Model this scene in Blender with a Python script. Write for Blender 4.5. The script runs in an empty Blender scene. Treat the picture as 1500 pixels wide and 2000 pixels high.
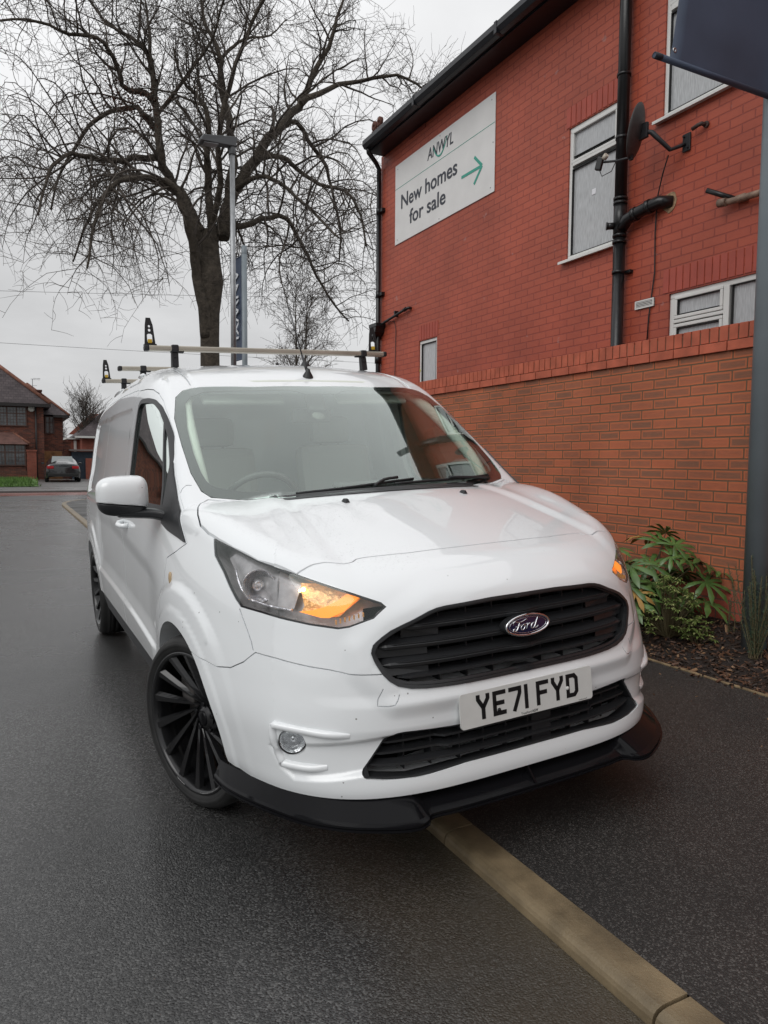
import bpy, bmesh, math, random
import numpy as np
from mathutils import Vector, Matrix, Euler
R=math.radians
SC=bpy.context.scene
COL=SC.collection
# ------------------------------------------------------------------ camera
CAM_POS=(-1.5029,-2.7581,1.3131)
def cam_axes(yaw,pitch,roll):
    f=Vector((math.sin(yaw)*math.cos(pitch),math.cos(yaw)*math.cos(pitch),-math.sin(pitch)))
    r=Vector((math.cos(yaw),-math.sin(yaw),0)); u=r.cross(f)
    c,s=math.cos(roll),math.sin(roll)
    return c*r+s*u, -s*r+c*u, f
_r,_u,_f=cam_axes(R(27.23),R(4.0),R(0.4))
cd=bpy.data.cameras.new('camera'); cam=bpy.data.objects.new('camera',cd); COL.objects.link(cam)
cam.matrix_world=Matrix(((_r.x,_u.x,-_f.x,CAM_POS[0]),(_r.y,_u.y,-_f.y,CAM_POS[1]),(_r.z,_u.z,-_f.z,CAM_POS[2]),(0,0,0,1)))
cd.sensor_fit='VERTICAL'; cd.sensor_height=33.69; cd.sensor_width=25.27; cd.lens=24.0
cd.clip_start=.05; cd.clip_end=2000
SC.camera=cam
SC.render.resolution_x=768; SC.render.resolution_y=1024
SC.view_settings.view_transform='Standard'; SC.view_settings.look='None'
SC.view_settings.exposure=0.0; SC.view_settings.gamma=1.0
# ------------------------------------------------------------------ world: overcast
SUN_EL,SUN_AZ=R(42),R(246)     # azimuth clockwise from +Y
w=bpy.data.worlds.new('World'); SC.world=w; w.use_nodes=True
nt=w.node_tree; N=nt.nodes; L=nt.links; N.clear()
out=N.new('ShaderNodeOutputWorld'); bg=N.new('ShaderNodeBackground'); L.new(bg.outputs[0],out.inputs[0])
sky=N.new('ShaderNodeTexSky'); sky.sky_type='NISHITA'; sky.sun_disc=False
sky.sun_elevation=SUN_EL; sky.sun_rotation=SUN_AZ
tc=N.new('ShaderNodeTexCoord'); sep=N.new('ShaderNodeSeparateXYZ'); L.new(tc.outputs['Generated'],sep.inputs[0])
# cloud field, stretched towards the horizon
ma=N.new('ShaderNodeMath'); ma.operation='ADD'; ma.inputs[1].default_value=.22; L.new(sep.outputs[2],ma.inputs[0])
vd=N.new('ShaderNodeVectorMath'); vd.operation='DIVIDE'; L.new(tc.outputs['Generated'],vd.inputs[0])
cmb=N.new('ShaderNodeCombineXYZ'); 
for i in range(3): L.new(ma.outputs[0],cmb.inputs[i])
L.new(cmb.outputs[0],vd.inputs[1])
ns=N.new('ShaderNodeTexNoise'); ns.inputs['Scale'].default_value=1.1; ns.inputs['Detail'].default_value=7; ns.inputs['Roughness'].default_value=.52
L.new(vd.outputs[0],ns.inputs[0])
cr=N.new('ShaderNodeMapRange'); cr.inputs[1].default_value=.32; cr.inputs[2].default_value=.70; cr.inputs[3].default_value=.79; cr.inputs[4].default_value=1.13; L.new(ns.outputs[0],cr.inputs[0])
gz=N.new('ShaderNodeMapRange'); gz.inputs[1].default_value=0; gz.inputs[2].default_value=1; gz.inputs[3].default_value=6.8; gz.inputs[4].default_value=13.0; L.new(sep.outputs[2],gz.inputs[0])
mm=N.new('ShaderNodeMath'); mm.operation='MULTIPLY'; L.new(cr.outputs[0],mm.inputs[0]); L.new(gz.outputs[0],mm.inputs[1])
vs=N.new('ShaderNodeVectorMath'); vs.operation='SCALE'; vs.inputs[0].default_value=(.985,.99,1.0); L.new(mm.outputs[0],vs.inputs['Scale'])
hs=N.new('ShaderNodeHueSaturation'); hs.inputs['Saturation'].default_value=.25; L.new(sky.outputs[0],hs.inputs['Color'])
mx=N.new('ShaderNodeMix'); mx.data_type='RGBA'; mx.inputs[0].default_value=.92
L.new(hs.outputs[0],mx.inputs[6]); L.new(vs.outputs[0],mx.inputs[7]); L.new(mx.outputs[2],bg.inputs[0]); bg.inputs[1].default_value=.095
sd=bpy.data.lights.new('sun','SUN'); sd.energy=1.05; sd.angle=R(40); sd.color=(1,.985,.96)
so=bpy.data.objects.new('sun',sd); COL.objects.link(so)
sv=Vector((math.sin(SUN_AZ)*math.cos(SUN_EL),math.cos(SUN_AZ)*math.cos(SUN_EL),math.sin(SUN_EL)))
so.rotation_euler=sv.to_track_quat('Z','Y').to_euler(); so.location=(0,0,20)
# ------------------------------------------------------------------ helpers
def tag(o,label=None,cat=None,group=None,kind=None):
    if label: o['label']=label
    if cat: o['category']=cat
    if group: o['group']=group
    if kind: o['kind']=kind
    return o
def empty(name,loc=(0,0,0),rz=0,label=None,cat=None,group=None,parent=None):
    o=bpy.data.objects.new(name,None); COL.objects.link(o); o.location=loc; o.rotation_euler=(0,0,rz)
    o.empty_display_size=.1
    if parent: o.parent=parent
    return tag(o,label,cat,group)
def link(name,me,parent=None,loc=None):
    o=bpy.data.objects.new(name,me); COL.objects.link(o)
    if parent: o.parent=parent
    if loc: o.location=loc
    return o
def basis(d):
    d=Vector(d).normalized(); h=Vector((0,0,1)) if abs(d.z)<.9 else Vector((1,0,0))
    a=h.cross(d).normalized(); b=d.cross(a).normalized(); return a,b,d
class MB:
    def __init__(s): s.v=[]; s.f=[]; s.m=[]; s.sm=[]
    def add(s,vs,fs,m=0,sm=False):
        o=len(s.v); s.v+= [tuple(p) for p in vs]
        for f in fs: s.f.append([i+o for i in f]); s.m.append(m); s.sm.append(sm)
        return s
    def box(s,lo,hi,m=0,rot=None,piv=None):
        x0,y0,z0=lo; x1,y1,z1=hi
        vs=[Vector(p) for p in ((x0,y0,z0),(x1,y0,z0),(x1,y1,z0),(x0,y1,z0),(x0,y0,z1),(x1,y0,z1),(x1,y1,z1),(x0,y1,z1))]
        if rot is not None:
            c=Vector(piv) if piv is not None else sum(vs,Vector())/8
            vs=[c+rot@(p-c) for p in vs]
        return s.add(vs,[(0,3,2,1),(4,5,6,7),(0,1,5,4),(1,2,6,5),(2,3,7,6),(3,0,4,7)],m)
    def bbox(s,c,sz,b=.01,m=0,rot=None):
        # box with bevelled edges (octagonal profile all round)
        bm=bmesh.new(); bmesh.ops.create_cube(bm,size=1)
        for v in bm.verts: v.co=Vector((v.co.x*sz[0],v.co.y*sz[1],v.co.z*sz[2]))
        bmesh.ops.bevel(bm,geom=list(bm.edges),offset=b,segments=2,affect='EDGES',profile=.6)
        bm.verts.index_update()
        vs=[(Vector(c)+(rot@v.co if rot is not None else v.co)) for v in bm.verts]
        s.add(vs,[[v.index for v in f.verts] for f in bm.faces],m,False); bm.free(); return s
    def tube(s,pts,rad,n=8,m=0,caps=True,sm=True):
        pts=[Vector(p) for p in pts]; k=len(pts)
        if not hasattr(rad,'__len__'): rad=[rad]*k
        t0=(pts[1]-pts[0]).normalized(); a,b,_=basis(t0); o=len(s.v); 
        for i in range(k):
            t=(pts[min(i+1,k-1)]-pts[max(i-1,0)])
            if t.length<1e-9: t=t0
            t.normalize(); a=(a-t*a.dot(t)); a=a.normalized() if a.length>1e-6 else basis(t)[0]; b=t.cross(a)
            for j in range(n):
                an=2*math.pi*j/n; q=pts[i]+(a*math.cos(an)+b*math.sin(an))*rad[i]; s.v.append((q.x,q.y,q.z))
        for i in range(k-1):
            for j in range(n):
                j2=(j+1)%n; s.f.append([o+i*n+j,o+i*n+j2,o+(i+1)*n+j2,o+(i+1)*n+j]); s.m.append(m); s.sm.append(sm)
        if caps:
            s.f.append([o+j for j in range(n)][::-1]); s.m.append(m); s.sm.append(False)
            s.f.append([o+(k-1)*n+j for j in range(n)]); s.m.append(m); s.sm.append(False)
        return s
    def cyl(s,p0,p1,r0,r1=None,n=16,m=0,sm=True): return s.tube([p0,p1],[r0,r0 if r1 is None else r1],n,m,True,sm)
    def lathe(s,prof,o=(0,0,0),ax=(0,0,1),n=32,m=0,sm=True):
        # prof: list of (radius, height along axis)
        a,b,d=basis(ax); o=Vector(o); st=len(s.v); k=len(prof)
        for r,h in prof:
            for j in range(n):
                an=2*math.pi*j/n; q=o+d*h+(a*math.cos(an)+b*math.sin(an))*r; s.v.append((q.x,q.y,q.z))
        for i in range(k-1):
            for j in range(n):
                j2=(j+1)%n; s.f.append([st+i*n+j,st+i*n+j2,st+(i+1)*n+j2,st+(i+1)*n+j]); s.m.append(m); s.sm.append(sm)
        return s
    def prism(s,poly,u,v,o,d,m=0):
        # poly 2d in (u,v) at origin o, extruded by vector d
        u,v,o,d=Vector(u),Vector(v),Vector(o),Vector(d); n=len(poly)
        a=[o+u*p[0]+v*p[1] for p in poly]; b=[p+d for p in a]
        return s.add(a+b,[list(range(n))[::-1],list(range(n,2*n))]+[[i,(i+1)%n,n+(i+1)%n,n+i] for i in range(n)],m)
    def sphere(s,c,r,n=16,k=10,m=0,sc=(1,1,1)):
        c=Vector(c); vs=[];fs=[]
        for i in range(k+1):
            th=math.pi*i/k
            for j in range(n):
                ph=2*math.pi*j/n; vs.append(c+Vector((math.sin(th)*math.cos(ph)*r*sc[0],math.sin(th)*math.sin(ph)*r*sc[1],math.cos(th)*r*sc[2])))
        for i in range(k):
            for j in range(n): fs.append([i*n+j,(i+1)*n+j,(i+1)*n+(j+1)%n,i*n+(j+1)%n])
        return s.add(vs,fs,m,True)
    def build(s,name,mats,parent=None,label=None,cat=None,group=None,kind=None,bevel=0,fix=True,loc=None):
        me=bpy.data.meshes.new(name); me.from_pydata(s.v,[],s.f)
        if not isinstance(mats,(list,tuple)): mats=[mats]
        for q in mats: me.materials.append(q)
        me.polygons.foreach_set('material_index',s.m); me.polygons.foreach_set('use_smooth',s.sm); me.update()
        if fix:
            bm=bmesh.new(); bm.from_mesh(me); bmesh.ops.recalc_face_normals(bm,faces=bm.faces); bm.to_mesh(me); bm.free()
        o=link(name,me,parent,loc)
        if bevel:
            b=o.modifiers.new('b','BEVEL'); b.width=bevel; b.segments=2; b.limit_method='ANGLE'; b.angle_limit=R(40)
        return tag(o,label,cat,group,kind)
# ------------------------------------------------------------------ materials
def mat(name,col=(.5,.5,.5),rough=.5,metal=0,spec=.5,coat=0,coatr=.03,emit=None,es=0,alpha=None,trans=0,ior=1.45,nscale=None,namp=.0,bump=0,bscale=40,bdist=.01,sheen=0):
    m=bpy.data.materials.new(name); m.use_nodes=True; t=m.node_tree; b=t.nodes['Principled BSDF']
    b.inputs['Base Color'].default_value=(*col,1); b.inputs['Roughness'].default_value=rough; b.inputs['Metallic'].default_value=metal
    b.inputs['Specular IOR Level'].default_value=spec; b.inputs['Coat Weight'].default_value=coat; b.inputs['Coat Roughness'].default_value=coatr
    b.inputs['Transmission Weight'].default_value=trans; b.inputs['IOR'].default_value=ior
    if emit: b.inputs['Emission Color'].default_value=(*emit,1); b.inputs['Emission Strength'].default_value=es
    tc=t.nodes.new('ShaderNodeTexCoord')
    if nscale:
        n=t.nodes.new('ShaderNodeTexNoise'); n.inputs['Scale'].default_value=nscale; n.inputs['Detail'].default_value=6
        t.links.new(tc.outputs['Object'],n.inputs[0])
        mr=t.nodes.new('ShaderNodeMapRange'); mr.inputs[1].default_value=.3; mr.inputs[2].default_value=.7; mr.inputs[3].default_value=1-namp; mr.inputs[4].default_value=1+namp
        t.links.new(n.outputs[0],mr.inputs[0])
        v=t.nodes.new('ShaderNodeVectorMath'); v.operation='SCALE'; v.inputs[0].default_value=col; t.links.new(mr.outputs[0],v.inputs['Scale']); t.links.new(v.outputs[0],b.inputs['Base Color'])
    if bump:
        n=t.nodes.new('ShaderNodeTexNoise'); n.inputs['Scale'].default_value=bscale; n.inputs['Detail'].default_value=5; t.links.new(tc.outputs['Object'],n.inputs[0])
        bp=t.nodes.new('ShaderNodeBump'); bp.inputs['Strength'].default_value=bump; bp.inputs['Distance'].default_value=bdist; t.links.new(n.outputs[0],bp.inputs['Height']); t.links.new(bp.outputs[0],b.inputs['Normal'])
    return m
def nodes(m): return m.node_tree.nodes,m.node_tree.links,m.node_tree.nodes['Principled BSDF']
def add(N,t,**k):
    n=N.new(t)
    for a,b in k.items():
        if a.startswith('i_'): n.inputs[int(a[2:])].default_value=b
        else: setattr(n,a,b)
    return n
def brick_mat(name,ax,c1,c2,mortar,edge=None,bw=.225,bh=.075,ms=.010,bump=.6,off=(0,0),streak=True,mixs=.5,rough=.8,spec=.3,dirt=None):
    """ax: which object axes run along / up the wall, e.g. 'yz'"""
    m=mat(name,c1,rough,spec=spec); N,L,b=nodes(m)
    tc=add(N,'ShaderNodeTexCoord'); sp=add(N,'ShaderNodeSeparateXYZ'); L.new(tc.outputs['Object'],sp.inputs[0])
    cb=add(N,'ShaderNodeCombineXYZ'); L.new(sp.outputs['xyz'.index(ax[0])],cb.inputs[0]); L.new(sp.outputs['xyz'.index(ax[1])],cb.inputs[1])
    mp=add(N,'ShaderNodeMapping'); mp.inputs['Location'].default_value=(off[0],off[1],0); L.new(cb.outputs[0],mp.inputs[0])
    # small wobble so that joints are not ruled lines
    nz=add(N,'ShaderNodeTexNoise'); nz.inputs['Scale'].default_value=9; L.new(mp.outputs[0],nz.inputs[0])
    vm=add(N,'ShaderNodeVectorMath',operation='MULTIPLY_ADD'); vm.inputs[1].default_value=(.006,.004,0); L.new(nz.outputs['Color'],vm.inputs[0]); L.new(mp.outputs[0],vm.inputs[2])
    def brick(size,smooth):
        t=add(N,'ShaderNodeTexBrick'); t.offset=.5; t.inputs['Scale'].default_value=1; t.inputs['Brick Width'].default_value=bw; t.inputs['Row Height'].default_value=bh
        t.inputs['Mortar Size'].default_value=size; t.inputs['Mortar Smooth'].default_value=smooth; t.inputs['Bias'].default_value=0
        t.inputs['Color1'].default_value=(0,0,0,1); t.inputs['Color2'].default_value=(1,1,1,1); t.inputs['Mortar'].default_value=(.5,.5,.5,1); L.new(vm.outputs[0],t.inputs[0]); return t
    t=brick(ms*.5,.3); rnd=t.outputs['Color']; fac=t.outputs['Fac']
    mx=add(N,'ShaderNodeMix',data_type='RGBA'); mx.inputs[6].default_value=(*c1,1); mx.inputs[7].default_value=(*c2,1)
    # per-brick value pushed around with noise
    n2=add(N,'ShaderNodeTexNoise'); n2.inputs['Scale'].default_value=14; n2.inputs['Detail'].default_value=8; n2.inputs['Roughness'].default_value=.7
    st=add(N,'ShaderNodeMapping'); st.inputs['Scale'].default_value=(1,5,1) if streak else (1,1,1); L.new(mp.outputs[0],st.inputs[0]); L.new(st.outputs[0],n2.inputs[0])
    a1=add(N,'ShaderNodeMath',operation='MULTIPLY_ADD'); a1.inputs[1].default_value=1.6; a1.inputs[2].default_value=-.8; L.new(n2.outputs[0],a1.inputs[0])
    a2=add(N,'ShaderNodeMath',operation='MULTIPLY_ADD',use_clamp=True); a2.inputs[1].default_value=mixs*2; L.new(rnd,a2.inputs[0]); L.new(a1.outputs[0],a2.inputs[2])
    L.new(a2.outputs[0],mx.inputs[0]); colr=mx.outputs[2]
    if edge:
        t2=brick(.030,1.0); e=add(N,'ShaderNodeMix',data_type='RGBA'); e.inputs[7].default_value=(*edge,1); L.new(colr,e.inputs[6])
        f2=add(N,'ShaderNodeMapRange'); f2.inputs[1].default_value=.25; f2.inputs[2].default_value=.62; f2.inputs[3].default_value=0; f2.inputs[4].default_value=.85; L.new(t2.outputs['Fac'],f2.inputs[0]); L.new(f2.outputs[0],e.inputs[0]); colr=e.outputs[2]
    mo=add(N,'ShaderNodeMix',data_type='RGBA'); mo.inputs[7].default_value=(*mortar,1); L.new(colr,mo.inputs[6]); L.new(fac,mo.inputs[0]); colr=mo.outputs[2]
    # large scale weathering
    n3=add(N,'ShaderNodeTexNoise'); n3.inputs['Scale'].default_value=1.3; n3.inputs['Detail'].default_value=5; L.new(mp.outputs[0],n3.inputs[0])
    r3=add(N,'ShaderNodeMapRange'); r3.inputs[1].default_value=.3; r3.inputs[2].default_value=.7; r3.inputs[3].default_value=.82; r3.inputs[4].default_value=1.12; L.new(n3.outputs[0],r3.inputs[0])
    vv=add(N,'ShaderNodeVectorMath',operation='SCALE'); L.new(colr,vv.inputs[0]); L.new(r3.outputs[0],vv.inputs['Scale']); colr=vv.outputs[0]
    if dirt:
        n4=add(N,'ShaderNodeTexNoise'); n4.inputs['Scale'].default_value=7; n4.inputs['Detail'].default_value=3; L.new(mp.outputs[0],n4.inputs[0])
        r4=add(N,'ShaderNodeMapRange'); r4.inputs[1].default_value=.70; r4.inputs[2].default_value=.74; r4.inputs[4].default_value=.5; L.new(n4.outputs[0],r4.inputs[0])
        d=add(N,'ShaderNodeMix',data_type='RGBA'); d.inputs[7].default_value=(*dirt,1); L.new(colr,d.inputs[6]); L.new(r4.outputs[0],d.inputs[0]); colr=d.outputs[2]
    L.new(colr,b.inputs['Base Color'])
    h=add(N,'ShaderNodeMath',operation='MULTIPLY_ADD'); h.inputs[1].default_value=-1.0; L.new(fac,h.inputs[0])
    hn=add(N,'ShaderNodeMath',operation='MULTIPLY'); hn.inputs[1].default_value=.35; L.new(n2.outputs[0],hn.inputs[0]); L.new(hn.outputs[0],h.inputs[2])
    bp=add(N,'ShaderNodeBump'); bp.inputs['Strength'].default_value=bump; bp.inputs['Distance'].default_value=.008; L.new(h.outputs[0],bp.inputs['Height']); L.new(bp.outputs[0],b.inputs['Normal'])
    return m
def asphalt(name,c0,c1,scale=130,coat=0,cpow=3.0,rough=(.22,.5),bump=.5,dist=.004,silt=None,patch=.9):
    m=mat(name,c0,.4,spec=.5,coat=coat,coatr=.24); N,L,b=nodes(m); tc=add(N,'ShaderNodeTexCoord')
    v=add(N,'ShaderNodeTexVoronoi'); v.inputs['Scale'].default_value=scale; L.new(tc.outputs['Object'],v.inputs['Vector'])
    n=add(N,'ShaderNodeTexNoise'); n.inputs['Scale'].default_value=scale*.55; n.inputs['Detail'].default_value=4; L.new(tc.outputs['Object'],n.inputs[0])
    big=add(N,'ShaderNodeTexNoise'); big.inputs['Scale'].default_value=patch; big.inputs['Detail'].default_value=5; L.new(tc.outputs['Object'],big.inputs[0])
    mx=add(N,'ShaderNodeMix',data_type='RGBA'); mx.inputs[6].default_value=(*c0,1); mx.inputs[7].default_value=(*c1,1)
    sc=add(N,'ShaderNodeSeparateXYZ'); L.new(v.outputs['Color'],sc.inputs[0])
    pw=add(N,'ShaderNodeMath',operation='POWER'); pw.inputs[1].default_value=cpow; L.new(sc.outputs[0],pw.inputs[0]); L.new(pw.outputs[0],mx.inputs[0]); colr=mx.outputs[2]
    r=add(N,'ShaderNodeMapRange'); r.inputs[1].default_value=.35; r.inputs[2].default_value=.65; r.inputs[3].default_value=.72; r.inputs[4].default_value=1.25; L.new(big.outputs[0],r.inputs[0])
    vv=add(N,'ShaderNodeVectorMath',operation='SCALE'); L.new(colr,vv.inputs[0]); L.new(r.outputs[0],vv.inputs['Scale']); colr=vv.outputs[0]
    if silt:
        # brown silt washed along the channel beside the kerb (x close to -0.2)
        sp=add(N,'ShaderNodeSeparateXYZ'); L.new(tc.outputs['Object'],sp.inputs[0])
        wn=add(N,'ShaderNodeTexNoise'); wn.inputs['Scale'].default_value=2.2; wn.inputs['Detail'].default_value=6; L.new(tc.outputs['Object'],wn.inputs[0])
        ad=add(N,'ShaderNodeMath',operation='MULTIPLY_ADD'); ad.inputs[1].default_value=.75; L.new(wn.outputs[0],ad.inputs[0]); L.new(sp.outputs[0],ad.inputs[2])
        rr=add(N,'ShaderNodeMapRange'); rr.inputs[1].default_value=-.42; rr.inputs[2].default_value=.14; rr.inputs[3].default_value=0; rr.inputs[4].default_value=.62; L.new(ad.outputs[0],rr.inputs[0])
        fy=add(N,'ShaderNodeMapRange'); fy.inputs[1].default_value=2; fy.inputs[2].default_value=6; fy.inputs[3].default_value=1; fy.inputs[4].default_value=.2; L.new(sp.outputs[1],fy.inputs[0])
        ml=add(N,'ShaderNodeMath',operation='MULTIPLY'); L.new(rr.outputs[0],ml.inputs[0]); L.new(fy.outputs[0],ml.inputs[1])
        d=add(N,'ShaderNodeMix',data_type='RGBA'); d.inputs[7].default_value=(*silt,1); L.new(colr,d.inputs[6]); L.new(ml.outputs[0],d.inputs[0]); colr=d.outputs[2]
    L.new(colr,b.inputs['Base Color'])
    rg=add(N,'ShaderNodeMapRange'); rg.inputs[1].default_value=.35; rg.inputs[2].default_value=.65; rg.inputs[3].default_value=rough[1]; rg.inputs[4].default_value=rough[0]; L.new(big.outputs[0],rg.inputs[0]); L.new(rg.outputs[0],b.inputs['Roughness'])
    h=add(N,'ShaderNodeMath',operation='MULTIPLY_ADD'); h.inputs[1].default_value=-.9; L.new(v.outputs['Distance'],h.inputs[0]); L.new(n.outputs[0],h.inputs[2])
    bp=add(N,'ShaderNodeBump'); bp.inputs['Strength'].default_value=bump; bp.inputs['Distance'].default_value=dist; L.new(h.outputs[0],bp.inputs['Height']); L.new(bp.outputs[0],b.inputs['Normal'])
    return m
def clear_glass(name,tint=(.8,.9,.87),ior=1.5,rough=.0,boost=1.0):
    m=bpy.data.materials.new(name); m.use_nodes=True; t=m.node_tree; t.nodes.clear(); N=t.nodes; L=t.links
    o=N.new('ShaderNodeOutputMaterial'); mx=N.new('ShaderNodeMixShader'); tr=N.new('ShaderNodeBsdfTransparent'); gl=N.new('ShaderNodeBsdfGlossy'); fr=N.new('ShaderNodeFresnel')
    tr.inputs[0].default_value=(*tint,1); gl.inputs['Roughness'].default_value=rough; gl.inputs[0].default_value=(.93,1,.965,1); fr.inputs[0].default_value=ior
    mu=N.new('ShaderNodeMath'); mu.operation='MULTIPLY'; mu.use_clamp=True; mu.inputs[1].default_value=boost
    ge=N.new('ShaderNodeNewGeometry'); iv=N.new('ShaderNodeMath'); iv.operation='SUBTRACT'; iv.inputs[0].default_value=1; L.new(ge.outputs['Backfacing'],iv.inputs[1]); m2=N.new('ShaderNodeMath'); m2.operation='MULTIPLY'; L.new(mu.outputs[0],m2.inputs[0]); L.new(iv.outputs[0],m2.inputs[1])
    L.new(fr.outputs[0],mu.inputs[0]); L.new(m2.outputs[0],mx.inputs[0]); L.new(tr.outputs[0],mx.inputs[1]); L.new(gl.outputs[0],mx.inputs[2]); L.new(mx.outputs[0],o.inputs[0])
    return m
def text_mesh(body,name,mt,parent,mw,w=None,h=None,ext=.002,bold=0,label=None,shear=0,spacing=1,split=False):
    c=bpy.data.curves.new('t','FONT'); c.body=body; c.extrude=ext; c.offset=bold; c.size=1; c.shear=shear; c.space_character=spacing; c.resolution_u=6
    o=bpy.data.objects.new('t',c); COL.objects.link(o); dg=bpy.context.evaluated_depsgraph_get(); me=bpy.data.meshes.new_from_object(o.evaluated_get(dg)); bpy.data.objects.remove(o)
    xs=[v.co.x for v in me.vertices]; ys=[v.co.y for v in me.vertices]
    sx=(w/(max(xs)-min(xs))) if w else 1; sy=(h/(max(ys)-min(ys))) if h else sx
    x0,y0=min(xs),min(ys)
    for v in me.vertices: v.co=Vector(((v.co.x-x0)*sx,(v.co.y-y0)*sy,v.co.z))
    me.transform(mw); me.materials.clear(); me.materials.append(mt)
    q=link(name,me,parent)
    if split: split_loose(q)
    return q
def split_loose(o):
    me=o.data; bm=bmesh.new(); bm.from_mesh(me); bm.verts.ensure_lookup_table(); seen=set(); comps=[]
    for v in bm.verts:
        if v.index in seen: continue
        st=[v]; seen.add(v.index); c=[]
        while st:
            q=st.pop(); c.append(q.index)
            for e in q.link_edges:
                w_=e.other_vert(q)
                if w_.index not in seen: seen.add(w_.index); st.append(w_)
        comps.append(set(c))
    bm.free()
    if len(comps)<2: return
    for c in comps[1:]+comps[:1]:
        b2=bmesh.new(); b2.from_mesh(me); b2.verts.ensure_lookup_table(); bmesh.ops.delete(b2,geom=[v for v in b2.verts if v.index not in c],context='VERTS'); m2=bpy.data.meshes.new(me.name); b2.to_mesh(m2); b2.free()
        for q in me.materials: m2.materials.append(q)
        n=o.copy(); n.data=m2; COL.objects.link(n); n.parent=o.parent; n.name=o.name.split('.')[0]
    bpy.data.objects.remove(o)
def frame(X,Y,o):
    X=Vector(X).normalized(); Y=Vector(Y).normalized(); Z=X.cross(Y)
    return Matrix(((X.x,Y.x,Z.x,o[0]),(X.y,Y.y,Z.y,o[1]),(X.z,Y.z,Z.z,o[2]),(0,0,0,1)))
def smooth_poly(P,k=3):
    # catmull-rom resample
    out=[]
    for i in range(len(P)-1):
        p0=P[max(i-1,0)];p1=P[i];p2=P[i+1];p3=P[min(i+2,len(P)-1)]
        for j in range(k):
            t=j/k; out.append(.5*((2*p1)+(p2-p0)*t+(2*p0-5*p1+4*p2-p3)*t*t+(3*p1-p0-3*p2+p3)*t**3))
    out.append(P[-1].copy()); return out
# ================================================================== SETTING
M_road=asphalt('road_asphalt',(.024,.024,.024),(.10,.10,.098),scale=185,rough=(.18,.34),bump=.60,dist=.005,coat=.42,silt=(.075,.058,.036),patch=.7)
M_pave=asphalt('path_asphalt',(.021,.020,.019),(.10,.094,.088),scale=240,rough=(.42,.62),bump=.38,dist=.003,patch=1.1,cpow=5)
M_main=asphalt('main_road_asphalt',(.05,.048,.048),(.14,.14,.14),scale=60,rough=(.12,.35),bump=.3,patch=.35)
M_red=asphalt('red_lane_surface',(.16,.055,.045),(.3,.14,.12),scale=60,rough=(.18,.4),bump=.3,patch=.35)
M_farpave=asphalt('far_path_surface',(.10,.095,.09),(.2,.2,.2),scale=40,rough=(.25,.5),bump=.2,patch=.3)
M_kerb=mat('kerb_concrete',(.170,.130,.078),.42,nscale=9,namp=.35,bump=.5,bscale=140,bdist=.003)
M_ground=mat('ground_earth',(.06,.06,.05),.9,nscale=.5,namp=.3)
def PZ(x): return .044+.0283*(x+.08)
def sheet(name,poly,z,m,kind='structure',zf=None):
    b=MB(); b.add([(x,y,(zf(x) if zf else z)) for x,y in poly],[list(range(len(poly)))]); return b.build(name,m,kind=kind)
sheet('ground',[(-400,-400),(400,-400),(400,600),(-400,600)],-.03,M_ground)
sheet('road',[(-9,-14),(-.205,-14),(-.205,19.0),(-.15,20.0),(0,21),(.5,22.0),(1.4,22.6),(2.4,22.8),(-9,22.8)],0,M_road)
sheet('main_road',[(-70,22.8),(70,22.8),(70,25.9),(-70,25.9)],.0,M_main)
sheet('cycle_lane',[(-70,25.9),(70,25.9),(70,28.5),(-70,28.5)],.0,M_red)
# kerb on the near side, with joints, curving away at the junction
b=MB(); prof=[(-.205,-.05),(-.205,.004),(-.2035,.020),(-.199,.031),(-.190,.039),(-.176,.0435),(-.160,.045),(-.088,.045),(-.088,-.05)]
y=-13.51
random.seed(3)
while y<18.6:
    L0=.915; dz=random.uniform(-.0015,.0015); dx=random.uniform(-.0015,.0015)
    b.prism([(p[0]+dx,p[1]+dz) for p in prof],(1,0,0),(0,0,1),(0,y,0),(0,L0-.009,0)); y+=L0
arc=[(-.145,18.7),(-.14,19.5),(-.08,20.3),(.12,21.1),(.55,21.9),(1.3,22.45),(2.4,22.68),(6,22.7),(30,22.7)]
for (x0,y0),(x1,y1) in zip(arc,arc[1:]):
    d=Vector((x1-x0,y1-y0,0)); l=d.length; d.normalize(); n=Vector((-d.y,d.x,0))
    b.prism([(-.06,-.05),(-.06,.044),(.06,.044),(.06,-.05)],n,(0,0,1),(x0,y0,0),d*l)
kerb=b.build('kerb',M_kerb,kind='structure')
b=MB(); b.add([(-.235,-14,.0012),(-.2075,-14,.0012),(-.2075,19,.0012),(-.235,19,.0012)],[(0,1,2,3)])
# pavement (near path), sloping up towards the planting bed
b=MB(); xs=[-.0885,.3,1.0,2.0]; ys=[-14]+[i*1.0 for i in range(-13,19)]+[18.7]
vs=[(x,yy,PZ(x)) for yy in ys for x in xs]; fs=[(i*4+j,i*4+j+1,(i+1)*4+j+1,(i+1)*4+j) for i in range(len(ys)-1) for j in range(3)]
b.add(vs,fs); b.build('pavement',M_pave,kind='structure')
sheet('pavement_corner',[(-.085,18.7),(2,18.7),(30,18.7),(30,22.64),(6,22.64),(2.4,22.62),(1.3,22.39),(.6,21.85),(.17,21.05),(-.02,20.28),(-.08,19.5)],.040,M_pave)
sheet('side_ground',[(2.0,8.2),(40,8.2),(40,18.7),(2.0,18.7)],.06,M_pave)
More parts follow.
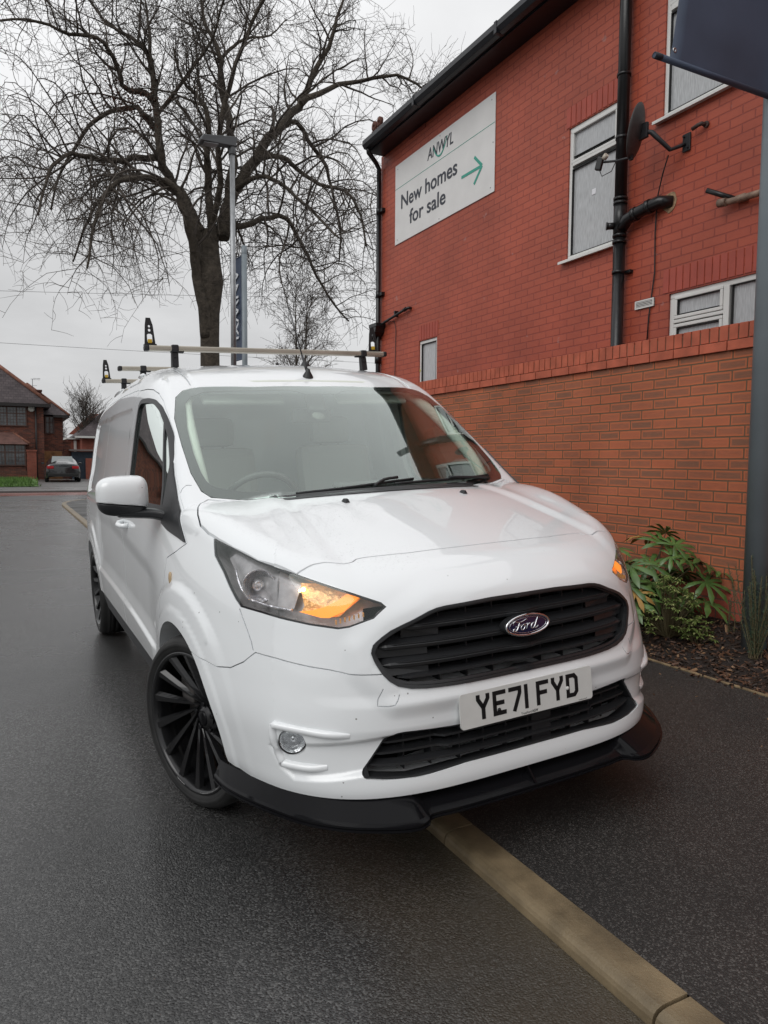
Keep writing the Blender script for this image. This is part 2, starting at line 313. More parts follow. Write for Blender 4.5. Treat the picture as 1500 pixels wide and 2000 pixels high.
# far side of the main road
sheet('far_pavement',[(-70,28.5),(70,28.5),(70,33.4),(-70,33.4)],.045,M_farpave)
b=MB(); b.box((-70,28.42,-.02),(70,28.52,.07)); b.build('far_kerb',mat('far_kerb_concrete',(.10,.095,.09),.6,nscale=1,namp=.2),kind='structure')
sheet('driveway',[(-.9,33.4),(8,33.4),(8,60),(.2,60),(.2,46),(-.3,40)],.05,M_farpave)
M_grass=mat('grass_blades',(.07,.14,.025),.7,nscale=2,namp=.45)
b=MB(); random.seed(5)
for i in range(7000):
    gx=random.uniform(-7,-.2); gy=random.uniform(33.4,44)
    if gx>-.35-(.02*(44-gy)): 
        if random.random()<.8: continue
    a=random.uniform(0,6.28); hh=random.uniform(.08,.2); ww=.035
    mnd=.22*math.exp(-((gy-38)/3)**2)
    p=Vector((gx,gy,.04+mnd)); d=Vector((math.cos(a),math.sin(a),0))*ww; t=p+Vector((random.uniform(-.05,.05),random.uniform(-.05,.05),hh))
    b.add([p-d,p+d,t],[(0,1,2)])
b.build('grass',M_grass,kind='stuff',fix=False)
b=MB(); nx,ny=8,12
vs=[(-7+6.7*i/nx,33.4+11*j/ny,.05+.22*math.exp(-((33.4+11*j/ny-38)/3)**2)) for j in range(ny+1) for i in range(nx+1)]
b.add(vs,[(j*(nx+1)+i,j*(nx+1)+i+1,(j+1)*(nx+1)+i+1,(j+1)*(nx+1)+i) for j in range(ny) for i in range(nx)],0,True); b.build('grass_bank',mat('turf',(.06,.12,.025),.9,nscale=3,namp=.3),kind='structure')

# ------------------------------------------------------------------ garden wall
WX=2.88
M_wall=brick_mat('wall_brick','yz',(.43,.130,.066),(.225,.105,.066),(.15,.10,.062),edge=(.50,.145,.065),bump=1.0,off=(.06,.005),mixs=.50,ms=.011)
M_base=brick_mat('red_base_brick','yz',(.45,.11,.07),(.38,.09,.06),(.2,.12,.09),bump=.6,off=(.0,.005),mixs=.4,ms=.011)
M_cope=mat('coping_brick',(.42,.105,.058),.8,nscale=7,namp=.22,bump=.5,bscale=60,bdist=.003)
M_mort=mat('coping_mortar',(.14,.09,.06),.95,nscale=20,namp=.25)
wall=empty('garden_wall',(WX,0,0),label='long orange brick garden wall with red brick coping behind the planting bed',cat='wall')
zb0=.455
b=MB(); b.box((0,-7,zb0),(.215,8,2.075)); b.build('brickwork',M_wall,wall)
b=MB(); b.box((.002,-7,0),(.213,8,zb0-.002)); b.build('base_course',M_base,wall)
b=MB(); b.box((-.004,-6.99,2.077),(.219,7.99,2.232)); mo=b.build('coping_core',M_mort,wall)
b=MB(); random.seed(11); y=-7
while y<7.9:
    q=random.uniform(-.0015,.0015); b.bbox((.1075+q,y+.1075,2.110),(.262,.215,.064),.003); y+=.225
b.build('stretcher_course',M_cope,wall)
b=MB(); y=-7
while y<7.95:
    q=random.uniform(-.002,.002); b.bbox((.1075+q,y+.0325,2.2005),(.240,.0655,.103+q),.003); y+=.0765
b.build('soldier_course',M_cope,wall)

# planting bed: bark mulch
M_soil=mat('bark_soil',(.018,.012,.009),.75,nscale=30,namp=.5,bump=1,bscale=60,bdist=.02)
def BZ(x,y): 
    t=max(0,min(1,(x-2.0)/.88)); return .095+.155*t**1.1+.012*math.sin(y*3.1+x*5)*t+.01*math.sin(y*7.7)*t
b=MB(); nx,ny=14,150; ys=[-7+15*j/ny for j in range(ny+1)]
vs=[(2.0+.88*i/nx,yy,BZ(2.0+.88*i/nx,yy)) for yy in ys for i in range(nx+1)]
b.add(vs,[(j*(nx+1)+i,j*(nx+1)+i+1,(j+1)*(nx+1)+i+1,(j+1)*(nx+1)+i) for j in range(ny) for i in range(nx)],0,True); b.build('bed_soil',M_soil,kind='structure')
M_chipA=mat('bark_chip_dark',(.030,.017,.011),.6,nscale=40,namp=.4); M_chipB=mat('bark_chip_brown',(.10,.048,.026),.55,nscale=40,namp=.4); M_chipC=mat('bark_chip_tan',(.24,.14,.075),.6,nscale=40,namp=.3)
b=MB(); random.seed(21)
def chip(bb,p,l,wd,th,m):
    e=Euler((random.gauss(0,.35),random.gauss(0,.35),random.uniform(0,6.28))).to_matrix()
    vs=[]
    for sx,sy,sz in ((-1,-.7,-1),(1,-1,-1),(.8,1,-1),(-1,.8,-1),(-.9,-.6,1),(.9,-.8,1),(.7,.8,1),(-.8,.7,1)):
        vs.append(Vector(p)+e@Vector((sx*l/2*random.uniform(.8,1.1),sy*wd/2*random.uniform(.7,1.1),sz*th/2)))
    bb.add(vs,[(0,3,2,1),(4,5,6,7),(0,1,5,4),(1,2,6,5),(2,3,7,6),(3,0,4,7)],m)
for i in range(7500):
    yy=random.uniform(-1.2,3.2) if random.random()<.86 else random.uniform(-5,7); xx=random.uniform(2.0,2.86)
    if random.random()<.03: xx=random.uniform(1.93,2.02)
    z=(BZ(xx,yy) if xx>2 else PZ(xx))+random.uniform(0,.012)
    r=random.random(); l=random.uniform(.015,.05)*(1.6 if r>.985 else 1)
    chip(b,(xx,yy,z),l,l*random.uniform(.25,.6),random.uniform(.003,.009),0 if r<.62 else (1 if r<.93 else 2))
for i in range(90):
    xx=2.0-abs(random.gauss(0,.45)); yy=random.uniform(-2,3); l=random.uniform(.006,.018)
    if xx>0: chip(b,(xx,yy,PZ(xx)+.003),l,l*.5,.003,random.choice((1,2,2)))
b.build('bark_mulch',[M_chipA,M_chipB,M_chipC],kind='stuff',fix=False)
b=MB(); yy=-7.0; random.seed(8)
while yy<8:
    b.bbox((1.985+random.uniform(-.004,.004),yy+.3,.085),(.022,.62,.05),.004); yy+=.6
b.build('edging_strip',mat('timber_edging',(.22,.16,.09),.8,nscale=12,namp=.4),kind='structure')

# ================================================================== RED HOUSE
HX=3.8
M_paint=brick_mat('painted_brick','yz',(.40,.082,.043),(.345,.066,.035),(.29,.055,.036),bump=.85,off=(.03,.02),mixs=.35,ms=.012,streak=False,rough=.5,spec=.5,dirt=(.36,.20,.18))
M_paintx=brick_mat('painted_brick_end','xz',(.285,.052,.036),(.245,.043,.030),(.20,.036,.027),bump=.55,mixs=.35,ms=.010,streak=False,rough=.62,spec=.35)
M_blk=mat('black_gutter_plastic',(.012,.013,.017),.32,nscale=8,namp=.2)
M_pipe=mat('black_pipe_plastic',(.010,.010,.011),.28,bump=.15,bscale=20)
M_upvc=mat('white_window_frame',(.66,.66,.64),.35,nscale=4,namp=.05)
M_tile=mat('roof_tile_brown',(.05,.03,.026),.8,nscale=6,namp=.3,bump=.5,bscale=20)
M_hole=mat('dark_opening',(.01,.008,.008),.9)
house=empty('red_brick_house',(HX,0,0),label='two storey house of red painted brick with black gutter behind the garden wall',cat='house')
YE=7.72; YN=-9.0; ZE=6.04
wins=[('landing',(3.375,2.665),(3.435,4.785)),('upper',(2.135,1.12),(4.385,5.82)),('lower',(1.995,.55),(2.05,2.82)),('side',(6.48,5.985),(1.85,3.03)),('near',(-1.9,-3.1),(4.2,5.5)),('near_low',(-2.2,-3.6),(1.6,2.8))]
# wall plate with real openings: built as a grid of panels around the window holes
yc=sorted(set([YN,YE]+[v for n,a,z in wins for v in a])); zc=sorted(set([0,ZE]+[v for n,a,z in wins for v in z]))
b=MB()
def inwin(y,z): return any(a[1]<y<a[0] and q[0]<z<q[1] for n,a,q in wins)
idx={}
def vid(i,j,k):
    key=(i,j,k)
    if key not in idx: idx[key]=len(b.v); b.v.append((.0 if k==0 else .12,yc[i],zc[j]))
    return idx[key]
for i in range(len(yc)-1):
    for j in range(len(zc)-1):
        if inwin((yc[i]+yc[i+1])/2,(zc[j]+zc[j+1])/2): continue
        b.f.append([vid(i,j,0),vid(i,j+1,0),vid(i+1,j+1,0),vid(i+1,j,0)]); b.m.append(0); b.sm.append(False)
for n,(y1,y0),(z0,z1) in wins:
    for q in (((0,y0,z0),(0,y1,z0),(.12,y1,z0),(.12,y0,z0)),((0,y0,z1),(.12,y0,z1),(.12,y1,z1),(0,y1,z1)),((0,y0,z0),(.12,y0,z0),(.12,y0,z1),(0,y0,z1)),((0,y1,z0),(0,y1,z1),(.12,y1,z1),(.12,y1,z0))):
        b.add(q,[(0,1,2,3)])
b.build('wall',M_paint,house,fix=False)
b=MB(); b.add([(0,YE,0),(0,YE,ZE),(7,YE,ZE),(7,YE,0)],[(0,1,2,3)]); b.add([(0,YN,0),(7,YN,0),(7,YN,ZE),(0,YN,ZE)],[(0,1,2,3)]); b.add([(7,YN,0),(7,YE,0),(7,YE,ZE),(7,YN,ZE)],[(0,1,2,3)]); b.build('end_wall',M_paintx,house)
b=MB(); b.box((.14,YN+.1,0),(.16,YE-.1,ZE-.05)); b.build('inner_wall',mat('dark_room',(.03,.03,.03),.9),house)
# soldier-brick lintels as raised courses
def lintel(y1,y0,z,h=.215):
    b=MB(); yy=y0
    while yy<y1-.03:
        b.bbox((-.0005,yy+.0325,z+h/2),(.012,.062,h-.008),.002); yy+=.075
    return b.build('lintel',M_paint,house)
M_paint_l=mat('painted_lintel_brick',(.36,.073,.05),.62,nscale=5,namp=.12,bump=.3,bscale=30,bdist=.003)
for (y1,y0,z) in ((3.43,2.60,4.79),(2.05,.50,2.83),(6.50,5.96,3.035)):
    o=lintel(y1,y0,z); o.data.materials.clear(); o.data.materials.append(M_paint_l)
# roof, soffit, gutter
b=MB(); ov=.28
b.prism([(-ov,0),(3.5,2.6),(7.3,0),(7.3,-.04),(3.5,2.5),(-ov,-.06)],(1,0,0),(0,0,1),(0,YN,ZE+.20),(0,YE-.12-YN,0)); b.build('roof',M_tile,house)
b=MB(); random.seed(2)
yy=YN
while yy<YE-.2:
    b.box((-ov-.035,yy,ZE+.16),(-ov+.10,yy+.155,ZE+.182+random.uniform(0,.006))); yy+=.165
b.build('eaves_tiles',mat('eaves_tile_edge',(.07,.045,.04),.8,nscale=8,namp=.4),house)
b=MB(); b.box((-ov+.036,YN,ZE-.018),(.0,YE-.08,ZE-.001)); b.box((-ov+.01,YN,ZE-.02),(-ov+.035,YE-.08,ZE+.14)); b.box((-ov+.036,YE-.10,ZE),(.3,YE-.08,ZE+.16)); b.build('soffit',M_blk,house)
b=MB(); g=[( -ov-.10,.115),(-ov-.105,.05),(-ov-.075,.01),(-ov-.03,.0),(-ov+.008,.012),(-ov+.008,.0),(-ov-.03,-.008),(-ov-.085,.002),(-ov-.117,.05),(-ov-.112,.118)]
b.prism(g,(1,0,0),(0,0,1),(0,YN,ZE+.0),(0,YE-.13-YN,0))
yy=YN+.2
while yy<YE-.3: b.box((-ov-.121,yy,ZE-.008),(-ov-.0,yy+.05,ZE+.125)); yy+=1.85
b.build('gutter',M_blk,house,bevel=.004)
# finial tile at the corner (pierced)
b=MB()
for k in range(2):
    yy=YE-.27-.17*k; pts=[]
    b.lathe([(.024,-.02),(.072,-.02),(.072,.02),(.024,.02),(.024,-.02)],o=(-ov+.03,yy,ZE+.31),ax=(1,0,0),n=20)
    b.box((-ov+.01,yy-.07,ZE+.17),(-ov+.05,yy+.07,ZE+.25))
b.build('ridge_crest',mat('terracotta_crest',(.10,.035,.022),.8,nscale=9,namp=.3),house)
# downpipe at the far corner + hopper + small waste pipe
b=MB(); cx,cy=-.055,YE-.03
b.tube([(-ov-.04,cy-.16,ZE+.02),(-ov-.03,cy-.15,ZE-.05),(-.12,cy-.02,ZE-.12),(cx,cy,ZE-.2),(cx,cy,ZE-.5)],.036,10)
b.cyl((cx,cy,0),(cx,cy,ZE-.40),.036,n=12)
for z in (5.20,3.92,2.55): b.bbox((cx+.03,cy-.04,z),(.07,.16,.055),.005); b.cyl((cx,cy,z-.05),(cx,cy,z+.05),.042,n=12)
b.cyl((cx,cy,2.85),(cx,cy,2.98),.05,n=12)
b.build('downpipe',M_pipe,house)
b=MB(); b.prism([(-.11,.0),(.11,.0),(.075,-.10),(-.06,-.20),(-.075,-.1)],(0,-1,0),(0,0,1),(-.16,7.66,3.42),(.16,0,0)); b.box((-.17,7.53,3.40),(.0,7.79,3.46)); b.build('hopper',M_pipe,house,bevel=.006)
b=MB(); b.tube([(-.09,7.58,3.40),(-.06,7.54,3.44),(-.055,7.45,3.462),(-.055,6.80,3.54),(-.05,6.72,3.545),(.0,6.72,3.545)],.021,8); b.bbox((-.03,7.13,3.53),(.07,.03,.09),.004); b.cyl((-.055,6.84,3.535),(-.055,6.78,3.543),.028,n=10); b.build('waste_pipe',M_pipe,house)
b=MB(); b.tube([(-.012,7.55,3.48),(-.012,7.22,3.44),(-.012,7.17,3.30),(-.010,7.20,2.6),(-.010,7.22,.3)],.005,5); b.build('wall_cable',M_pipe,house)
# soil stack with branch
b=MB(); px_,py_=-.085,2.535
b.cyl((px_,py_,0),(px_,py_,3.46),.056,n=20); b.cyl((px_,py_,3.44),(px_,py_,3.78),.061,n=20); b.cyl((px_,py_,3.7),(px_,py_,ZE+1.2),.056,n=20)
for z in (3.40,3.46,3.76,3.80,4.93): b.cyl((px_,py_,z-.012),(px_,py_,z+.012),.066,n=20)
for z in (3.12,4.36,1.6): b.cyl((px_,py_,z-.014),(px_,py_,z+.014),.063,n=20); b.bbox((px_+.07,py_-.06,z),(.06,.09,.03),.004)
b.tube([(px_,py_,3.50),(px_-.005,py_-.10,3.585),(px_,py_-.20,3.61),(px_,py_-.34,3.625),(px_+.02,py_-.45,3.64),(px_+.10,py_-.53,3.63)],[.055]*6,16)
for t0,t1 in (((px_-.003,py_-.17,3.605),(px_,py_-.21,3.61)),((px_,py_-.33,3.625),(px_+.005,py_-.37,3.63))): b.cyl(t0,t1,.063,n=16)
b.cyl((px_-.05,py_+.02,3.55),(px_-.105,py_+.06,3.55),.032,n=14); b.cyl((px_-.10,py_+.055,3.55),(px_-.112,py_+.064,3.55),.036,n=14)
b.build('soil_stack',M_pipe,house)
b=MB(); pp=[]; random.seed(4)
for k in range(14):
    a=6.283*k/14; rr=random.uniform(.065,.09); pp.append((rr*math.cos(a),rr*math.sin(a)*1.25))
b.prism(pp,(0,-1,0),(0,0,1),(-.006,2.015,3.63),(.006,0,0)); b.build('mortar_patch',mat('mortar_patch',(.30,.20,.12),.95,nscale=30,namp=.4,bump=.6),house)
b=MB(); b.tube([(-.005,1.66,4.155),(-.05,1.67,4.16),(-.06,1.70,4.155),(-.06,1.755,4.145)],.018,8); b.cyl((-.004,1.655,4.155),(-.02,1.655,4.155),.027,n=10); b.build('overflow_pipe',mat('rusty_pipe',(.06,.035,.03),.6,nscale=20,namp=.4),house)
b=MB(); b.cyl((-.0,1.33,3.44),(-.13,1.53,3.555),.021,n=10); b.build('stub_pipe',M_pipe,house)
b=MB(); b.tube([(-.08,1.44,3.435),(-.06,1.36,3.425),(-.06,1.0,3.405),(-.06,-2.0,3.36)],.026,10); b.cyl((-.08,1.45,3.435),(-.075,1.38,3.425),.033,n=10); b.bbox((-.03,1.27,3.43),(.06,.09,.05),.006); b.build('copper_pipe',mat('weathered_pipe',(.22,.15,.11),.6,nscale=14,namp=.5),house)
# vents
def vent(y1,y0,z0,z1,m,slots,name='air_vent'):
    b=MB(); hgt=z1-z0
    b.box((-.012,y0,z0),(-.006,y1,z1),1)
    b.box((-.02,y0,z0),(-.004,y1,z0+.012)); b.box((-.02,y0,z1-.012),(-.004,y1,z1)); b.box((-.02,y0,z0+.0125),(-.004,y0+.012,z1-.0125)); b.box((-.02,y1-.012,z0+.0125),(-.004,y1,z1-.0125))
    for k in range(1,slots): zz=z0+.006+(hgt-.012)*k/slots; b.box((-.018,y0+.0125,zz-.003),(-.0125,y1-.0125,zz+.003))
    b.build(name,[m,M_hole],house)
vent(2.38,2.155,2.747,2.823,M_upvc,5)
b=MB(); b.box((-.006,6.355,5.965),(-.002,6.807,6.06),1)
for r in range(4):
    for c_ in range(22): y0=6.36+c_*.0203; b.box((-.012,y0,5.969+r*.0235),(-.0065,y0+.008,5.989+r*.0235))
    b.box((-.011,6.356,5.9655+r*.0235),(-.0063,6.806,5.9688+r*.0235))
b.build('air_brick',[M_paint_l,M_hole],house)
# windows
def frosted(name,base):
    m=mat(name,base,.09,spec=.7); N,L,bb=nodes(m); tc=add(N,'ShaderNodeTexCoord'); mp=add(N,'ShaderNodeMapping'); mp.inputs['Scale'].default_value=(1,60,7); L.new(tc.outputs['Object'],mp.inputs[0])
    n=add(N,'ShaderNodeTexNoise'); n.inputs['Scale'].default_value=1.6; n.inputs['Detail'].default_value=6; L.new(mp.outputs[0],n.inputs[0])
    r=add(N,'ShaderNodeMapRange'); r.inputs[1].default_value=.3; r.inputs[2].default_value=.7; r.inputs[3].default_value=.8; r.inputs[4].default_value=1.2; L.new(n.outputs[0],r.inputs[0])
    v=add(N,'ShaderNodeVectorMath',operation='SCALE'); v.inputs[0].default_value=base; L.new(r.outputs[0],v.inputs['Scale']); L.new(v.outputs[0],bb.inputs['Base Color'])
    return m
M_frost=frosted('obscured_glass',(.42,.43,.44)); M_gask=mat('window_gasket',(.02,.02,.02),.6)
def window(y1,y0,z0,z1,panes,bars,sill=True,sash=[]):
    """panes: (ya,yb,za,zb) glass; bars: boxes of frame; all inside the opening"""
    x=.045
    wr=empty('window',(0,0,0),parent=house)
    b=MB(); t=.045
    b.bbox((x,(y0+y1)/2,z0+t/2),(.06,y1-y0-.004,t),.006); b.bbox((x,(y0+y1)/2,z1-t/2),(.06,y1-y0-.004,t),.006)
    b.bbox((x,y0+t/2,(z0+z1)/2),(.058,t,z1-z0-2*t-.001),.006); b.bbox((x,y1-t/2,(z0+z1)/2),(.058,t,z1-z0-2*t-.001),.006)
    for (a,c_,d,e) in bars: b.bbox((x-.002,(a+c_)/2,(d+e)/2),(.066,abs(a-c_),abs(e-d)),.006)
    for (a,c_,d,e) in sash:
        s_=.03
        b.bbox((x-.022,(a+c_)/2,d+s_/2),(.03,abs(a-c_),s_),.006); b.bbox((x-.022,(a+c_)/2,e-s_/2),(.03,abs(a-c_),s_),.006)
        b.bbox((x-.022,min(a,c_)+s_/2,(d+e)/2),(.029,s_,e-d-2*s_),.006); b.bbox((x-.022,max(a,c_)-s_/2,(d+e)/2),(.029,s_,e-d-2*s_),.006)
    b.build('frame',M_upvc,wr)
    b=MB()
    for (a,c_,d,e) in panes: b.box((x-.004,min(a,c_),d),(x+.004,max(a,c_),e))
    b.build('pane',M_frost,wr)
    b=MB()
    for (a,c_,d,e) in panes:
        g_=.006; ya,yb=min(a,c_),max(a,c_)
        for lo,hi in (((x-.031,ya,d),(x-.0045,yb,d+g_)),((x-.031,ya,e-g_),(x-.0045,yb,e)),((x-.031,ya,d+g_),(x-.0045,ya+g_,e-g_)),((x-.031,yb-g_,d+g_),(x-.0045,yb,e-g_))): b.box(lo,hi)
    b.build('gasket',M_gask,wr)
    if sill:
        b=MB(); b.prism([(.06,0),(.06,.030),(-.055,.018),(-.06,.012),(-.06,-.012),(-.052,-.012),(-.05,.0)],(1,0,0),(0,0,1),(0,y0-.02,z0-.022),(0,y1-y0+.09,0)); b.build('sill',M_upvc,wr,bevel=.002)
    return wr
w1=window(3.375,2.665,3.435,4.785,[(3.33,2.71,3.48,4.36),(3.33,2.71,4.48,4.74)],[(3.33,2.71,4.39,4.43)],sash=[(3.345,2.70,4.42,4.75)])
b=MB(); b.box((.036,3.0,4.02),(.0395,3.055,4.075)); b.build('sticker',mat('white_sticker',(.75,.75,.78),.6),w1)
window(2.135,1.12,4.385,5.82,[(2.09,1.165,4.43,5.28),(2.09,1.165,5.40,5.775)],[(2.09,1.165,5.30,5.36)],sash=[(2.10,1.155,5.35,5.79)])
window(1.995,.55,2.05,2.82,[(1.915,1.47,2.625,2.76),(1.915,1.47,2.10,2.51),(1.365,.60,2.10,2.775)],[(1.44,1.385,2.09,2.78),(1.95,1.44,2.555,2.585)],sash=[(1.945,1.445,2.59,2.79),(1.945,1.445,2.07,2.545)])
w4=window(6.48,5.985,1.85,3.03,[(6.43,6.03,1.9,2.985)],[],sill=False)
b=MB(); b.box((.006,6.45,2.60),(.0145,6.465,2.63)); b.build('security_label',mat('yellow_label',(.6,.6,.1),.5),w4)
window(-1.9,-3.1,4.2,5.5,[(-1.95,-3.05,4.25,5.45)],[(-1.95,-3.05,5.0,5.05)])
window(-2.2,-3.6,1.6,2.8,[(-2.25,-3.55,1.65,2.75)],[(-2.88,-2.94,1.65,2.75)])
# ------------------------------------------------------------------ sales board on the wall
M_board=mat('board_white',(.70,.69,.68),.45,nscale=3,namp=.05); M_dark=mat('board_lettering_slate',(.035,.04,.055),.5); M_teal=mat('board_teal',(.045,.33,.25),.5)
board=empty('sales_board',(HX,0,0),label='large white board on the red brick wall with teal arrow and slate lettering',cat='sign')
b=MB(); b.box((-.012,4.685,4.565),(-.003,7.225,5.725)); 
b.build('panel',M_board,board,bevel=.002)
FX=-.0145
def wallframe(y,z): return frame((0,-1,0),(0,0,1),(FX,y,z))
text_mesh('New homes','lettering',M_dark,board,wallframe(7.03,5.045),w=1.52,h=.205,bold=.012,split=True)
text_mesh('for sale','lettering',M_dark,board,wallframe(6.775,4.76),w=.985,h=.205,bold=.012,split=True)
text_mesh('ANWYL','lettering',M_dark,board,wallframe(6.275,5.475),w=.66,h=.155,bold=.004,shear=.12,split=True)
b=MB(); b.box((-.0145,4.69,5.373),(-.0125,7.22,5.379)); b.build('rule',M_teal,board)
def strip(bb,pts,wd,x0=-.016,x1=-.0125,m=0):
    # flat ribbon on the board along pts (y,z)
    n=len(pts); Lp=[];Rp=[]
    for i in range(n):
        a=Vector(pts[max(i-1,0)]); c_=Vector(pts[min(i+1,n-1)]); t=(c_-a).normalized(); q=Vector((-t.y,t.x)); ww=wd[i] if hasattr(wd,'__len__') else wd
        p=Vector(pts[i]); Lp.append(p+q*ww/2); Rp.append(p-q*ww/2)
    for i in range(n-1):
        vs=[(x,p.x,p.y) for x in (x0,x1) for p in (Lp[i],Lp[i+1],Rp[i+1],Rp[i])]
        bb.add(vs,[(0,1,2,3),(7,6,5,4),(0,4,5,1),(2,6,7,3),(1,5,6,2),(0,3,7,4)],m)
b=MB(); strip(b,[(5.405,4.962),(4.955,4.955)],.036); strip(b,[(5.115,5.115),(4.945,4.958)],.036,x0=-.0162); strip(b,[(5.115,4.785),(4.945,4.952)],.036,x0=-.0164); b.build('arrow',M_teal,board)
b=MB(); pts=[];wd=[]
for k in range(15):
    t=k/14; y=6.12-.36*t; z=5.60-.18*math.sin(math.pi*min(1,t*1.02))**.8+.03*t; pts.append((y,z)); wd.append(.006+.018*math.sin(math.pi*t))
pts+= [(5.74,5.66),(5.66,5.50),(5.60,5.475)]; wd+=[.008,.012,.006]
strip(b,pts[:15],wd[:15],x0=-.0175); b.build('swoosh',M_teal,board)
b=MB()
for yy,zz in ((7.15,5.66),(4.76,5.66),(7.15,4.63),(4.76,4.63),(5.95,5.69),(5.95,4.60),(4.72,5.15)): b.cyl((-.0145,yy,zz),(-.0125,yy,zz),.009,n=8)
split_loose(b.build('screw',mat('board_screw',(.3,.3,.3),.4,1),board))
# ------------------------------------------------------------------ satellite dish
M_dish=mat('dish_dark_mesh',(.055,.052,.052),.5,nscale=30,namp=.2); M_stl=mat('dish_bracket_steel',(.03,.03,.033),.5,.3)
dish=empty('satellite_dish',(HX,2.0,4.15),label='dark oval satellite dish on a wall bracket beside the black soil pipe',cat='satellite dish')
# dish face points towards -x,+y; local frame
dn=Vector((-.45,.86,.22)).normalized(); da=dn.cross(Vector((0,0,1))).normalized(); db=da.cross(dn).normalized(); c0=Vector((-.30,.10,.06))
b=MB(); nr,nn=8,32; vs=[];fs=[]
for side,off in ((0,0),(1,-.008)):
    for i in range(nr+1):
        r=i/nr
        for j in range(nn):
            a=6.2832*j/nn; vs.append(c0+da*(.175*r*math.cos(a))+db*(.235*r*math.sin(a))+dn*(.045*r*r+off+(.0 if r<.99 else .004)))
def fidx(s_,i,j): return s_*(nr+1)*nn+i*nn+j%nn
for s_ in (0,1):
    for i in range(nr):
        for j in range(nn): fs.append([fidx(s_,i,j),fidx(s_,i+1,j),fidx(s_,i+1,j+1),fidx(s_,i,j+1)])
for j in range(nn): fs.append([fidx(0,nr,j),fidx(1,nr,j),fidx(1,nr,j+1),fidx(0,nr,j+1)])
b.add(vs,fs,0,True); b.build('reflector',M_dish,dish)
b=MB(); lb=c0-db*.215+dn*.03; le=Vector((-.34,.50,-.07))
b.tube([lb,(lb+le)/2+Vector((0,0,-.01)),le],.011,8); b.bbox(lb,(.03,.03,.05),.004); b.build('feed_arm',M_stl,dish)
b=MB(); b.bbox(le+Vector((-.005,.05,0)),(.05,.055,.115),.008,rot=Euler((.25,0,.5)).to_matrix()); b.cyl(le+Vector((0,-.0,.03)),le+Vector((0,-.035,.055)),.024,n=14,m=1); b.tube([le+Vector((0,.05,-.06)),le+Vector((0,.02,-.12)),le+Vector((.03,-.07,-.10)),le+Vector((.04,-.13,-.0))],.004,5)
b.build('receiver',[mat('receiver_black',(.012,.012,.013),.4),mat('receiver_cap',(.55,.5,.42),.5)],dish)
b=MB(); bk=c0-dn*.012
b.bbox(bk-dn*.015,(.03,.09,.13),.005); b.tube([bk-dn*.02,bk-dn*.06+Vector((0,-.03,-.02)),Vector((-.13,-.08,-.13)),Vector((-.06,-.12,-.10)),Vector((-.02,-.14,-.08))],[.016,.022,.018,.016,.016],8)
b.bbox((-.012,-.15,-.07),(.014,.08,.15),.004)
for q in ((-.02,-.13,-.02),(-.02,-.17,-.12)): b.cyl(q,(q[0]-.02,q[1],q[2]),.008,n=6)
b.build('bracket',M_stl,dish)
b=MB(); b.tube([(-.13,-.06,-.17),(-.05,.07,-.27),(-.03,.14,-.45),(-.012,.17,-.75),(-.012,.16,-1.1),(-.012,.215,-1.5),(-.012,.235,-1.9)],.006,6); b.build('coaxial_cable',M_pipe,dish)

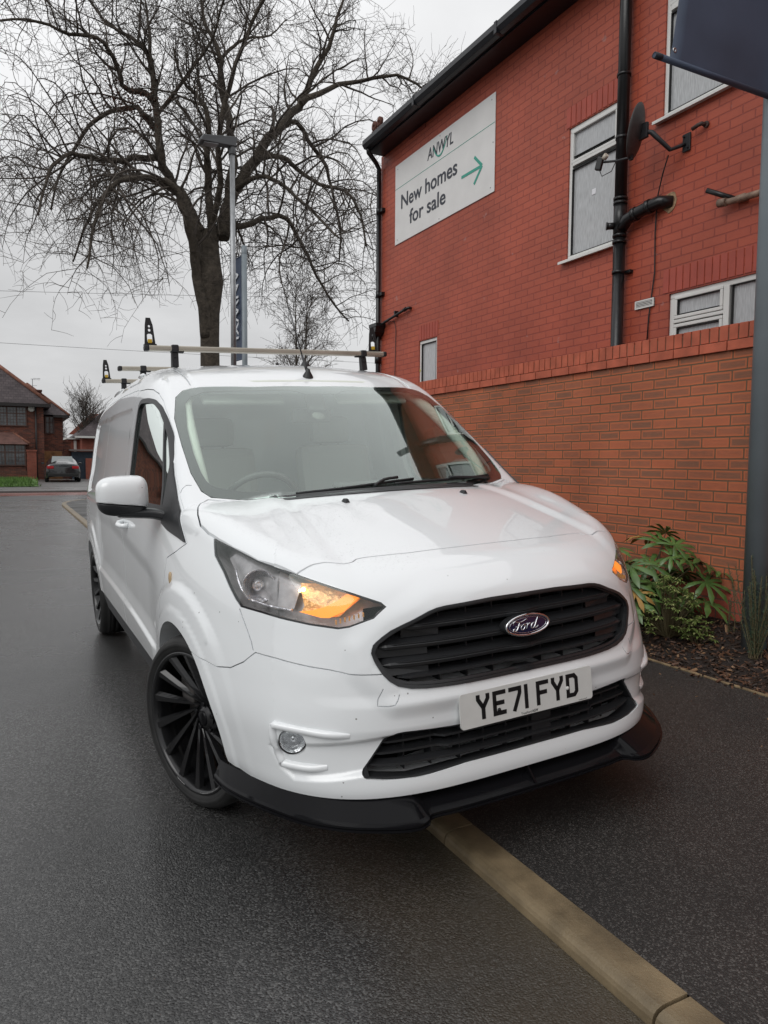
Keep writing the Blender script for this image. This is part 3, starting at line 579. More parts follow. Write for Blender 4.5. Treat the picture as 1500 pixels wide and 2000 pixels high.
# ------------------------------------------------------------------ banner poles
M_navy=mat('navy_banner_cloth',(.046,.062,.10),.65,nscale=2.0,namp=.25,bump=.2,bscale=500,bdist=.001); M_pole=mat('slate_painted_pole',(.185,.215,.235),.38,nscale=3,namp=.12)
M_rod=mat('dark_rod_end',(.01,.012,.02),.5); M_wht=mat('banner_white',(.6,.62,.65),.6)
def banner_pole(x,y,z0,top,zbot,ztop,dv,wid,label,text=False,rp=.073):
    root=empty('banner_pole',(x,y,z0),label=label,cat='banner pole',group='slate poles carrying navy sales banners')
    b=MB(); b.cyl((0,0,0),(0,0,top-z0),rp,n=32); b.lathe([(rp+.002,top-z0-.2),(rp+.002,top-z0-.19),(rp+.002,top-z0),(0,top-z0+.015)],n=24); b.build('pole',M_pole,root)
    d=Vector((dv[0],dv[1],0)).normalized(); n=Vector((-d.y,d.x,0))
    for zz in (zbot,ztop):
        b=MB(); p0=d*(rp-.01)+Vector((0,0,zz-z0)); b.cyl(p0,p0+d*(wid+.03),.016,n=14); b.lathe([(.0,-.02),(.010,-.02),(.0105,.0),(.0165,.0),(.0165,-.05)],o=p0+d*(wid+.031),ax=d,n=14,m=1)
        b.build('rod',[M_navy,M_rod],root)
    b=MB(); nu,nv=10,36; vs=[]; fs=[]
    for s_ in (0,1):
        for j in range(nv+1):
            t=j/nv; inset=.14*wid*math.sin(math.pi*t)**.8
            for i in range(nu+1):
                u=i/nu; ww=rp+.01+(wid-.03-inset-rp)*u+.0
                bulge=.02*math.sin(math.pi*t)*math.sin(3*u+t*9)+.012*math.sin(t*25+u*4)*(1-abs(2*t-1))
                q=d*ww+n*(bulge+(.0025 if s_ else -.0025)+(.016 if t in (0,1) else 0)*(0))+Vector((0,0,zbot-z0+.012+(ztop-zbot-.024)*t)); vs.append(q)
    K=(nu+1)*(nv+1)
    for s_ in (0,1):
        for j in range(nv):
            for i in range(nu): a=s_*K+j*(nu+1)+i; fs.append([a,a+1,a+nu+2,a+nu+1])
    for j in range(nv): fs.append([j*(nu+1)+nu,(j+1)*(nu+1)+nu,K+(j+1)*(nu+1)+nu,K+j*(nu+1)+nu])
    b.add(vs,fs,0,True); bn=b.build('banner',M_navy,root)
    b=MB(); 
    for zz in (zbot+.06,ztop-.06): b.lathe([(.006,-.004),(.013,-.004),(.013,.004),(.006,.004),(.006,-.004)],o=d*(wid-.05)+Vector((0,0,zz-z0)),ax=n,n=14)
    split_loose(b.build('eyelet',mat('eyelet_metal',(.5,.5,.5),.3,1),root))
    if text:
        # white lettering reading downwards on both faces
        for sgn in (1,-1):
            Xd=Vector((0,0,-1)); Yd=(-d if sgn>0 else d); 
            Z=Xd.cross(Yd); o=d*((rp+wid*.78) if sgn>0 else (rp+wid*.22))+Vector((0,0,ztop-z0-.28)); o=o+Z*.045
            text_mesh('ANWYL','lettering',M_wht,root,Matrix(((Xd.x,Yd.x,Z.x,o.x),(Xd.y,Yd.y,Z.y,o.y),(Xd.z,Yd.z,Z.z,o.z),(0,0,0,1))),w=2.0,h=wid*.50,ext=.003,bold=.004)
        b=MB(); q=[]
        for k in range(12):
            t=k/11; q.append(d*(rp+wid*(.50+.22*math.sin(t*math.pi)))-n*.06+Vector((0,0,ztop-z0-.75-1.4*t)))
        b.tube(q,.018,6); b.build('swoosh',M_teal,root)
    return root
banner_pole(2.535,.12,.15,6.6,3.43,6.0,(-1,.0),.90,'slate pole with dark navy banner standing in the mulch bed beside the wall')
banner_pole(4.045,16,.06,6.81,3.95,6.60,(-.12,.99),.80,'distant slate pole with white lettered navy banner standing beside the grey lamp post',text=True,rp=.07)
# ------------------------------------------------------------------ street lamp
M_galv=mat('galvanised_steel',(.30,.31,.32),.42,.7,nscale=12,namp=.15); M_lampg=mat('lamp_head_grey',(.10,.105,.11),.45)
lx=2.35
lamp=empty('street_lamp',(lx,11,.09),label='grey galvanised street lamp with a flat head in front of the big bare tree',cat='street lamp')
b=MB(); b.tube([(0,0,0),(0,0,1.2)],.084,18); b.tube([(0,0,1.2),(0,0,1.3)],[.084,.055],18); b.tube([(0,0,1.3),(0,0,6.98)],[.055,.046],18); b.build('post',M_galv,lamp)
b=MB(); b.cyl((0,0,6.88),(0,0,7.06),.062,n=16)
b.add([(-.60,-.12,6.99),(.06,-.07,7.02),(.06,.07,7.02),(-.60,.12,6.99),(-.56,-.13,7.10),(.08,-.08,7.20),(.08,.08,7.20),(-.56,.13,7.10),(-.62,-.10,7.03),(-.62,.10,7.03)],[(0,3,2,1),(4,5,6,7),(0,1,5,4),(1,2,6,5),(2,3,7,6),(0,4,8),(3,9,7),(0,8,9,3),(8,4,7,9)])
b.build('lamp_head',M_lampg,lamp,bevel=.012)
b=MB(); b.box((-.54,-.09,6.982),(-.28,.09,6.992),0,rot=Euler((0,-.045,0)).to_matrix()); b.build('lamp_lens',mat('lamp_lens_glass',(.25,.26,.27),.15),lamp)
b=MB(); b.cyl((-.03,0,6.96),(-.03,0,7.0),.02,n=10); b.build('photocell',M_lampg,lamp)
# ================================================================== TREES
M_bark=mat('tree_bark',(.075,.062,.048),.9,nscale=6,namp=.45,bump=1,bscale=18,bdist=.05)
M_twig=mat('tree_twig',(.075,.062,.052),.85,nscale=3,namp=.3)
def rvec(rd): 
    while True:
        v=Vector((rd.uniform(-1,1),rd.uniform(-1,1),rd.uniform(-1,1)))
        if .05<v.length<1: return v.normalized()
def grow(rd,p,d,length,nseg,wander,grav):
    pts=[p.copy()]; d=d.normalized(); st=length/nseg
    for i in range(nseg):
        d=(d+rvec(rd)*wander+Vector((0,0,grav(i/nseg)))).normalized(); p=p+d*st; pts.append(p.copy())
    return pts
def kids(rd,pts,radii,n,lo,fn):
    res=[]
    m=len(pts)-1
    for k in range(n):
        t=lo+(1-lo)*(k+rd.random())/n; f=t*m; i=min(int(f),m-1); a=f-i
        p=pts[i].lerp(pts[i+1],a); tg=(pts[i+1]-pts[i]).normalized(); r=radii[i]*(1-a)+radii[i+1]*a
        res.append(fn(p,tg,r,t))
    return res
def side_dir(rd,tg,spread,up):
    v=rvec(rd); v=(v-tg*v.dot(tg)).normalized(); return (tg*(1-spread)+v*spread+Vector((0,0,up))).normalized()
big=empty('bare_tree',(4.62,22,0),label='tall bare spreading tree with drooping branch ends behind the street lamp',cat='tree',group=None)
rd=random.Random(77); O=Vector((4.62,22,0))
T=MB()
def L2(xz,dys): return [Vector((x,22+dy,z))-O for (x,z),dy in zip(xz,dys)]
def dyr(n,end,st=0): return [st+(end-st)*(i/(n-1))**1.2+.15*math.sin(i*1.7+end) for i in range(n)]
limbs=[]
def limb(xz,r0,r1,end,st=0):
    P=smooth_poly(L2(xz,dyr(len(xz),end,st)),3); k=len(P); rr=[r0+(r1-r0)*(i/(k-1))**.8 for i in range(k)]
    P=[p+rvec(rd)*min(.06,.5*rr[i])*(i>0) for i,p in enumerate(P)]
    T.tube(P,rr,10); limbs.append((P,rr)); return P
T.lathe([(.62,-.1),(.50,.15),(.40,.6),(.35,1.2),(.33,2.5),(.315,4.4),(.31,5.4),(.33,6.2),(.42,6.9),(.47,7.25),(.40,7.7),(.34,8.2),(.30,8.9)],n=18)
limb([(4.50,5.4),(4.33,6.3),(4.14,7.3),(4.05,8.0),(3.69,8.98),(3.35,9.7),(2.84,9.88),(2.17,9.68),(1.51,9.32),(1.02,8.5),(.77,7.6),(.6,6.6)],.22,.03,-2.5)
limb([(4.75,7.9),(4.55,8.3),(4.22,8.97),(3.88,9.88),(3.53,10.42),(3.2,11.13),(3.13,12.22),(3.06,13.29),(3.07,14.3),(2.74,14.71),(2.18,15.13),(1.62,15.6),(1.0,16.3)],.24,.03,1.5)
limb([(4.76,8.5),(4.58,9.56),(4.55,10.6),(4.47,11.38),(4.34,12.39),(4.08,12.68),(3.56,12.99),(3.2,13.6)],.16,.03,-1.5)
limb([(3.07,14.3),(3.04,15.28),(3.01,16.2),(2.9,17.3)],.08,.02,1.9,1.3)
limb([(4.94,8.7),(5.23,9.75),(5.42,10.85),(5.48,12.1),(5.35,13.13),(5.17,14.14),(5.13,14.82),(4.74,15.74),(4.65,16.6),(4.6,17.8)],.20,.03,.8)
limb([(5.18,14.83),(5.74,15.49),(6.39,15.93),(7.17,16.4),(7.9,17.3)],.07,.02,1.4,.7)
limb([(5.04,8.7),(5.51,10.33),(6.18,11.44),(6.86,12.47),(7.65,13.37),(8.06,14.37),(8.67,15.53),(8.88,16.41),(9.29,17.6)],.25,.03,-.8)
limb([(7.65,13.37),(8.67,14.14),(9.84,14.6),(11.05,14.88),(12.0,14.4),(12.7,13.4)],.11,.02,-1.6,-.5)
limb([(6.18,11.35),(6.86,11.47),(7.45,11.12),(8.06,10.58),(8.78,10.32),(9.2,9.5),(9.3,8.44)],.10,.03,-2.5,-.4)
limb([(7.06,12.6),(7.65,12.91),(8.36,12.3),(9.1,11.98),(9.6,10.98),(9.94,10.07),(10.1,9.0)],.10,.03,1.8,-.4)
limb([(5.2,9.0),(5.6,9.18),(6.46,9.58),(7.45,9.83),(8.16,9.09),(8.57,8.36),(9.21,7.39),(10.2,6.62)],.13,.03,1.0)
limb([(3.2,11.13),(2.52,11.0),(1.78,10.69),(.98,10.46),(.36,10.26),(-.11,9.77),(-.43,8.92),(-.6,8.0)],.12,.03,-2.0,.7)
limb([(3.13,12.22),(2.55,12.76),(1.81,12.67),(1.17,12.28),(.61,11.36),(.21,10.55),(.0,9.6)],.11,.03,2.6,.9)
limb([(3.06,13.1),(2.55,13.2),(2.06,13.2),(1.75,13.74),(1.21,14.06),(.43,13.86),(-.38,13.85),(-1.4,13.32),(-2.2,12.6)],.11,.02,-1.5,.9)
limb([(3.1,12.6),(3.9,13.6),(4.5,14.4),(4.7,15.3),(5.4,16.5)],.07,.02,-3.5,.9)
limb([(5.3,10.2),(5.9,10.6),(6.4,10.4),(6.9,9.8),(7.3,8.9),(7.5,8.0)],.10,.03,-4.0,0)
limb([(5.1,9.3),(5.3,10.0),(5.9,10.3),(6.5,10.2),(7.2,9.6)],.10,.03,4.5,0)
limb([(4.4,8.8),(4.0,9.9),(3.2,10.7),(2.3,10.9),(1.6,10.3),(1.1,9.4),(.8,8.5)],.11,.03,4.5,0)
limb([(4.7,8.8),(4.8,10.2),(4.6,11.6),(4.9,13.2),(5.4,14.6),(6.2,15.6)],.13,.03,-4.5,0)
limb([(4.7,9.0),(4.9,10.5),(5.2,12.0),(5.0,13.6),(4.4,15.2)],.12,.03,4.8,0)
for p in limbs: pass
T.build('trunk',M_bark,big,fix=False)
K=MB()
def droopf(a,b): return lambda t:a*(1-t)-b*t
lim2=[]
for (P,rr) in limbs:
    n=int(7+len(P)*.46)
    for (p,tg,r,t) in kids(rd,P,rr,n,.22,lambda *a:a):
        d=side_dir(rd,tg,rd.uniform(.55,.85),.25); ln=rd.uniform(1.4,3.6)*(1.1-.40*t)
        low=(p.z<12.5); ln*=(1.3 if low else .9); q=grow(rd,p,d,ln,8,.24,droopf(.12,.72 if low else .06))
        r0=min(r*.55,.045); R2=[r0*(1-.78*i/8) for i in range(9)]; K.tube(q,R2,5,caps=False); lim2.append((q,R2))
    lim2.append((P[len(P)//2:],rr[len(P)//2:]))
lim3=[]
for (P,rr) in lim2:
    for (p,tg,r,t) in kids(rd,P,rr,rd.randint(6,9),.12,lambda *a:a):
        d=side_dir(rd,tg,rd.uniform(.5,.9),.1); ln=rd.uniform(.7,2.0)
        low=(p.z<11.5); ln*=(1.35 if low else .9); q=grow(rd,p,d,ln,6,.28,droopf(.05,.75 if low else .02))
        r0=max(.009,min(r*.6,.018)); R2=[max(.0045,r0*(1-.7*i/6)) for i in range(7)]; K.tube(q,R2,4,caps=False); lim3.append((q,R2))
print('lim3',len(lim3))
for (P,rr) in lim3:
    for (p,tg,r,t) in kids(rd,P,rr,rd.randint(4,6),.15,lambda *a:a):
        d=side_dir(rd,tg,rd.uniform(.5,.95),.15); ln=rd.uniform(.25,.75)
        q=grow(rd,p,d,ln,3,.32,lambda t:.12 if t>.4 else -.05); K.tube(q,[.0068,.0056,.0046,.0036],3,caps=False)
K.build('crown',M_twig,big,fix=False)
# mistletoe-like clump of old leaves
b=MB(); rr_=random.Random(9)
for i in range(900):
    c_=Vector((2.35,-.3+22-22,12.6)); v=Vector((rr_.gauss(0,.55),rr_.gauss(0,.5),rr_.gauss(0,.5))); p=Vector((2.35-4.62,.2,12.55))+v
    a=rvec(rr_)*.05; c2=rvec(rr_)*.03; b.add([p-a,p+c2,p+a,p-c2],[(0,1,2,3)])
b.build('dead_leaves',mat('dead_leaf',(.07,.028,.018),.9),big,fix=False)

def small_tree(name,loc,h,spread,label,seed,n1=22,up=.5,fine=1.0,droop=.0,rt=.12,grp=None,trunks=1,lv3=5,tw=.012):
    rd=random.Random(seed); root=empty(name,loc,label=label,cat='tree',group=grp); T=MB(); K=MB(); l1=[]
    for tk in range(trunks):
        bx=Vector((rd.uniform(-.5,.5),rd.uniform(-.5,.5),0))*(trunks>1)
        P=grow(rd,bx,Vector((rd.uniform(-.15,.15),0,1)),h*.92,10,.06,lambda t:.1); rr=[rt*(1-.85*i/10) for i in range(11)]; T.tube(P,rr,8); l1.append((P,rr,.25))
    T.build('trunk',M_bark,root,fix=False)
    l2=[]
    for (P,rr,lo) in l1:
        for (p,tg,r,t) in kids(rd,P,rr,n1,lo,lambda *a:a):
            d=side_dir(rd,tg,.62,up); q=grow(rd,p,d,spread*rd.uniform(.6,1.1)*(1.15-.7*t),7,.14,lambda s:.08-droop*s); r0=r*.5; R2=[max(tw,r0*(1-.7*i/7)) for i in range(8)]; K.tube(q,R2,4,caps=False); l2.append((q,R2))
        l2.append((P[5:],rr[5:]))
    l3=[]
    for (P,rr) in l2:
        for (p,tg,r,t) in kids(rd,P,rr,9,.1,lambda *a:a):
            d=side_dir(rd,tg,.55,up*.5); q=grow(rd,p,d,spread*rd.uniform(.18,.45),4,.2,lambda s:.05-droop*s); K.tube(q,[tw*1.1,tw,tw*.9,tw*.8,tw*.7],3,caps=False); l3.append((q,[tw]*5))
    for (P,rr) in l3:
        for (p,tg,r,t) in kids(rd,P,rr,lv3,.1,lambda *a:a):
            d=side_dir(rd,tg,.6,up*.4); q=grow(rd,p,d,spread*rd.uniform(.06,.18),2,.25,lambda s:-droop*.5); K.tube(q,[tw*.8,tw*.7,tw*.5],3,caps=False)
    K.build('crown',M_twig,root,fix=False); return root
small_tree('birch_tree',(13.2,38,0),11.8,3.4,'hazy fine twigged bare tree low behind the big tree, above the van roof',5,n1=26,up=.35,droop=.25,rt=.14,trunks=2,lv3=4)
small_tree('bare_tree',(4.9,62,0),5.4,4.2,'bare fan shaped tree behind the distant houses left of the van roof',8,n1=34,up=.85,rt=.14,lv3=3,tw=.013)
small_tree('bare_tree',(2.6,66,0),3.9,2.0,'small pale bare tree between the dark brick house and the grey roofed brick house',12,n1=20,up=.8,rt=.09,lv3=3,tw=.011)
# ------------------------------------------------------------------ overhead cables
M_cable=mat('overhead_cable_black',(.02,.02,.02),.6)
def cable(a,b_,sag,label):
    a,b_=Vector(a),Vector(b_); pts=[]
    for i in range(25): t=i/24; p=a.lerp(b_,t); p.z-=sag*4*t*(1-t); pts.append(p)
    b=MB(); b.tube(pts,.008,5); b.build('overhead_cable',M_cable,None,label,'cable','overhead cables crossing the sky')
cable((-25,33,6.9),(35,33,12.1),.5,'upper thin overhead cable crossing low in the sky above the distant brick house')
cable((-25,36,6.7),(40,36,7.9),.5,'lower thin overhead cable rising towards the right behind the bare tree')
# ================================================================== PLANTS in the bed
M_leafA=mat('castor_leaf',(.07,.135,.035),.30,nscale=9,namp=.35,spec=.6); M_leafB=mat('pieris_leaf',(.12,.17,.045),.4,nscale=20,namp=.35); M_leafC=mat('rosemary_leaf',(.045,.085,.045),.6,nscale=20,namp=.3); M_stem=mat('plant_stem',(.11,.09,.045),.7); M_leafY=mat('yellowing_leaf',(.35,.20,.05),.6)
def finger_leaf(b,c,nrm,dirv,L,m=0,lobes=8):
    nrm=Vector(nrm).normalized(); x=(Vector(dirv)-nrm*Vector(dirv).dot(nrm)).normalized(); y=nrm.cross(x)
    pts=[]
    for k in range(lobes):
        a=(-2.25+4.5*k/(lobes-1)); ln=L*(1-.22*abs(a)/2.25)
        def P(r,da,z=0): return c+(x*math.cos(a+da)+y*math.sin(a+da))*r+nrm*z
        dr=-.16*L
        pts=[P(.22*L,-.30),P(.45*ln,-.19,.02*L-.03*L),P(.75*ln,-.145,dr*.5),P(ln,0,dr*1.6),P(.75*ln,.145,dr*.5),P(.45*ln,.19,-.01*L),P(.22*L,.30)]
        mid=[c,P(.45*ln,0,.03*L),P(.75*ln,0,dr*.35)]
        o=len(b.v); b.add([mid[0],mid[1],mid[2]]+pts,[(0,3,4,1),(1,4,5,2),(2,5,6),(2,6,7),(1,2,7,8),(0,1,8,9)],m,True)
def fatsia(loc,label,seed,n=26,sc=1):
    rd=random.Random(seed); root=empty('castor_oil_plant',loc,label=label,cat='shrub'); b=MB(); s=MB()
    for i in range(n):
        a=rd.uniform(0,6.28); el=rd.uniform(.25,1.35); ln=rd.uniform(.20,.50)*sc
        base=Vector((rd.uniform(-.05,.05),rd.uniform(-.05,.05),rd.uniform(0,.12))); d=Vector((math.cos(a)*math.cos(el),math.sin(a)*math.cos(el),math.sin(el)))
        tip=base+d*ln; s.tube([base,base.lerp(tip,.5)+Vector((0,0,.03)),tip],[.006,.005,.004],5)
        nr=Vector((math.cos(a)*.45,math.sin(a)*.45,.85))+rvec(rd)*.3; finger_leaf(b,tip,nr,d+Vector((0,0,-.4)),rd.uniform(.13,.215)*sc,1 if rd.random()<.05 else 0)
    b.build('leaves',[M_leafA,M_leafY],root,fix=False); s.build('stems',M_stem,root,fix=False); return root
fatsia((2.56,1.02,.19),'glossy green shrub with large fingered leaves against the brick wall beside the van',3,n=46,sc=1.12)
def whorl_shrub(loc,label,seed,n=60,rad=.28,hgt=.30,nm='variegated_shrub'):
    rd=random.Random(seed); root=empty(nm,loc,label=label,cat='shrub'); b=MB(); s=MB()
    for i in range(n):
        v=rvec(rd); v.z=abs(v.z); r=rad*rd.uniform(.55,1); tip=Vector((v.x*r,v.y*r,.04+v.z*hgt*rd.uniform(.6,1.05))); base=Vector((v.x*.03,v.y*.03,0))
        s.tube([base,base.lerp(tip,.55)+Vector((0,0,.02)),tip],[.004,.003,.002],4,caps=False)
        for k in range(9):
            a=6.283*k/9+rd.uniform(-.2,.2); L_=rd.uniform(.030,.048); d=Vector((math.cos(a),math.sin(a),rd.uniform(-.1,.45))).normalized(); sd=Vector((-d.y,d.x,0)).normalized()*L_*.19; mid=tip+d*L_*.55; e=tip+d*L_-Vector((0,0,.010))
            b.add([tip,mid+sd+Vector((0,0,.003)),e,mid-sd+Vector((0,0,.003)),mid-Vector((0,0,.002))],[(0,4,1),(4,2,1),(0,3,4),(4,3,2)],0 if rd.random()<.75 else 1,True)
    b.build('leaves',[M_leafB,mat('pieris_leaf_pale',(.30,.32,.13),.45)],root,fix=False); s.build('stems',M_stem,root,fix=False); return root
whorl_shrub((2.36,.62,.165),'low yellow green shrub with small whorled leaves in front of the large leaved shrub',31,n=95,rad=.25,hgt=.36)
whorl_shrub((2.40,.42,.155),'small sprawling shrub tuft with whorled leaves nearest the grey pole',32,n=18,rad=.13,hgt=.13)
whorl_shrub((2.50,1.6,.18),'dull green shrub half hidden behind the front wing of the van',33,n=90,rad=.33,hgt=.42)
def rosemary(loc,label,seed,n=7,h=.5,nm='rosemary_bush',sp=.12):
    rd=random.Random(seed); root=empty(nm,loc,label=label,cat='shrub',group='rosemary sprigs beside the grey pole'); b=MB(); s=MB()
    for i in range(n):
        P=grow(rd,Vector((rd.uniform(-.03,.03),rd.uniform(-.03,.03),0)),Vector((rd.uniform(-sp,sp)*2,rd.uniform(-sp,sp)*2,1)),h*rd.uniform(.6,1),8,.07,lambda t:.05); s.tube(P,[.003]*9,4,caps=False)
        for (p,tg,r,t) in kids(rd,P,[.003]*9,int(130*h/.5),.05,lambda *a:a):
            d=side_dir(rd,tg,.75,.25)*rd.uniform(.018,.03); q=rvec(rd)*.0016; b.add([p-q,p+q,p+d],[(0,1,2)])
    b.build('needles',M_leafC,root,fix=False); s.build('stems',M_stem,root,fix=False)
rosemary((2.40,.02,.16),'feathery rosemary bush growing in front of the grey pole at the right edge',41,n=26,h=.62,sp=.16)
rosemary((2.62,.36,.19),'thin upright rosemary sprig growing against the wall left of the grey pole',42,n=3,h=.36,sp=.05)
# ================================================================== FAR HOUSES (across the main road)
M_fbrick=brick_mat('dark_brick','xz',(.17,.055,.035),(.075,.032,.026),(.14,.10,.08),bump=.4,mixs=.6,rough=.85)
M_fbrick2=brick_mat('orange_brick','xz',(.26,.075,.05),(.20,.06,.042),(.16,.10,.08),bump=.3,mixs=.5,rough=.85)
M_slate=brick_mat('grey_roof_tiles','xz',(.085,.07,.072),(.055,.045,.048),(.03,.026,.028),bw=.25,bh=.16,ms=.014,bump=.8,mixs=.5,streak=False)
M_hip=mat('terracotta_hip_tile',(.17,.07,.045),.8,nscale=3,namp=.3); M_frm=mat('brown_window_frame',(.07,.035,.028),.6); M_gl=mat('dark_window_glass',(.07,.075,.08),.05,spec=.8,nscale=3,namp=.5); M_wood=mat('oak_garage_door',(.20,.09,.03),.55,nscale=4,namp=.3); M_fascia=mat('black_fascia',(.02,.017,.017),.5); M_wt=mat('white_trim',(.55,.55,.53),.5)
Y=46
S=(Y+2.76)/(45+2.76)
def fx(x): return -1.503+(x+1.503)*S
def fz(z): return 1.313+(z-1.313)*S
def lattice(parent,x0,x1,z0,z1,y,cols,rows=6,name='window'):
    wr=empty(name,(0,0,0),parent=parent); b=MB(); b.box((x0,y-.02,z0),(x1,y+.04,z1)); b.build('glass',M_gl,wr)
    b=MB(); f=.07
    b.box((x0-.05,y-.07,z0-.06),(x1+.05,y+.0,z0)); b.box((x0-.05,y-.06,z1),(x1+.05,y+.0,z1+.06)); 
    for i in range(cols+1): xx=x0+(x1-x0)*i/cols; b.box((xx-f/2,y-.055,z0),(xx+f/2,y-.021,z1))
    b.box((x0+.04,y-.05,z0+(z1-z0)*.64),(x1-.04,y-.022,z0+(z1-z0)*.64+.05))
    b.build('frame',M_frm,wr)
    b=MB()
    for i in range(1,cols*3): xx=x0+(x1-x0)*i/(cols*3); b.box((xx-.008,y-.034,z0),(xx+.008,y-.0205,z1))
    for i in range(1,rows): zz=z0+(z1-z0)*i/rows; b.box((x0,y-.0335,zz-.008),(x1,y-.0208,zz+.008))
    b.build('glazing_bars',M_frm,wr)
fh=empty('brick_house',(0,0,0),label='distant dark brick house with hipped tile roof and leaded bay window at the left edge',cat='house')
b=MB(); xr=fx(.42)
b.box((-14,Y,0),(xr,Y+8,fz(4.50))); b.box((xr+.001,Y+1.6,0),(fx(1.55),Y+8,fz(3.92))); b.build('wall',M_fbrick,fh)
b=MB(); ez=fz(4.52); ax_,az=fx(-3.6),fz(8.35); ov=.35
b.add([(-14.3,Y-ov,ez),(xr+ov,Y-ov,ez),(xr+ov,Y+8.3,ez),(-14.3,Y+8.3,ez),(ax_,Y+4,az),(-9,Y+4,az)],[(0,1,4,5),(1,2,4),(2,3,5,4),(3,0,5),(3,2,1,0)])
b.add([(xr-1.5,Y+1.25,fz(3.98)),(fx(1.9),Y+1.25,fz(3.98)),(fx(1.9),Y+8.3,fz(3.98)),(xr-1.5,Y+8.3,fz(3.98)),(fx(-.3),Y+5,fz(6.1)),(xr-1.5,Y+5,fz(6.1))],[(0,1,4,5),(1,2,4),(2,3,5,4),(3,2,1,0),(0,5,3)])
b.build('roof',M_slate,fh)
b=MB(); b.tube([(xr+ov,Y-ov,ez+.04),(ax_,Y+4,az+.05)],.11,6); b.tube([(fx(1.9),Y+1.25,fz(4.0)),(fx(-.3),Y+5,fz(6.12))],.08,6); split_loose(b.build('hip_tiles',M_hip,fh))
b=MB(); b.box((-14.3,Y-ov-.05,ez-.20),(xr+ov+.05,Y-ov+.05,ez-.01)); b.box((-14.2,Y-ov+.05,ez-.12),(xr+ov,Y-.001,ez-.05)); b.box((xr+.002,Y-.2,ez-.18),(xr+ov+.02,Y+8.2,ez-.02)); b.box((xr+.6,Y+1.2,fz(3.98)-.16),(fx(1.93),Y+1.32,fz(3.98)-.01)); b.box((fx(1.56),Y+1.33,fz(3.98)-.14),(fx(1.93),Y+8.2,fz(3.98)-.02)); b.build('fascia',M_fascia,fh)
b=MB(); b.cyl((fx(-.0),Y-.08,.1),(fx(-.0),Y-.08,ez-.1),.05,n=8); b.build('downpipe',M_fascia,fh)
b=MB(); b.box((fx(-.05),Y+3.0,fz(4.6)),(fx(.47),Y+3.8,fz(5.5))); b.box((fx(-.08),Y+2.95,fz(5.5)),(fx(.5),Y+3.85,fz(5.6))); b.build('chimney',M_fbrick,fh)
b=MB(); ax0=fx(-.03); b.cyl((ax0,Y+3.2,fz(5.3)),(ax0,Y+3.2,fz(6.27)),.02,n=6); b.cyl((ax0-.1,Y+3.2,fz(6.25)),(fx(.42),Y+3.2,fz(6.3)),.012,n=6)
for k in range(6): xx=ax0+.05+k*.075; b.cyl((xx,Y+3.2-.0,fz(6.25)-.06),(xx,Y+3.2,fz(6.25)+.09),.006,n=5)
b.cyl((ax0,Y+3.2,fz(5.85)),(ax0+.25,Y+3.2,fz(5.86)),.01,n=5); b.build('aerial',mat('aerial_metal',(.12,.12,.12),.5,.5),fh)
lattice(fh,fx(-3.0),fx(-.50),fz(3.24),fz(4.27),Y-.01,5)
lattice(fh,fx(.58),fx(1.05),fz(2.9),fz(3.85),Y+1.59,2,5)
b=MB(); b.box((fx(-.98)-2.4,Y-1.0,fz(.35)),(fx(-.60),Y-.001,fz(.92))); b.build('bay_wall',M_fbrick,fh)
lattice(fh,fx(-3.2),fx(-.62),fz(.95),fz(2.05),Y-1.0,5,5)
b=MB(); b.box((fx(-3.2),Y-.98,fz(.92)),(fx(-.62),Y-.001,fz(2.1))); b.build('bay_side',M_frm,fh)
b=MB(); b.add([(fx(-3.4),Y-1.25,fz(2.12)),(fx(-.38),Y-1.25,fz(2.12)),(fx(-.38),Y,fz(2.12)),(fx(-3.4),Y,fz(2.12)),(fx(-1.1),Y-.02,fz(2.82)),(fx(-3.4),Y-.02,fz(2.82))],[(0,1,4,5),(1,2,4),(0,3,2,1),(0,5,3)]); b.build('bay_roof',mat('bay_tiles',(.11,.055,.045),.8,nscale=4,namp=.3,bump=.5),fh)
b=MB(); b.cyl((fx(-1.2),Y,fz(2.8)),(fx(-.38),Y-1.25,fz(2.16)),.07,n=6); b.build('hip_tiles',M_hip,fh)
b=MB(); b.box((fx(.36),Y+1.57,0),(fx(1.47),Y+1.595,fz(1.78))); 
for i in range(2):
    for j in range(3): x0=fx(.42)+i*(fx(1.47)-fx(.36))/2; z0=.12+j*.6; b.box((x0,Y+1.54,z0),(x0+.42,Y+1.568,z0+.45))
b.build('garage_door',M_wood,fh,bevel=.01)
b=MB(); b.lathe([(0,-.12),(.16,-.11),(.19,-.05),(.19,0)],o=(fx(-.22),Y,fz(4.22)),ax=(0,1,0),n=16); b.build('alarm_box',M_wt,fh)
b=MB(); b.box((fx(-.57),Y-3,0),(fx(-.10),Y-2.5,fz(1.70))); b.box((fx(-.60),Y-3.04,fz(1.70)),(fx(-.07),Y-2.46,fz(1.80))); b.build('brick_pier',M_fbrick2,None,'square brick gate pier on the grass in front of the distant bay window','pier')
b=MB(); b.box((-12,Y-2.9,0),(fx(-.575),Y-2.65,fz(.62))); b.build('front_garden_wall',M_fbrick,None,'low dark brick garden wall left of the brick gate pier','wall')
b=MB(); b.box((fx(1.56),Y+1.65,0),(fx(2.0),Y+1.9,fz(2.35))); b.box((fx(1.54),Y+1.6,fz(2.35)),(fx(2.02),Y+1.95,fz(2.42))); b.build('linking_wall',M_fbrick,fh)
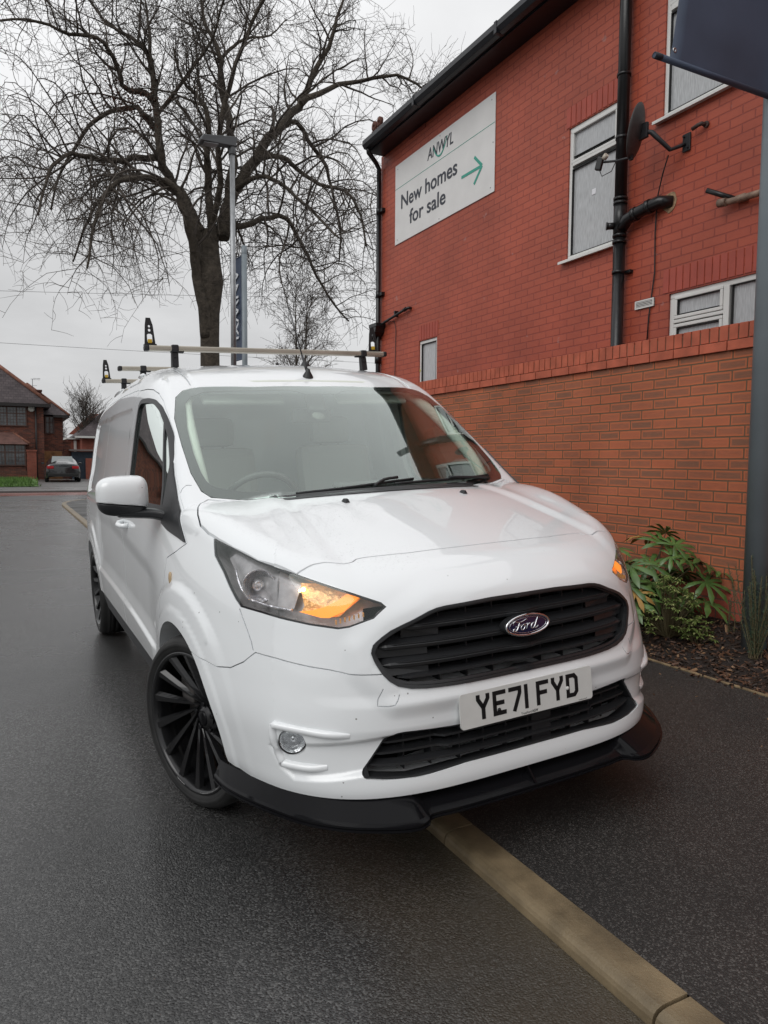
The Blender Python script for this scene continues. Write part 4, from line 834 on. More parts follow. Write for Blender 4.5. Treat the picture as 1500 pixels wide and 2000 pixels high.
# dark carport / shed
sh=empty('dark_shed',(0,0,0),label='low dark blue clad shed with flat roof between the parked car and the van',cat='shed')
b=MB(); b.box((fx(2.0),Y+1.4,0),(fx(5.6),Y+4,fz(1.76)));
for k in range(24): xx=fx(2.0)+.15*k; b.box((xx,Y+1.375,0),(xx+.13,Y+1.399,fz(1.76)))
b.build('cladding',mat('blue_cladding',(.028,.042,.060),.6,nscale=3,namp=.3),sh)
b=MB(); b.box((fx(1.85),Y+1.0,fz(1.80)),(fx(5.8),Y+4.2,fz(1.90))); b.build('roof',mat('shed_roof_edge',(.16,.13,.12),.6),sh)
b=MB(); b.box((fx(2.75),Y+.6,0),(fx(3.2),Y+.95,fz(1.35))); b.build('brick_pier',M_fbrick2,None,'short brick pier in front of the dark blue shed','pier')
# second house with a gable
h2=empty('brick_house',(0,0,0),label='orange brick house with grey roof and white eaves board behind the dark shed',cat='house')
Y2=60; b=MB(); b.box((3.75,Y2,0),(12,Y2+8,3.15));  b.build('wall',M_fbrick2,h2)
b=MB(); b.add([(3.3,Y2-.4,3.1),(12.5,Y2-.4,3.1),(12.5,Y2+8.3,3.1),(3.3,Y2+8.3,3.1),(6.6,Y2+4,6.1),(9.2,Y2+4,6.1)],[(0,1,5,4),(1,2,5),(2,3,4,5),(3,0,4),(3,2,1,0)]); b.build('roof',M_slate,h2)
b=MB(); b.box((3.2,Y2-.52,2.96),(12.6,Y2-.42,3.12)); b.build('eaves_board',M_wt,h2)
b=MB(); b.box((4.9,Y2-.05,2.45),(5.12,Y2-.001,2.75)); b.build('vent',M_wt,h2)
b=MB(); b.box((2.85,Y2+2,0),(3.74,Y2+8,2.9)); b.build('side_wall',M_fbrick2,h2)
b=MB(); b.box((2.7,Y2+1.8,2.9),(3.9,Y2+8,3.02)); b.build('flat_roof',M_wt,h2)
b=MB(); b.box((3.3,Y2-.0+1.95,1.9),(3.5,Y2+1.999,2.8)); b.build('window',M_wt,h2)
b=MB(); b.prism([(3.6,3.6),(6.6,3.6),(6.6,5.6),(5.6,5.6)],(1,0,0),(0,0,1),(0,Y2+12,0),(0,.4,0)); b.build('terracotta_roof_slope',M_fbrick2,None,'orange gable just showing above the grey roof behind the dark shed','building')
# house across the side street, left of the frame (mirrored in the driver's window)
oh=empty('brick_house',(-19,5,0),label='brick house across the side road, mirrored in the van driver window',cat='house')
b=MB(); b.box((-8,-4,0),(0,4,5.2)); b.build('wall',brick_mat('side_brick','yz',(.15,.05,.035),(.08,.035,.03),(.14,.10,.08),mixs=.6),oh)
b=MB(); b.add([(-8.4,-4.4,5.2),(.4,-4.4,5.2),(.4,4.4,5.2),(-8.4,4.4,5.2),(-3,-1,7.8),(-3,1,7.8)],[(0,1,4),(1,2,5,4),(2,3,5),(3,0,4,5),(3,2,1,0)]); b.build('roof',mat('side_roof',(.05,.04,.04),.8,nscale=4,namp=.3),oh)
b=MB()
for yy in (-2.6,1.2): b.box((.001,yy,3.2),(.03,yy+1.5,4.4)); b.box((.001,yy,.8),(.03,yy+1.5,2.1))
split_loose(b.build('window_frame',M_wt,oh))
b=MB()
for yy in (-2.6,1.2): b.box((.031,yy+.1,3.3),(.04,yy+1.4,4.3)); b.box((.031,yy+.1,.9),(.04,yy+1.4,2.0))
split_loose(b.build('window_glass',M_gl,oh))
# ------------------------------------------------------------------ parked car
M_car=mat('dark_car_paint',(.018,.020,.022),.22,.2,coat=1); M_cgl=mat('car_rear_glass',(.10,.12,.12),.05,spec=.9); M_red2=mat('tail_lamp_red',(.35,.01,.015),.25); M_tyre0=mat('tyre_rubber_far',(.012,.012,.012),.8); M_yel=mat('yellow_plate',(.75,.52,.03),.5)
car=empty('parked_car',(1.12,40.2,.05),rz=R(-2),label='dark grey saloon car parked on the driveway, seen from behind',cat='car')
# body: lofted cross sections front to back (local y forward = away)
def section(y,w,zs,top,wt): # half outline
    return [(-w*.96,y,zs),(-w,y,zs+.18),(-w*1.0,y,zs+.42),(-w*.97,y,zs+.60),(-w*.90,y,top*.5+(zs+.60)*.5 if top>zs+.75 else top-.02),(-wt,y,top),(0,y,top+.03),(wt,y,top),(w*.90,y,top*.5+(zs+.60)*.5 if top>zs+.75 else top-.02),(w*.97,y,zs+.60),(w,y,zs+.42),(w,y,zs+.18),(w*.96,y,zs)]
secs=[section(0,.78,.30,.95,.62),section(.10,.86,.22,1.0,.66),section(.5,.89,.18,1.04,.62),section(.9,.90,.18,1.22,.56),section(1.45,.90,.18,1.40,.54),section(2.3,.90,.18,1.42,.54),section(3.0,.90,.18,1.2,.58),section(3.4,.89,.18,.98,.66),section(4.2,.86,.22,.85,.6),section(4.45,.75,.3,.7,.5)]
b=MB(); k=13; vs=[Vector(p) for s_ in secs for p in s_]; b.add(vs,[(i*k+j,i*k+j+1,(i+1)*k+j+1,(i+1)*k+j) for i in range(len(secs)-1) for j in range(k-1)]+[list(range(k))[::-1],list(range(len(vs)-k,len(vs)))],0,True)
o=b.build('body',M_car,car); sm=o.modifiers.new('s','SUBSURF'); sm.levels=1; sm.render_levels=1
b=MB(); b.add([(-.56,.55,1.065),(.56,.55,1.065),(.50,1.30,1.40),(-.50,1.30,1.40)],[(0,1,2,3)]); b.add([(-.56,.53,1.055),(.56,.53,1.055),(.50,1.28,1.39),(-.50,1.28,1.39)],[(3,2,1,0)]); b.build('rear_window',M_cgl,car)
for sx in (-1,1):
    b=MB(); b.bbox((sx*.62,.045,.80),(.34,.10,.15),.025); b.build('tail_lamp',M_red2,car)
    b=MB(); b.bbox((sx*.98,2.6,1.0),(.16,.10,.11),.03); b.build('wing_mirror',M_car,car)
    for yy in (.85,3.65):
        b=MB(); b.lathe([(.0,-.1),(.30,-.1),(.325,-.06),(.325,.06),(.30,.1),(0,.1)],o=(sx*.80,yy,.325),ax=(1,0,0),n=20); b.build('wheel',M_tyre0,car)
b=MB(); b.bbox((0,.035,.74),(.52,.03,.115),.004); b.build('number_plate',M_yel,car)
b=MB(); [b.box((-.20+.057*k_,.016,.712),(-.162+.057*k_,.0185,.768)) for k_ in (0,1,2,4,5,6)]; b.build('plate_lettering',M_gask,car)
b=MB(); b.bbox((0,.03,.40),(1.5,.1,.16),.03); b.build('rear_bumper_insert',mat('bumper_black',(.012,.012,.012),.6),car)
# ================================================================== VAN
def sstep(x,a,b):
    t=np.clip((x-a)/(b-a),0,1); return t*t*(3-2*t)
def spl(xs,ys):
    # monotone-ish cubic hermite (finite diff) interpolation
    xs=np.array(xs,float); ys=np.array(ys,float)
    d=np.diff(ys)/np.diff(xs); m=np.zeros_like(ys); m[1:-1]=(d[1:]*np.diff(xs)[:-1]+d[:-1]*np.diff(xs)[1:])/(xs[2:]-xs[:-2]); m[0]=d[0]; m[-1]=d[-1]
    def f(x):
        x=np.asarray(x,float); xc=np.clip(x,xs[0],xs[-1]); i=np.clip(np.searchsorted(xs,xc)-1,0,len(xs)-2)
        h=xs[i+1]-xs[i]; t=(xc-xs[i])/h
        r=(2*t**3-3*t**2+1)*ys[i]+(t**3-2*t**2+t)*h*m[i]+(-2*t**3+3*t**2)*ys[i+1]+(t**3-t**2)*h*m[i+1]
        return r
    return f
def smax(a,b,r):
    h=np.clip(.5+.5*(a-b)/r,0,1); return b*(1-h)+a*h+r*h*(1-h)
def smin(a,b,r): return -smax(-a,-b,r)
def pdist(px,py,poly):
    # signed distance to polygon (negative inside)
    P=np.array(poly,float); d=np.full(px.shape,1e9); ins=np.zeros(px.shape,bool)
    for i in range(len(P)):
        a=P[i]; b=P[(i+1)%len(P)]; e=b-a
        t=np.clip(((px-a[0])*e[0]+(py-a[1])*e[1])/(e@e),0,1)
        d=np.minimum(d,(px-a[0]-t*e[0])**2+(py-a[1]-t*e[1])**2)
        c=((a[1]>py)!=(b[1]>py)); xx=a[0]+(py-a[1])/(b[1]-a[1]+1e-12)*e[0]
        ins^=c&(px<xx)
    d=np.sqrt(d); return np.where(ins,-d,d)
Wz=spl([.15,.20,.30,.45,.60,.75,.90,1.0,1.1,1.2,1.35,1.5,1.6,1.7,1.8,1.9,2.1],[.845,.86,.887,.907,.917,.920,.916,.907,.892,.866,.838,.812,.792,.768,.735,.69,.58])
TAPz=spl([.2,.9,1.1,1.3,1.55,1.9],[.0,.0,.02,.035,.075,.09])
YF=spl([.0,.20,.25,.30,.36,.44,.50,.60,.76,.85,.90,.95,1.0,1.1,1.3,2.0],[-.84,-.87,-.898,-.912,-.906,-.895,-.892,-.894,-.890,-.882,-.866,-.84,-.80,-.66,-.3,.9])
HC=spl([-1.0,-.9,-.80,-.68,-.5,-.3,-.14,.0,.1,.25,.6],[.88,.925,.962,.998,1.05,1.102,1.14,1.163,1.172,1.18,1.19])
RC=spl([.2,.6,.72,.80,.90,1.05,1.25,1.5,1.9,2.6,3.3,3.7,3.95,4.3],[1.50,1.60,1.652,1.685,1.732,1.777,1.815,1.842,1.856,1.856,1.838,1.79,1.72,1.7])
NZ=spl([.2,.35,.50,.62,.72,.85,1.0,1.2],[3.85,3.85,3.85,3.5,3.25,3.05,3.0,3.5])
HUB=[(0,.33),(3.062,.33)]
POD=[(.30,.475),(.46,.482),(.64,.465),(.775,.452),(.79,.43),(.765,.36),(.735,.328),(.66,.338),(.585,.352),(.45,.372),(.30,.372)]
def Wside(y,z):
    w=Wz(z)
    w=w-TAPz(z)*np.clip((1.35-y)/1.0,0,1.4)**2
    w=w-.050*np.clip((y-2.2)/1.7,0,1.2)**2*(1-.55*np.exp(-((y-3.06)/.4)**2)*(z<.9))-.02*np.clip(z-1.4,0,1)*np.clip(y-2.2,0,2)
    zm=.47+.10*(1-np.exp(-np.clip(y-.45,0,9)/1.0))+.0*y   # moulding line
    side=sstep(y,.45,.62)*(1-sstep(y,2.62,2.72))
    w=w+side*.013*(1-sstep(z,zm-.004,zm+.022))
    zc=.86+.075*np.clip(y-.35,-.2,1.6)
    s2=sstep(y,.25,.7)*(1-sstep(y,2.5,2.75))
    w=w-s2*.014*sstep(z,zm-.01,zm+.10)*(1-sstep(z,zc-.10,zc+.004))
    for hy,hz in HUB:
        r=np.sqrt((y-hy)**2+(z-hz)**2)
        fl=(1-.75*sstep(hy-y,.28,.46)*(z<.70))
        w=w+fl*.013*(1-sstep(r,.495,.540))*sstep(z,.25,.34)+.005*(1-sstep(r,.420,.446))
    # rear panel recess
    d=pdist(y,z,[(1.52,1.14),(2.35,1.10),(3.30,1.06),(3.70,1.03),(3.70,1.56),(3.55,1.60),(1.56,1.60)])
    w=w-.013*(1-sstep(d,-.03,.0))
    return w
def FD(s,z):
    # outward displacement of front face
    d=pdist(s,z,POD)
    D=-.022*(1-sstep(d,-.020,.0))
    # under-plate shelf: above pod/lower grille line surface comes forward
    D=D+.010*(1-sstep(np.abs(z-.53),.03,.075))*(1-sstep(s,.45,.75))
    # grille surround swell
    g=pdist(s,z,[(0,.87),(.31,.87),(.46,.80),(.54,.735),(.54,.68),(.46,.59),(0,.585)])
    D=D+.012*(1-sstep(np.abs(g),.01,.07))
    return D
def g_parts(x,y,z):
    s=np.abs(x)
    yf=np.minimum(YF(z),-.5)-FD(s,z)*(y<.2); yw=.55
    W=Wside(y,z); n=NZ(z)
    t=np.clip((yw-y)/(yw-yf),0,None); q=((np.maximum(s,1e-6)/W)**n+t**n)**(1/n)
    # scaled distance
    gp=(q-1)*np.where(t>s/W, (yw-yf), W)
    # hood
    Th=HC(y)-.115*s**2-.06*np.clip(s-.62,0,1)**2
    # ridge
    rc=.55-.09*np.clip(y+.6,0,1)
    Th=Th+.022*sstep(s,.56,.78)+.010*sstep(s,rc-.05,rc+.03)
    u=y-.05-.15*(s/.742)**2
    Tw=1.165+.722*u-.045*u*np.abs(u)
    Tr=RC(y)-(.065+.06*(1-sstep(y,.8,1.6)))*s**2
    # roof longitudinal channels
    Tr=Tr-.006*(1-sstep(np.abs(s-.60),.008,.022))*sstep(y,.6,.8)
    Th=Th-.012*sstep(s,.66,.86)*sstep(-y,.1,.4); gh=(z-Th)/1.03; gw=(z-Tw)/1.23; gr=(z-Tr)
    gtop=np.minimum(gh, smax(gw,gr,.05)); 
    return gp,gtop,y
def g(x,y,z):
    gp,gtop,_=g_parts(x,y,z)
    r=.055+.10*sstep(y,.75,1.5)+.04*sstep(y,1.8,3.2)+.03*sstep(-y,.55,.75)
    G=smax(gp,gtop,r)
    G=smax(G,y-3.93+.06*np.clip((z-1.0)/.8,0,1)**2,.12)
    G=np.maximum(G,.20-z)
    return G

def grad(x,y,z,e=.002):
    gx=g(x+e,y,z)-g(x-e,y,z); gy=g(x,y+e,z)-g(x,y-e,z); gz=g(x,y,z+e)-g(x,y,z-e)
    n=np.sqrt(gx*gx+gy*gy+gz*gz)+1e-12; return np.stack([gx/n,gy/n,gz/n],-1)
def root_on(A,B,level,it=19):
    """A inside (g<level), B outside; bisection / secant on each pair"""
    lo=np.zeros(len(A)); hi=np.ones(len(A)); flo=fhi=lo; f=lambda t:(lambda P:g(P[:,0],P[:,1],P[:,2])-level)(A+(B-A)*t[:,None])
    
    for k in range(it):
        m=(lo+hi)/2; fm=f(m); q=fm<0
        lo=np.where(q,m,lo); flo=np.where(q,fm,flo); hi=np.where(q,hi,m); fhi=np.where(q,fhi,fm)
    t=(lo+hi)/2; return A+(B-A)*t[:,None]
def shell(name,level,px,py,pz,zin=(.45,.80)):
    nx,ny,nz=len(px),len(py),len(pz); idm={}; P=[]; Q=[]
    X0,X1=-.35,.35; Y0,Y1=-.35,3.45
    ymin,ymax=py[0],py[-1]; xm=px[-1]; zmin,zmax=pz[0],pz[-1]
    def vid(i,j,k):
        if (i,j,k) in idm: return idm[(i,j,k)]
        idm[(i,j,k)]=len(P); x,y,z=px[i],py[j],pz[k]; P.append((x,y,z))
        Q.append((x/xm*X1, Y0+(y-ymin)/(ymax-ymin)*(Y1-Y0) if False else max(Y0,min(Y1,y*.93)), zin[0]+(z-zmin)/(zmax-zmin)*(zin[1]-zin[0]))); return idm[(i,j,k)]
    F=[]
    for k,fl in ((0,1),(nz-1,0)):
        for i in range(nx-1):
            for j in range(ny-1):
                q=[vid(i,j,k),vid(i+1,j,k),vid(i+1,j+1,k),vid(i,j+1,k)]; F.append(q[::-1] if fl else q)
    for j,fl in ((0,0),(ny-1,1)):
        for i in range(nx-1):
            for k in range(nz-1):
                q=[vid(i,j,k),vid(i+1,j,k),vid(i+1,j,k+1),vid(i,j,k+1)]; F.append(q[::-1] if fl else q)
    for i,fl in ((0,1),(nx-1,0)):
        for j in range(ny-1):
            for k in range(nz-1):
                q=[vid(i,j,k),vid(i,j+1,k),vid(i,j+1,k+1),vid(i,j,k+1)]; F.append(q[::-1] if fl else q)
    P=np.array(P); Q=np.array(Q); V=root_on(Q,P,level)
    me=bpy.data.meshes.new(name); me.from_pydata(V.tolist(),[],F); me.update(); return me
def lin(a,b,n): return [a+(b-a)*i/(n-1) for i in range(n)]
print('shell...')
pyf=lin(-1.15,-.80,30)+lin(-.79,1.0,150)[0:]+lin(1.02,2.9,70)+lin(2.93,4.15,34)
OUT=shell('outer',0.0,lin(-1.1,1.1,196),pyf,lin(-.02,.62,86)+lin(.64,2.1,84))
CAV=shell('cavity',-.045,lin(-1.1,1.1,70),lin(-1.15,4.15,150),lin(-.02,2.1,60))
M_white=mat('white_van_paint',(.80,.825,.84),.30,spec=.5,coat=1,coatr=.025)
M_gap=mat('dark_gap',(.006,.006,.006),.9,spec=.02); M_head=mat('cab_lining_pale',(.70,.74,.67),.8,nscale=6,namp=.06)  # near-black cut faces put the shade of panel gaps into the colour
M_bplas=mat('black_textured_plastic',(.022,.023,.025),.42,bump=.25,bscale=400,bdist=.001); M_gloss=mat('gloss_black_plastic',(.006,.006,.007),.10,spec=.16)
SLOTS=[M_white,M_gap,M_head]
def paint_nodes():
    N,L,b=nodes(M_white); tc=add(N,'ShaderNodeTexCoord'); sp=add(N,'ShaderNodeSeparateXYZ'); L.new(tc.outputs['Object'],sp.inputs[0]); geo=add(N,'ShaderNodeNewGeometry'); gs=add(N,'ShaderNodeSeparateXYZ'); L.new(geo.outputs['Normal'],gs.inputs[0])
    # road film: speckled dirt on the lower sides
    n=add(N,'ShaderNodeTexNoise'); n.inputs['Scale'].default_value=3; n.inputs['Detail'].default_value=8; L.new(tc.outputs['Object'],n.inputs[0])
    zf=add(N,'ShaderNodeMapRange'); zf.inputs[1].default_value=.85; zf.inputs[2].default_value=.35; zf.inputs[3].default_value=0; zf.inputs[4].default_value=.55; L.new(sp.outputs[2],zf.inputs[0])
    yf=add(N,'ShaderNodeMapRange'); yf.inputs[1].default_value=.2; yf.inputs[2].default_value=.6; yf.inputs[3].default_value=.12; yf.inputs[4].default_value=1; L.new(sp.outputs[1],yf.inputs[0])
    m1=add(N,'ShaderNodeMath',operation='MULTIPLY'); L.new(zf.outputs[0],m1.inputs[0]); L.new(yf.outputs[0],m1.inputs[1]); m2=add(N,'ShaderNodeMath',operation='MULTIPLY'); L.new(m1.outputs[0],m2.inputs[0]); L.new(n.outputs[0],m2.inputs[1])
    mx=add(N,'ShaderNodeMix',data_type='RGBA'); mx.inputs[6].default_value=(.80,.825,.84,1); mx.inputs[7].default_value=(.33,.31,.27,1); L.new(m2.outputs[0],mx.inputs[0])
    v=add(N,'ShaderNodeTexVoronoi'); v.inputs['Scale'].default_value=26; L.new(tc.outputs['Object'],v.inputs['Vector']); c=add(N,'ShaderNodeMath',operation='LESS_THAN'); c.inputs[1].default_value=.075; L.new(v.outputs['Distance'],c.inputs[0])
    sc=add(N,'ShaderNodeSeparateXYZ'); L.new(v.outputs['Color'],sc.inputs[0]); c2=add(N,'ShaderNodeMath',operation='GREATER_THAN'); c2.inputs[1].default_value=.80; L.new(sc.outputs[0],c2.inputs[0]); c3=add(N,'ShaderNodeMath',operation='MULTIPLY'); L.new(c.outputs[0],c3.inputs[0]); L.new(c2.outputs[0],c3.inputs[1])
    zl=add(N,'ShaderNodeMapRange'); zl.inputs[1].default_value=1.0; zl.inputs[2].default_value=.8; zl.inputs[3].default_value=0; zl.inputs[4].default_value=.75; L.new(sp.outputs[2],zl.inputs[0]); c4=add(N,'ShaderNodeMath',operation='MULTIPLY'); L.new(c3.outputs[0],c4.inputs[0]); L.new(zl.outputs[0],c4.inputs[1])
    m3=add(N,'ShaderNodeMix',data_type='RGBA'); m3.inputs[7].default_value=(.12,.11,.10,1); L.new(mx.outputs[2],m3.inputs[6]); L.new(c4.outputs[0],m3.inputs[0]); L.new(m3.outputs[2],b.inputs['Base Color'])
    # rain beads standing on the upward faces
    hs=[]
    for sc_,th in ((150,.26),(85,.22)):
        vr=add(N,'ShaderNodeTexVoronoi'); vr.inputs['Scale'].default_value=sc_; L.new(tc.outputs['Object'],vr.inputs['Vector'])
        mr=add(N,'ShaderNodeMapRange',interpolation_type='SMOOTHSTEP'); mr.inputs[1].default_value=th; mr.inputs[2].default_value=th*.35; mr.inputs[3].default_value=0; mr.inputs[4].default_value=1; L.new(vr.outputs['Distance'],mr.inputs[0])
        s2=add(N,'ShaderNodeSeparateXYZ'); L.new(vr.outputs['Color'],s2.inputs[0]); gt=add(N,'ShaderNodeMath',operation='GREATER_THAN'); gt.inputs[1].default_value=.55; L.new(s2.outputs[0],gt.inputs[0]); mm_=add(N,'ShaderNodeMath',operation='MULTIPLY'); L.new(mr.outputs[0],mm_.inputs[0]); L.new(gt.outputs[0],mm_.inputs[1]); hs.append(mm_)
    ad=add(N,'ShaderNodeMath',operation='MAXIMUM'); L.new(hs[0].outputs[0],ad.inputs[0]); L.new(hs[1].outputs[0],ad.inputs[1])
    up=add(N,'ShaderNodeMapRange'); up.inputs[1].default_value=.80; up.inputs[2].default_value=.95; L.new(gs.outputs[2],up.inputs[0])
    pn=add(N,'ShaderNodeTexNoise'); pn.inputs['Scale'].default_value=2.6; pn.inputs['Detail'].default_value=3; L.new(tc.outputs['Object'],pn.inputs[0]); pr=add(N,'ShaderNodeMapRange'); pr.inputs[1].default_value=.40; pr.inputs[2].default_value=.60; L.new(pn.outputs[0],pr.inputs[0])
    q1=add(N,'ShaderNodeMath',operation='MULTIPLY'); L.new(ad.outputs[0],q1.inputs[0]); L.new(up.outputs[0],q1.inputs[1]); q2=add(N,'ShaderNodeMath',operation='MULTIPLY'); L.new(q1.outputs[0],q2.inputs[0]); L.new(pr.outputs[0],q2.inputs[1])
    bp=add(N,'ShaderNodeBump'); bp.inputs['Strength'].default_value=.8; bp.inputs['Distance'].default_value=.0016; L.new(q2.outputs[0],bp.inputs['Height']); L.new(bp.outputs[0],b.inputs['Normal']); L.new(bp.outputs[0],b.inputs['Coat Normal'])
paint_nodes()
VAN=empty('panel_van',(0,0,0),label='white panel van with glowing orange front indicator parked half across the kerb',cat='van')
VAN.matrix_world=Matrix(((0.99880308,-0.00352343,-0.04878515,0),(0.00345469,0.99999292,-0.00149322,0),(0.04879006,0.00132289,0.99880818,0.03806),(0,0,0,1)))
def temp(me,mi=0):
    o=bpy.data.objects.new('tmp',me); COL.objects.link(o)
    me.materials.clear()
    for q in SLOTS: me.materials.append(q)
    if mi is not None: me.polygons.foreach_set('material_index',[mi]*len(me.polygons))
    return o
def boolean(me,cutters,op='DIFFERENCE'):
    """cutters: list of meshes"""
    o=temp(me,None); cs=[]
    for c in cutters:
        co=temp(c,None); cs.append(co); m=o.modifiers.new('b','BOOLEAN'); m.operation=op; m.solver='MANIFOLD'; m.object=co
    dg=bpy.context.evaluated_depsgraph_get(); r=bpy.data.meshes.new_from_object(o.evaluated_get(dg)); bpy.data.objects.remove(o)
    for co in cs: bpy.data.objects.remove(co)
    return r
def mesh_of(mb,mi=1):
    me=bpy.data.meshes.new('c'); me.from_pydata(mb.v,[],mb.f); bm=bmesh.new(); bm.from_mesh(me); bmesh.ops.recalc_face_normals(bm,faces=bm.faces); bmesh.ops.triangulate(bm,faces=[f for f in bm.faces if len(f.verts)>4],ngon_method='EAR_CLIP'); bm.to_mesh(me); bm.free()
    for q in SLOTS: me.materials.append(q)
    me.polygons.foreach_set('material_index',[mi]*len(me.polygons)); return me
def offset(poly,d):
    """offset closed 2d polygon outwards by d"""
    P=[Vector(p) for p in poly]; n=len(P); A=sum(P[i].x*P[(i+1)%n].y-P[(i+1)%n].x*P[i].y for i in range(n)); s=1 if A>0 else -1; out=[]
    for i in range(n):
        e1=(P[i]-P[i-1]).normalized(); e2=(P[(i+1)%n]-P[i]).normalized(); n1=Vector((e1.y,-e1.x))*s; n2=Vector((e2.y,-e2.x))*s; m=(n1+n2)
        k=m.length; m=m.normalized() if k>1e-6 else n1; out.append(P[i]+m*d/max(.35,m.dot(n1)))
    return [(p.x,p.y) for p in out]
def roundc(poly,r,seg=4):
    """round the corners of a 2d polygon"""
    P=[Vector(p) for p in poly]; n=len(P); out=[]
    for i in range(n):
        a,c,e=P[i-1],P[i],P[(i+1)%n]; l1=(a-c).length; l2=(e-c).length; q=min(r,l1*.45,l2*.45); s=c+(a-c).normalized()*q; t=c+(e-c).normalized()*q
        for k in range(seg+1): u=k/seg; out.append(tuple((s*(1-u)**2+c*2*u*(1-u)+t*u*u)))
    return out
def pris(poly,u,v,d,t0,t1,mi=1):
    u,v,d=Vector(u),Vector(v),Vector(d); m=MB(); m.prism(poly,u,v,d*t0,d*(t1-t0)); return mesh_of(m,mi)
EX,EY,EZ=Vector((1,0,0)),Vector((0,1,0)),Vector((0,0,1))
def mirx(me):
    m=me.copy(); 
    for v in m.vertices: v.co.x*=-1
    m.flip_normals(); return m
def mirp(poly): return [(-p[0],p[1]) for p in poly]
def to_obj(me,name,parent=None,split=True,mats=None):
    """put a boolean result in the scene with analytic normals on the skin"""
    bm=bmesh.new(); bm.from_mesh(me); bmesh.ops.remove_doubles(bm,verts=bm.verts,dist=1e-5); bmesh.ops.dissolve_degenerate(bm,edges=bm.edges,dist=1e-5); bm.to_mesh(me); bm.free()
    n=len(me.vertices); co=np.empty(n*3); me.vertices.foreach_get('co',co); co=co.reshape(-1,3)
    gv=np.abs(g(co[:,0],co[:,1],co[:,2]))<.0012; gn=grad(co[:,0],co[:,1],co[:,2])
    nl=len(me.loops); li=np.empty(nl,int); me.loops.foreach_get('vertex_index',li)
    npoly=len(me.polygons); fn=np.empty(npoly*3); me.polygons.foreach_get('normal',fn); fn=fn.reshape(-1,3); lt=np.empty(npoly,int); me.polygons.foreach_get('loop_total',lt)
    fi=np.repeat(np.arange(npoly),lt); ok=gv[li]; allok=np.bincount(fi,weights=(~ok).astype(float),minlength=npoly)==0
    use=allok[fi]&((gn[li]*fn[fi]).sum(1)>.55); nr=np.where(use[:,None],gn[li],fn[fi])
    me.polygons.foreach_set('use_smooth',[True]*npoly)
    me.normals_split_custom_set(nr.tolist()); me.update()
    if mats:
        me.materials.clear()
        for q in mats: me.materials.append(q)
    o=link(name,me,parent or VAN); return o
def project(pts2,o,u,v,d,level,far=.6,near=-.8):
    """pts2 in basis (u,v) -> points on g=level hit when travelling along -d from outside"""
    A=np.array([list(Vector(o)+u*p[0]+v*p[1]) for p in pts2]); D=np.array(list(d)); ts=np.linspace(far,near,110)
    PP=(A[:,None,:]+D[None,None,:]*ts[None,:,None]).reshape(-1,3); val=(g(*PP.T)-level).reshape(len(A),-1); ins=val<0; k=np.argmax(ins,1); k=np.where(ins.any(1),k,len(ts)-1); k=np.maximum(k,1)
    P1=A+D*ts[k-1][:,None]; P0=A+D*ts[k][:,None]; return root_on(P0,P1,level,15)
def patch(name,poly,u,v,d,level,th,m,parent=None,o=(0,0,0),h=.02,hole=None,far=.6,near=-.9,flip=False):
    """a sheet of material following the body surface inside a 2d outline"""
    bm=bmesh.new(); vs=[bm.verts.new((p[0],p[1],0)) for p in poly]
    if hole:
        n=len(poly); hs=[bm.verts.new((p[0],p[1],0)) for p in hole]
        for i in range(n): bm.faces.new([vs[i],vs[(i+1)%n],hs[(i+1)%n],hs[i]])
    else: bm.faces.new(vs)
    lo=[min(p[k] for p in poly) for k in (0,1)]; hi=[max(p[k] for p in poly) for k in (0,1)]
    for k in (0,1):
        c=lo[k]+h
        while c<hi[k]:
            co=[0,0,0]; co[k]=c; no=[0,0,0]; no[k]=1; bmesh.ops.bisect_plane(bm,geom=bm.verts[:]+bm.edges[:]+bm.faces[:],plane_co=co,plane_no=no,dist=1e-6); c+=h
    bm.verts.index_update(); p2=[(w_.co.x,w_.co.y) for w_ in bm.verts]; F=[[w_.index for w_ in f.verts] for f in bm.faces]
    E=[[w_.index for w_ in e.verts] for e in bm.edges if len(e.link_faces)==1]; bm.free()
    P=project(p2,o,u,v,d,level,far,near); G=grad(*P.T); n=len(P); P2=P-G*th
    V=P.tolist()+P2.tolist(); FF=F+[[i+n for i in f][::-1] for f in F]+[[a,b_,b_+n,a+n] for a,b_ in E]
    me=bpy.data.meshes.new(name); me.from_pydata(V,[],FF); bm=bmesh.new(); bm.from_mesh(me); bmesh.ops.recalc_face_normals(bm,faces=bm.faces); bm.to_mesh(me); bm.free()
    nrm=[]; nf=len(F)
    for f in me.polygons:
        if f.index<2*nf:
            for vi in f.vertices:
                q=Vector(G[vi%n]); nrm.append(q if q.dot(f.normal)>0 else -q)
        else: nrm+= [f.normal.copy()]*len(f.vertices)
    me.polygons.foreach_set('use_smooth',[True]*len(me.polygons)); me.normals_split_custom_set(nrm); me.materials.append(m)
    return link(name,me,parent or VAN)
def basis_uv(d):
    d=Vector(d).normalized(); u=Vector((0,0,1)).cross(d)
    u=u.normalized() if u.length>1e-4 else Vector((1,0,0)); v=d.cross(u).normalized(); return u,v,d
def p2(pts,u,v): return [(Vector(p).dot(u),Vector(p).dot(v)) for p in pts]
def resample(poly,n):
    P=[Vector(p) for p in poly]; L_=[0]
    for i in range(len(P)): L_.append(L_[-1]+(P[(i+1)%len(P)]-P[i]).length)
    out=[]; 
    for k in range(n):
        s=L_[-1]*k/n; i=max(j for j in range(len(P)) if L_[j]<=s); t=(s-L_[i])/max(1e-9,(L_[i+1]-L_[i])); out.append(tuple(P[i].lerp(P[(i+1)%len(P)],t)))
    return out
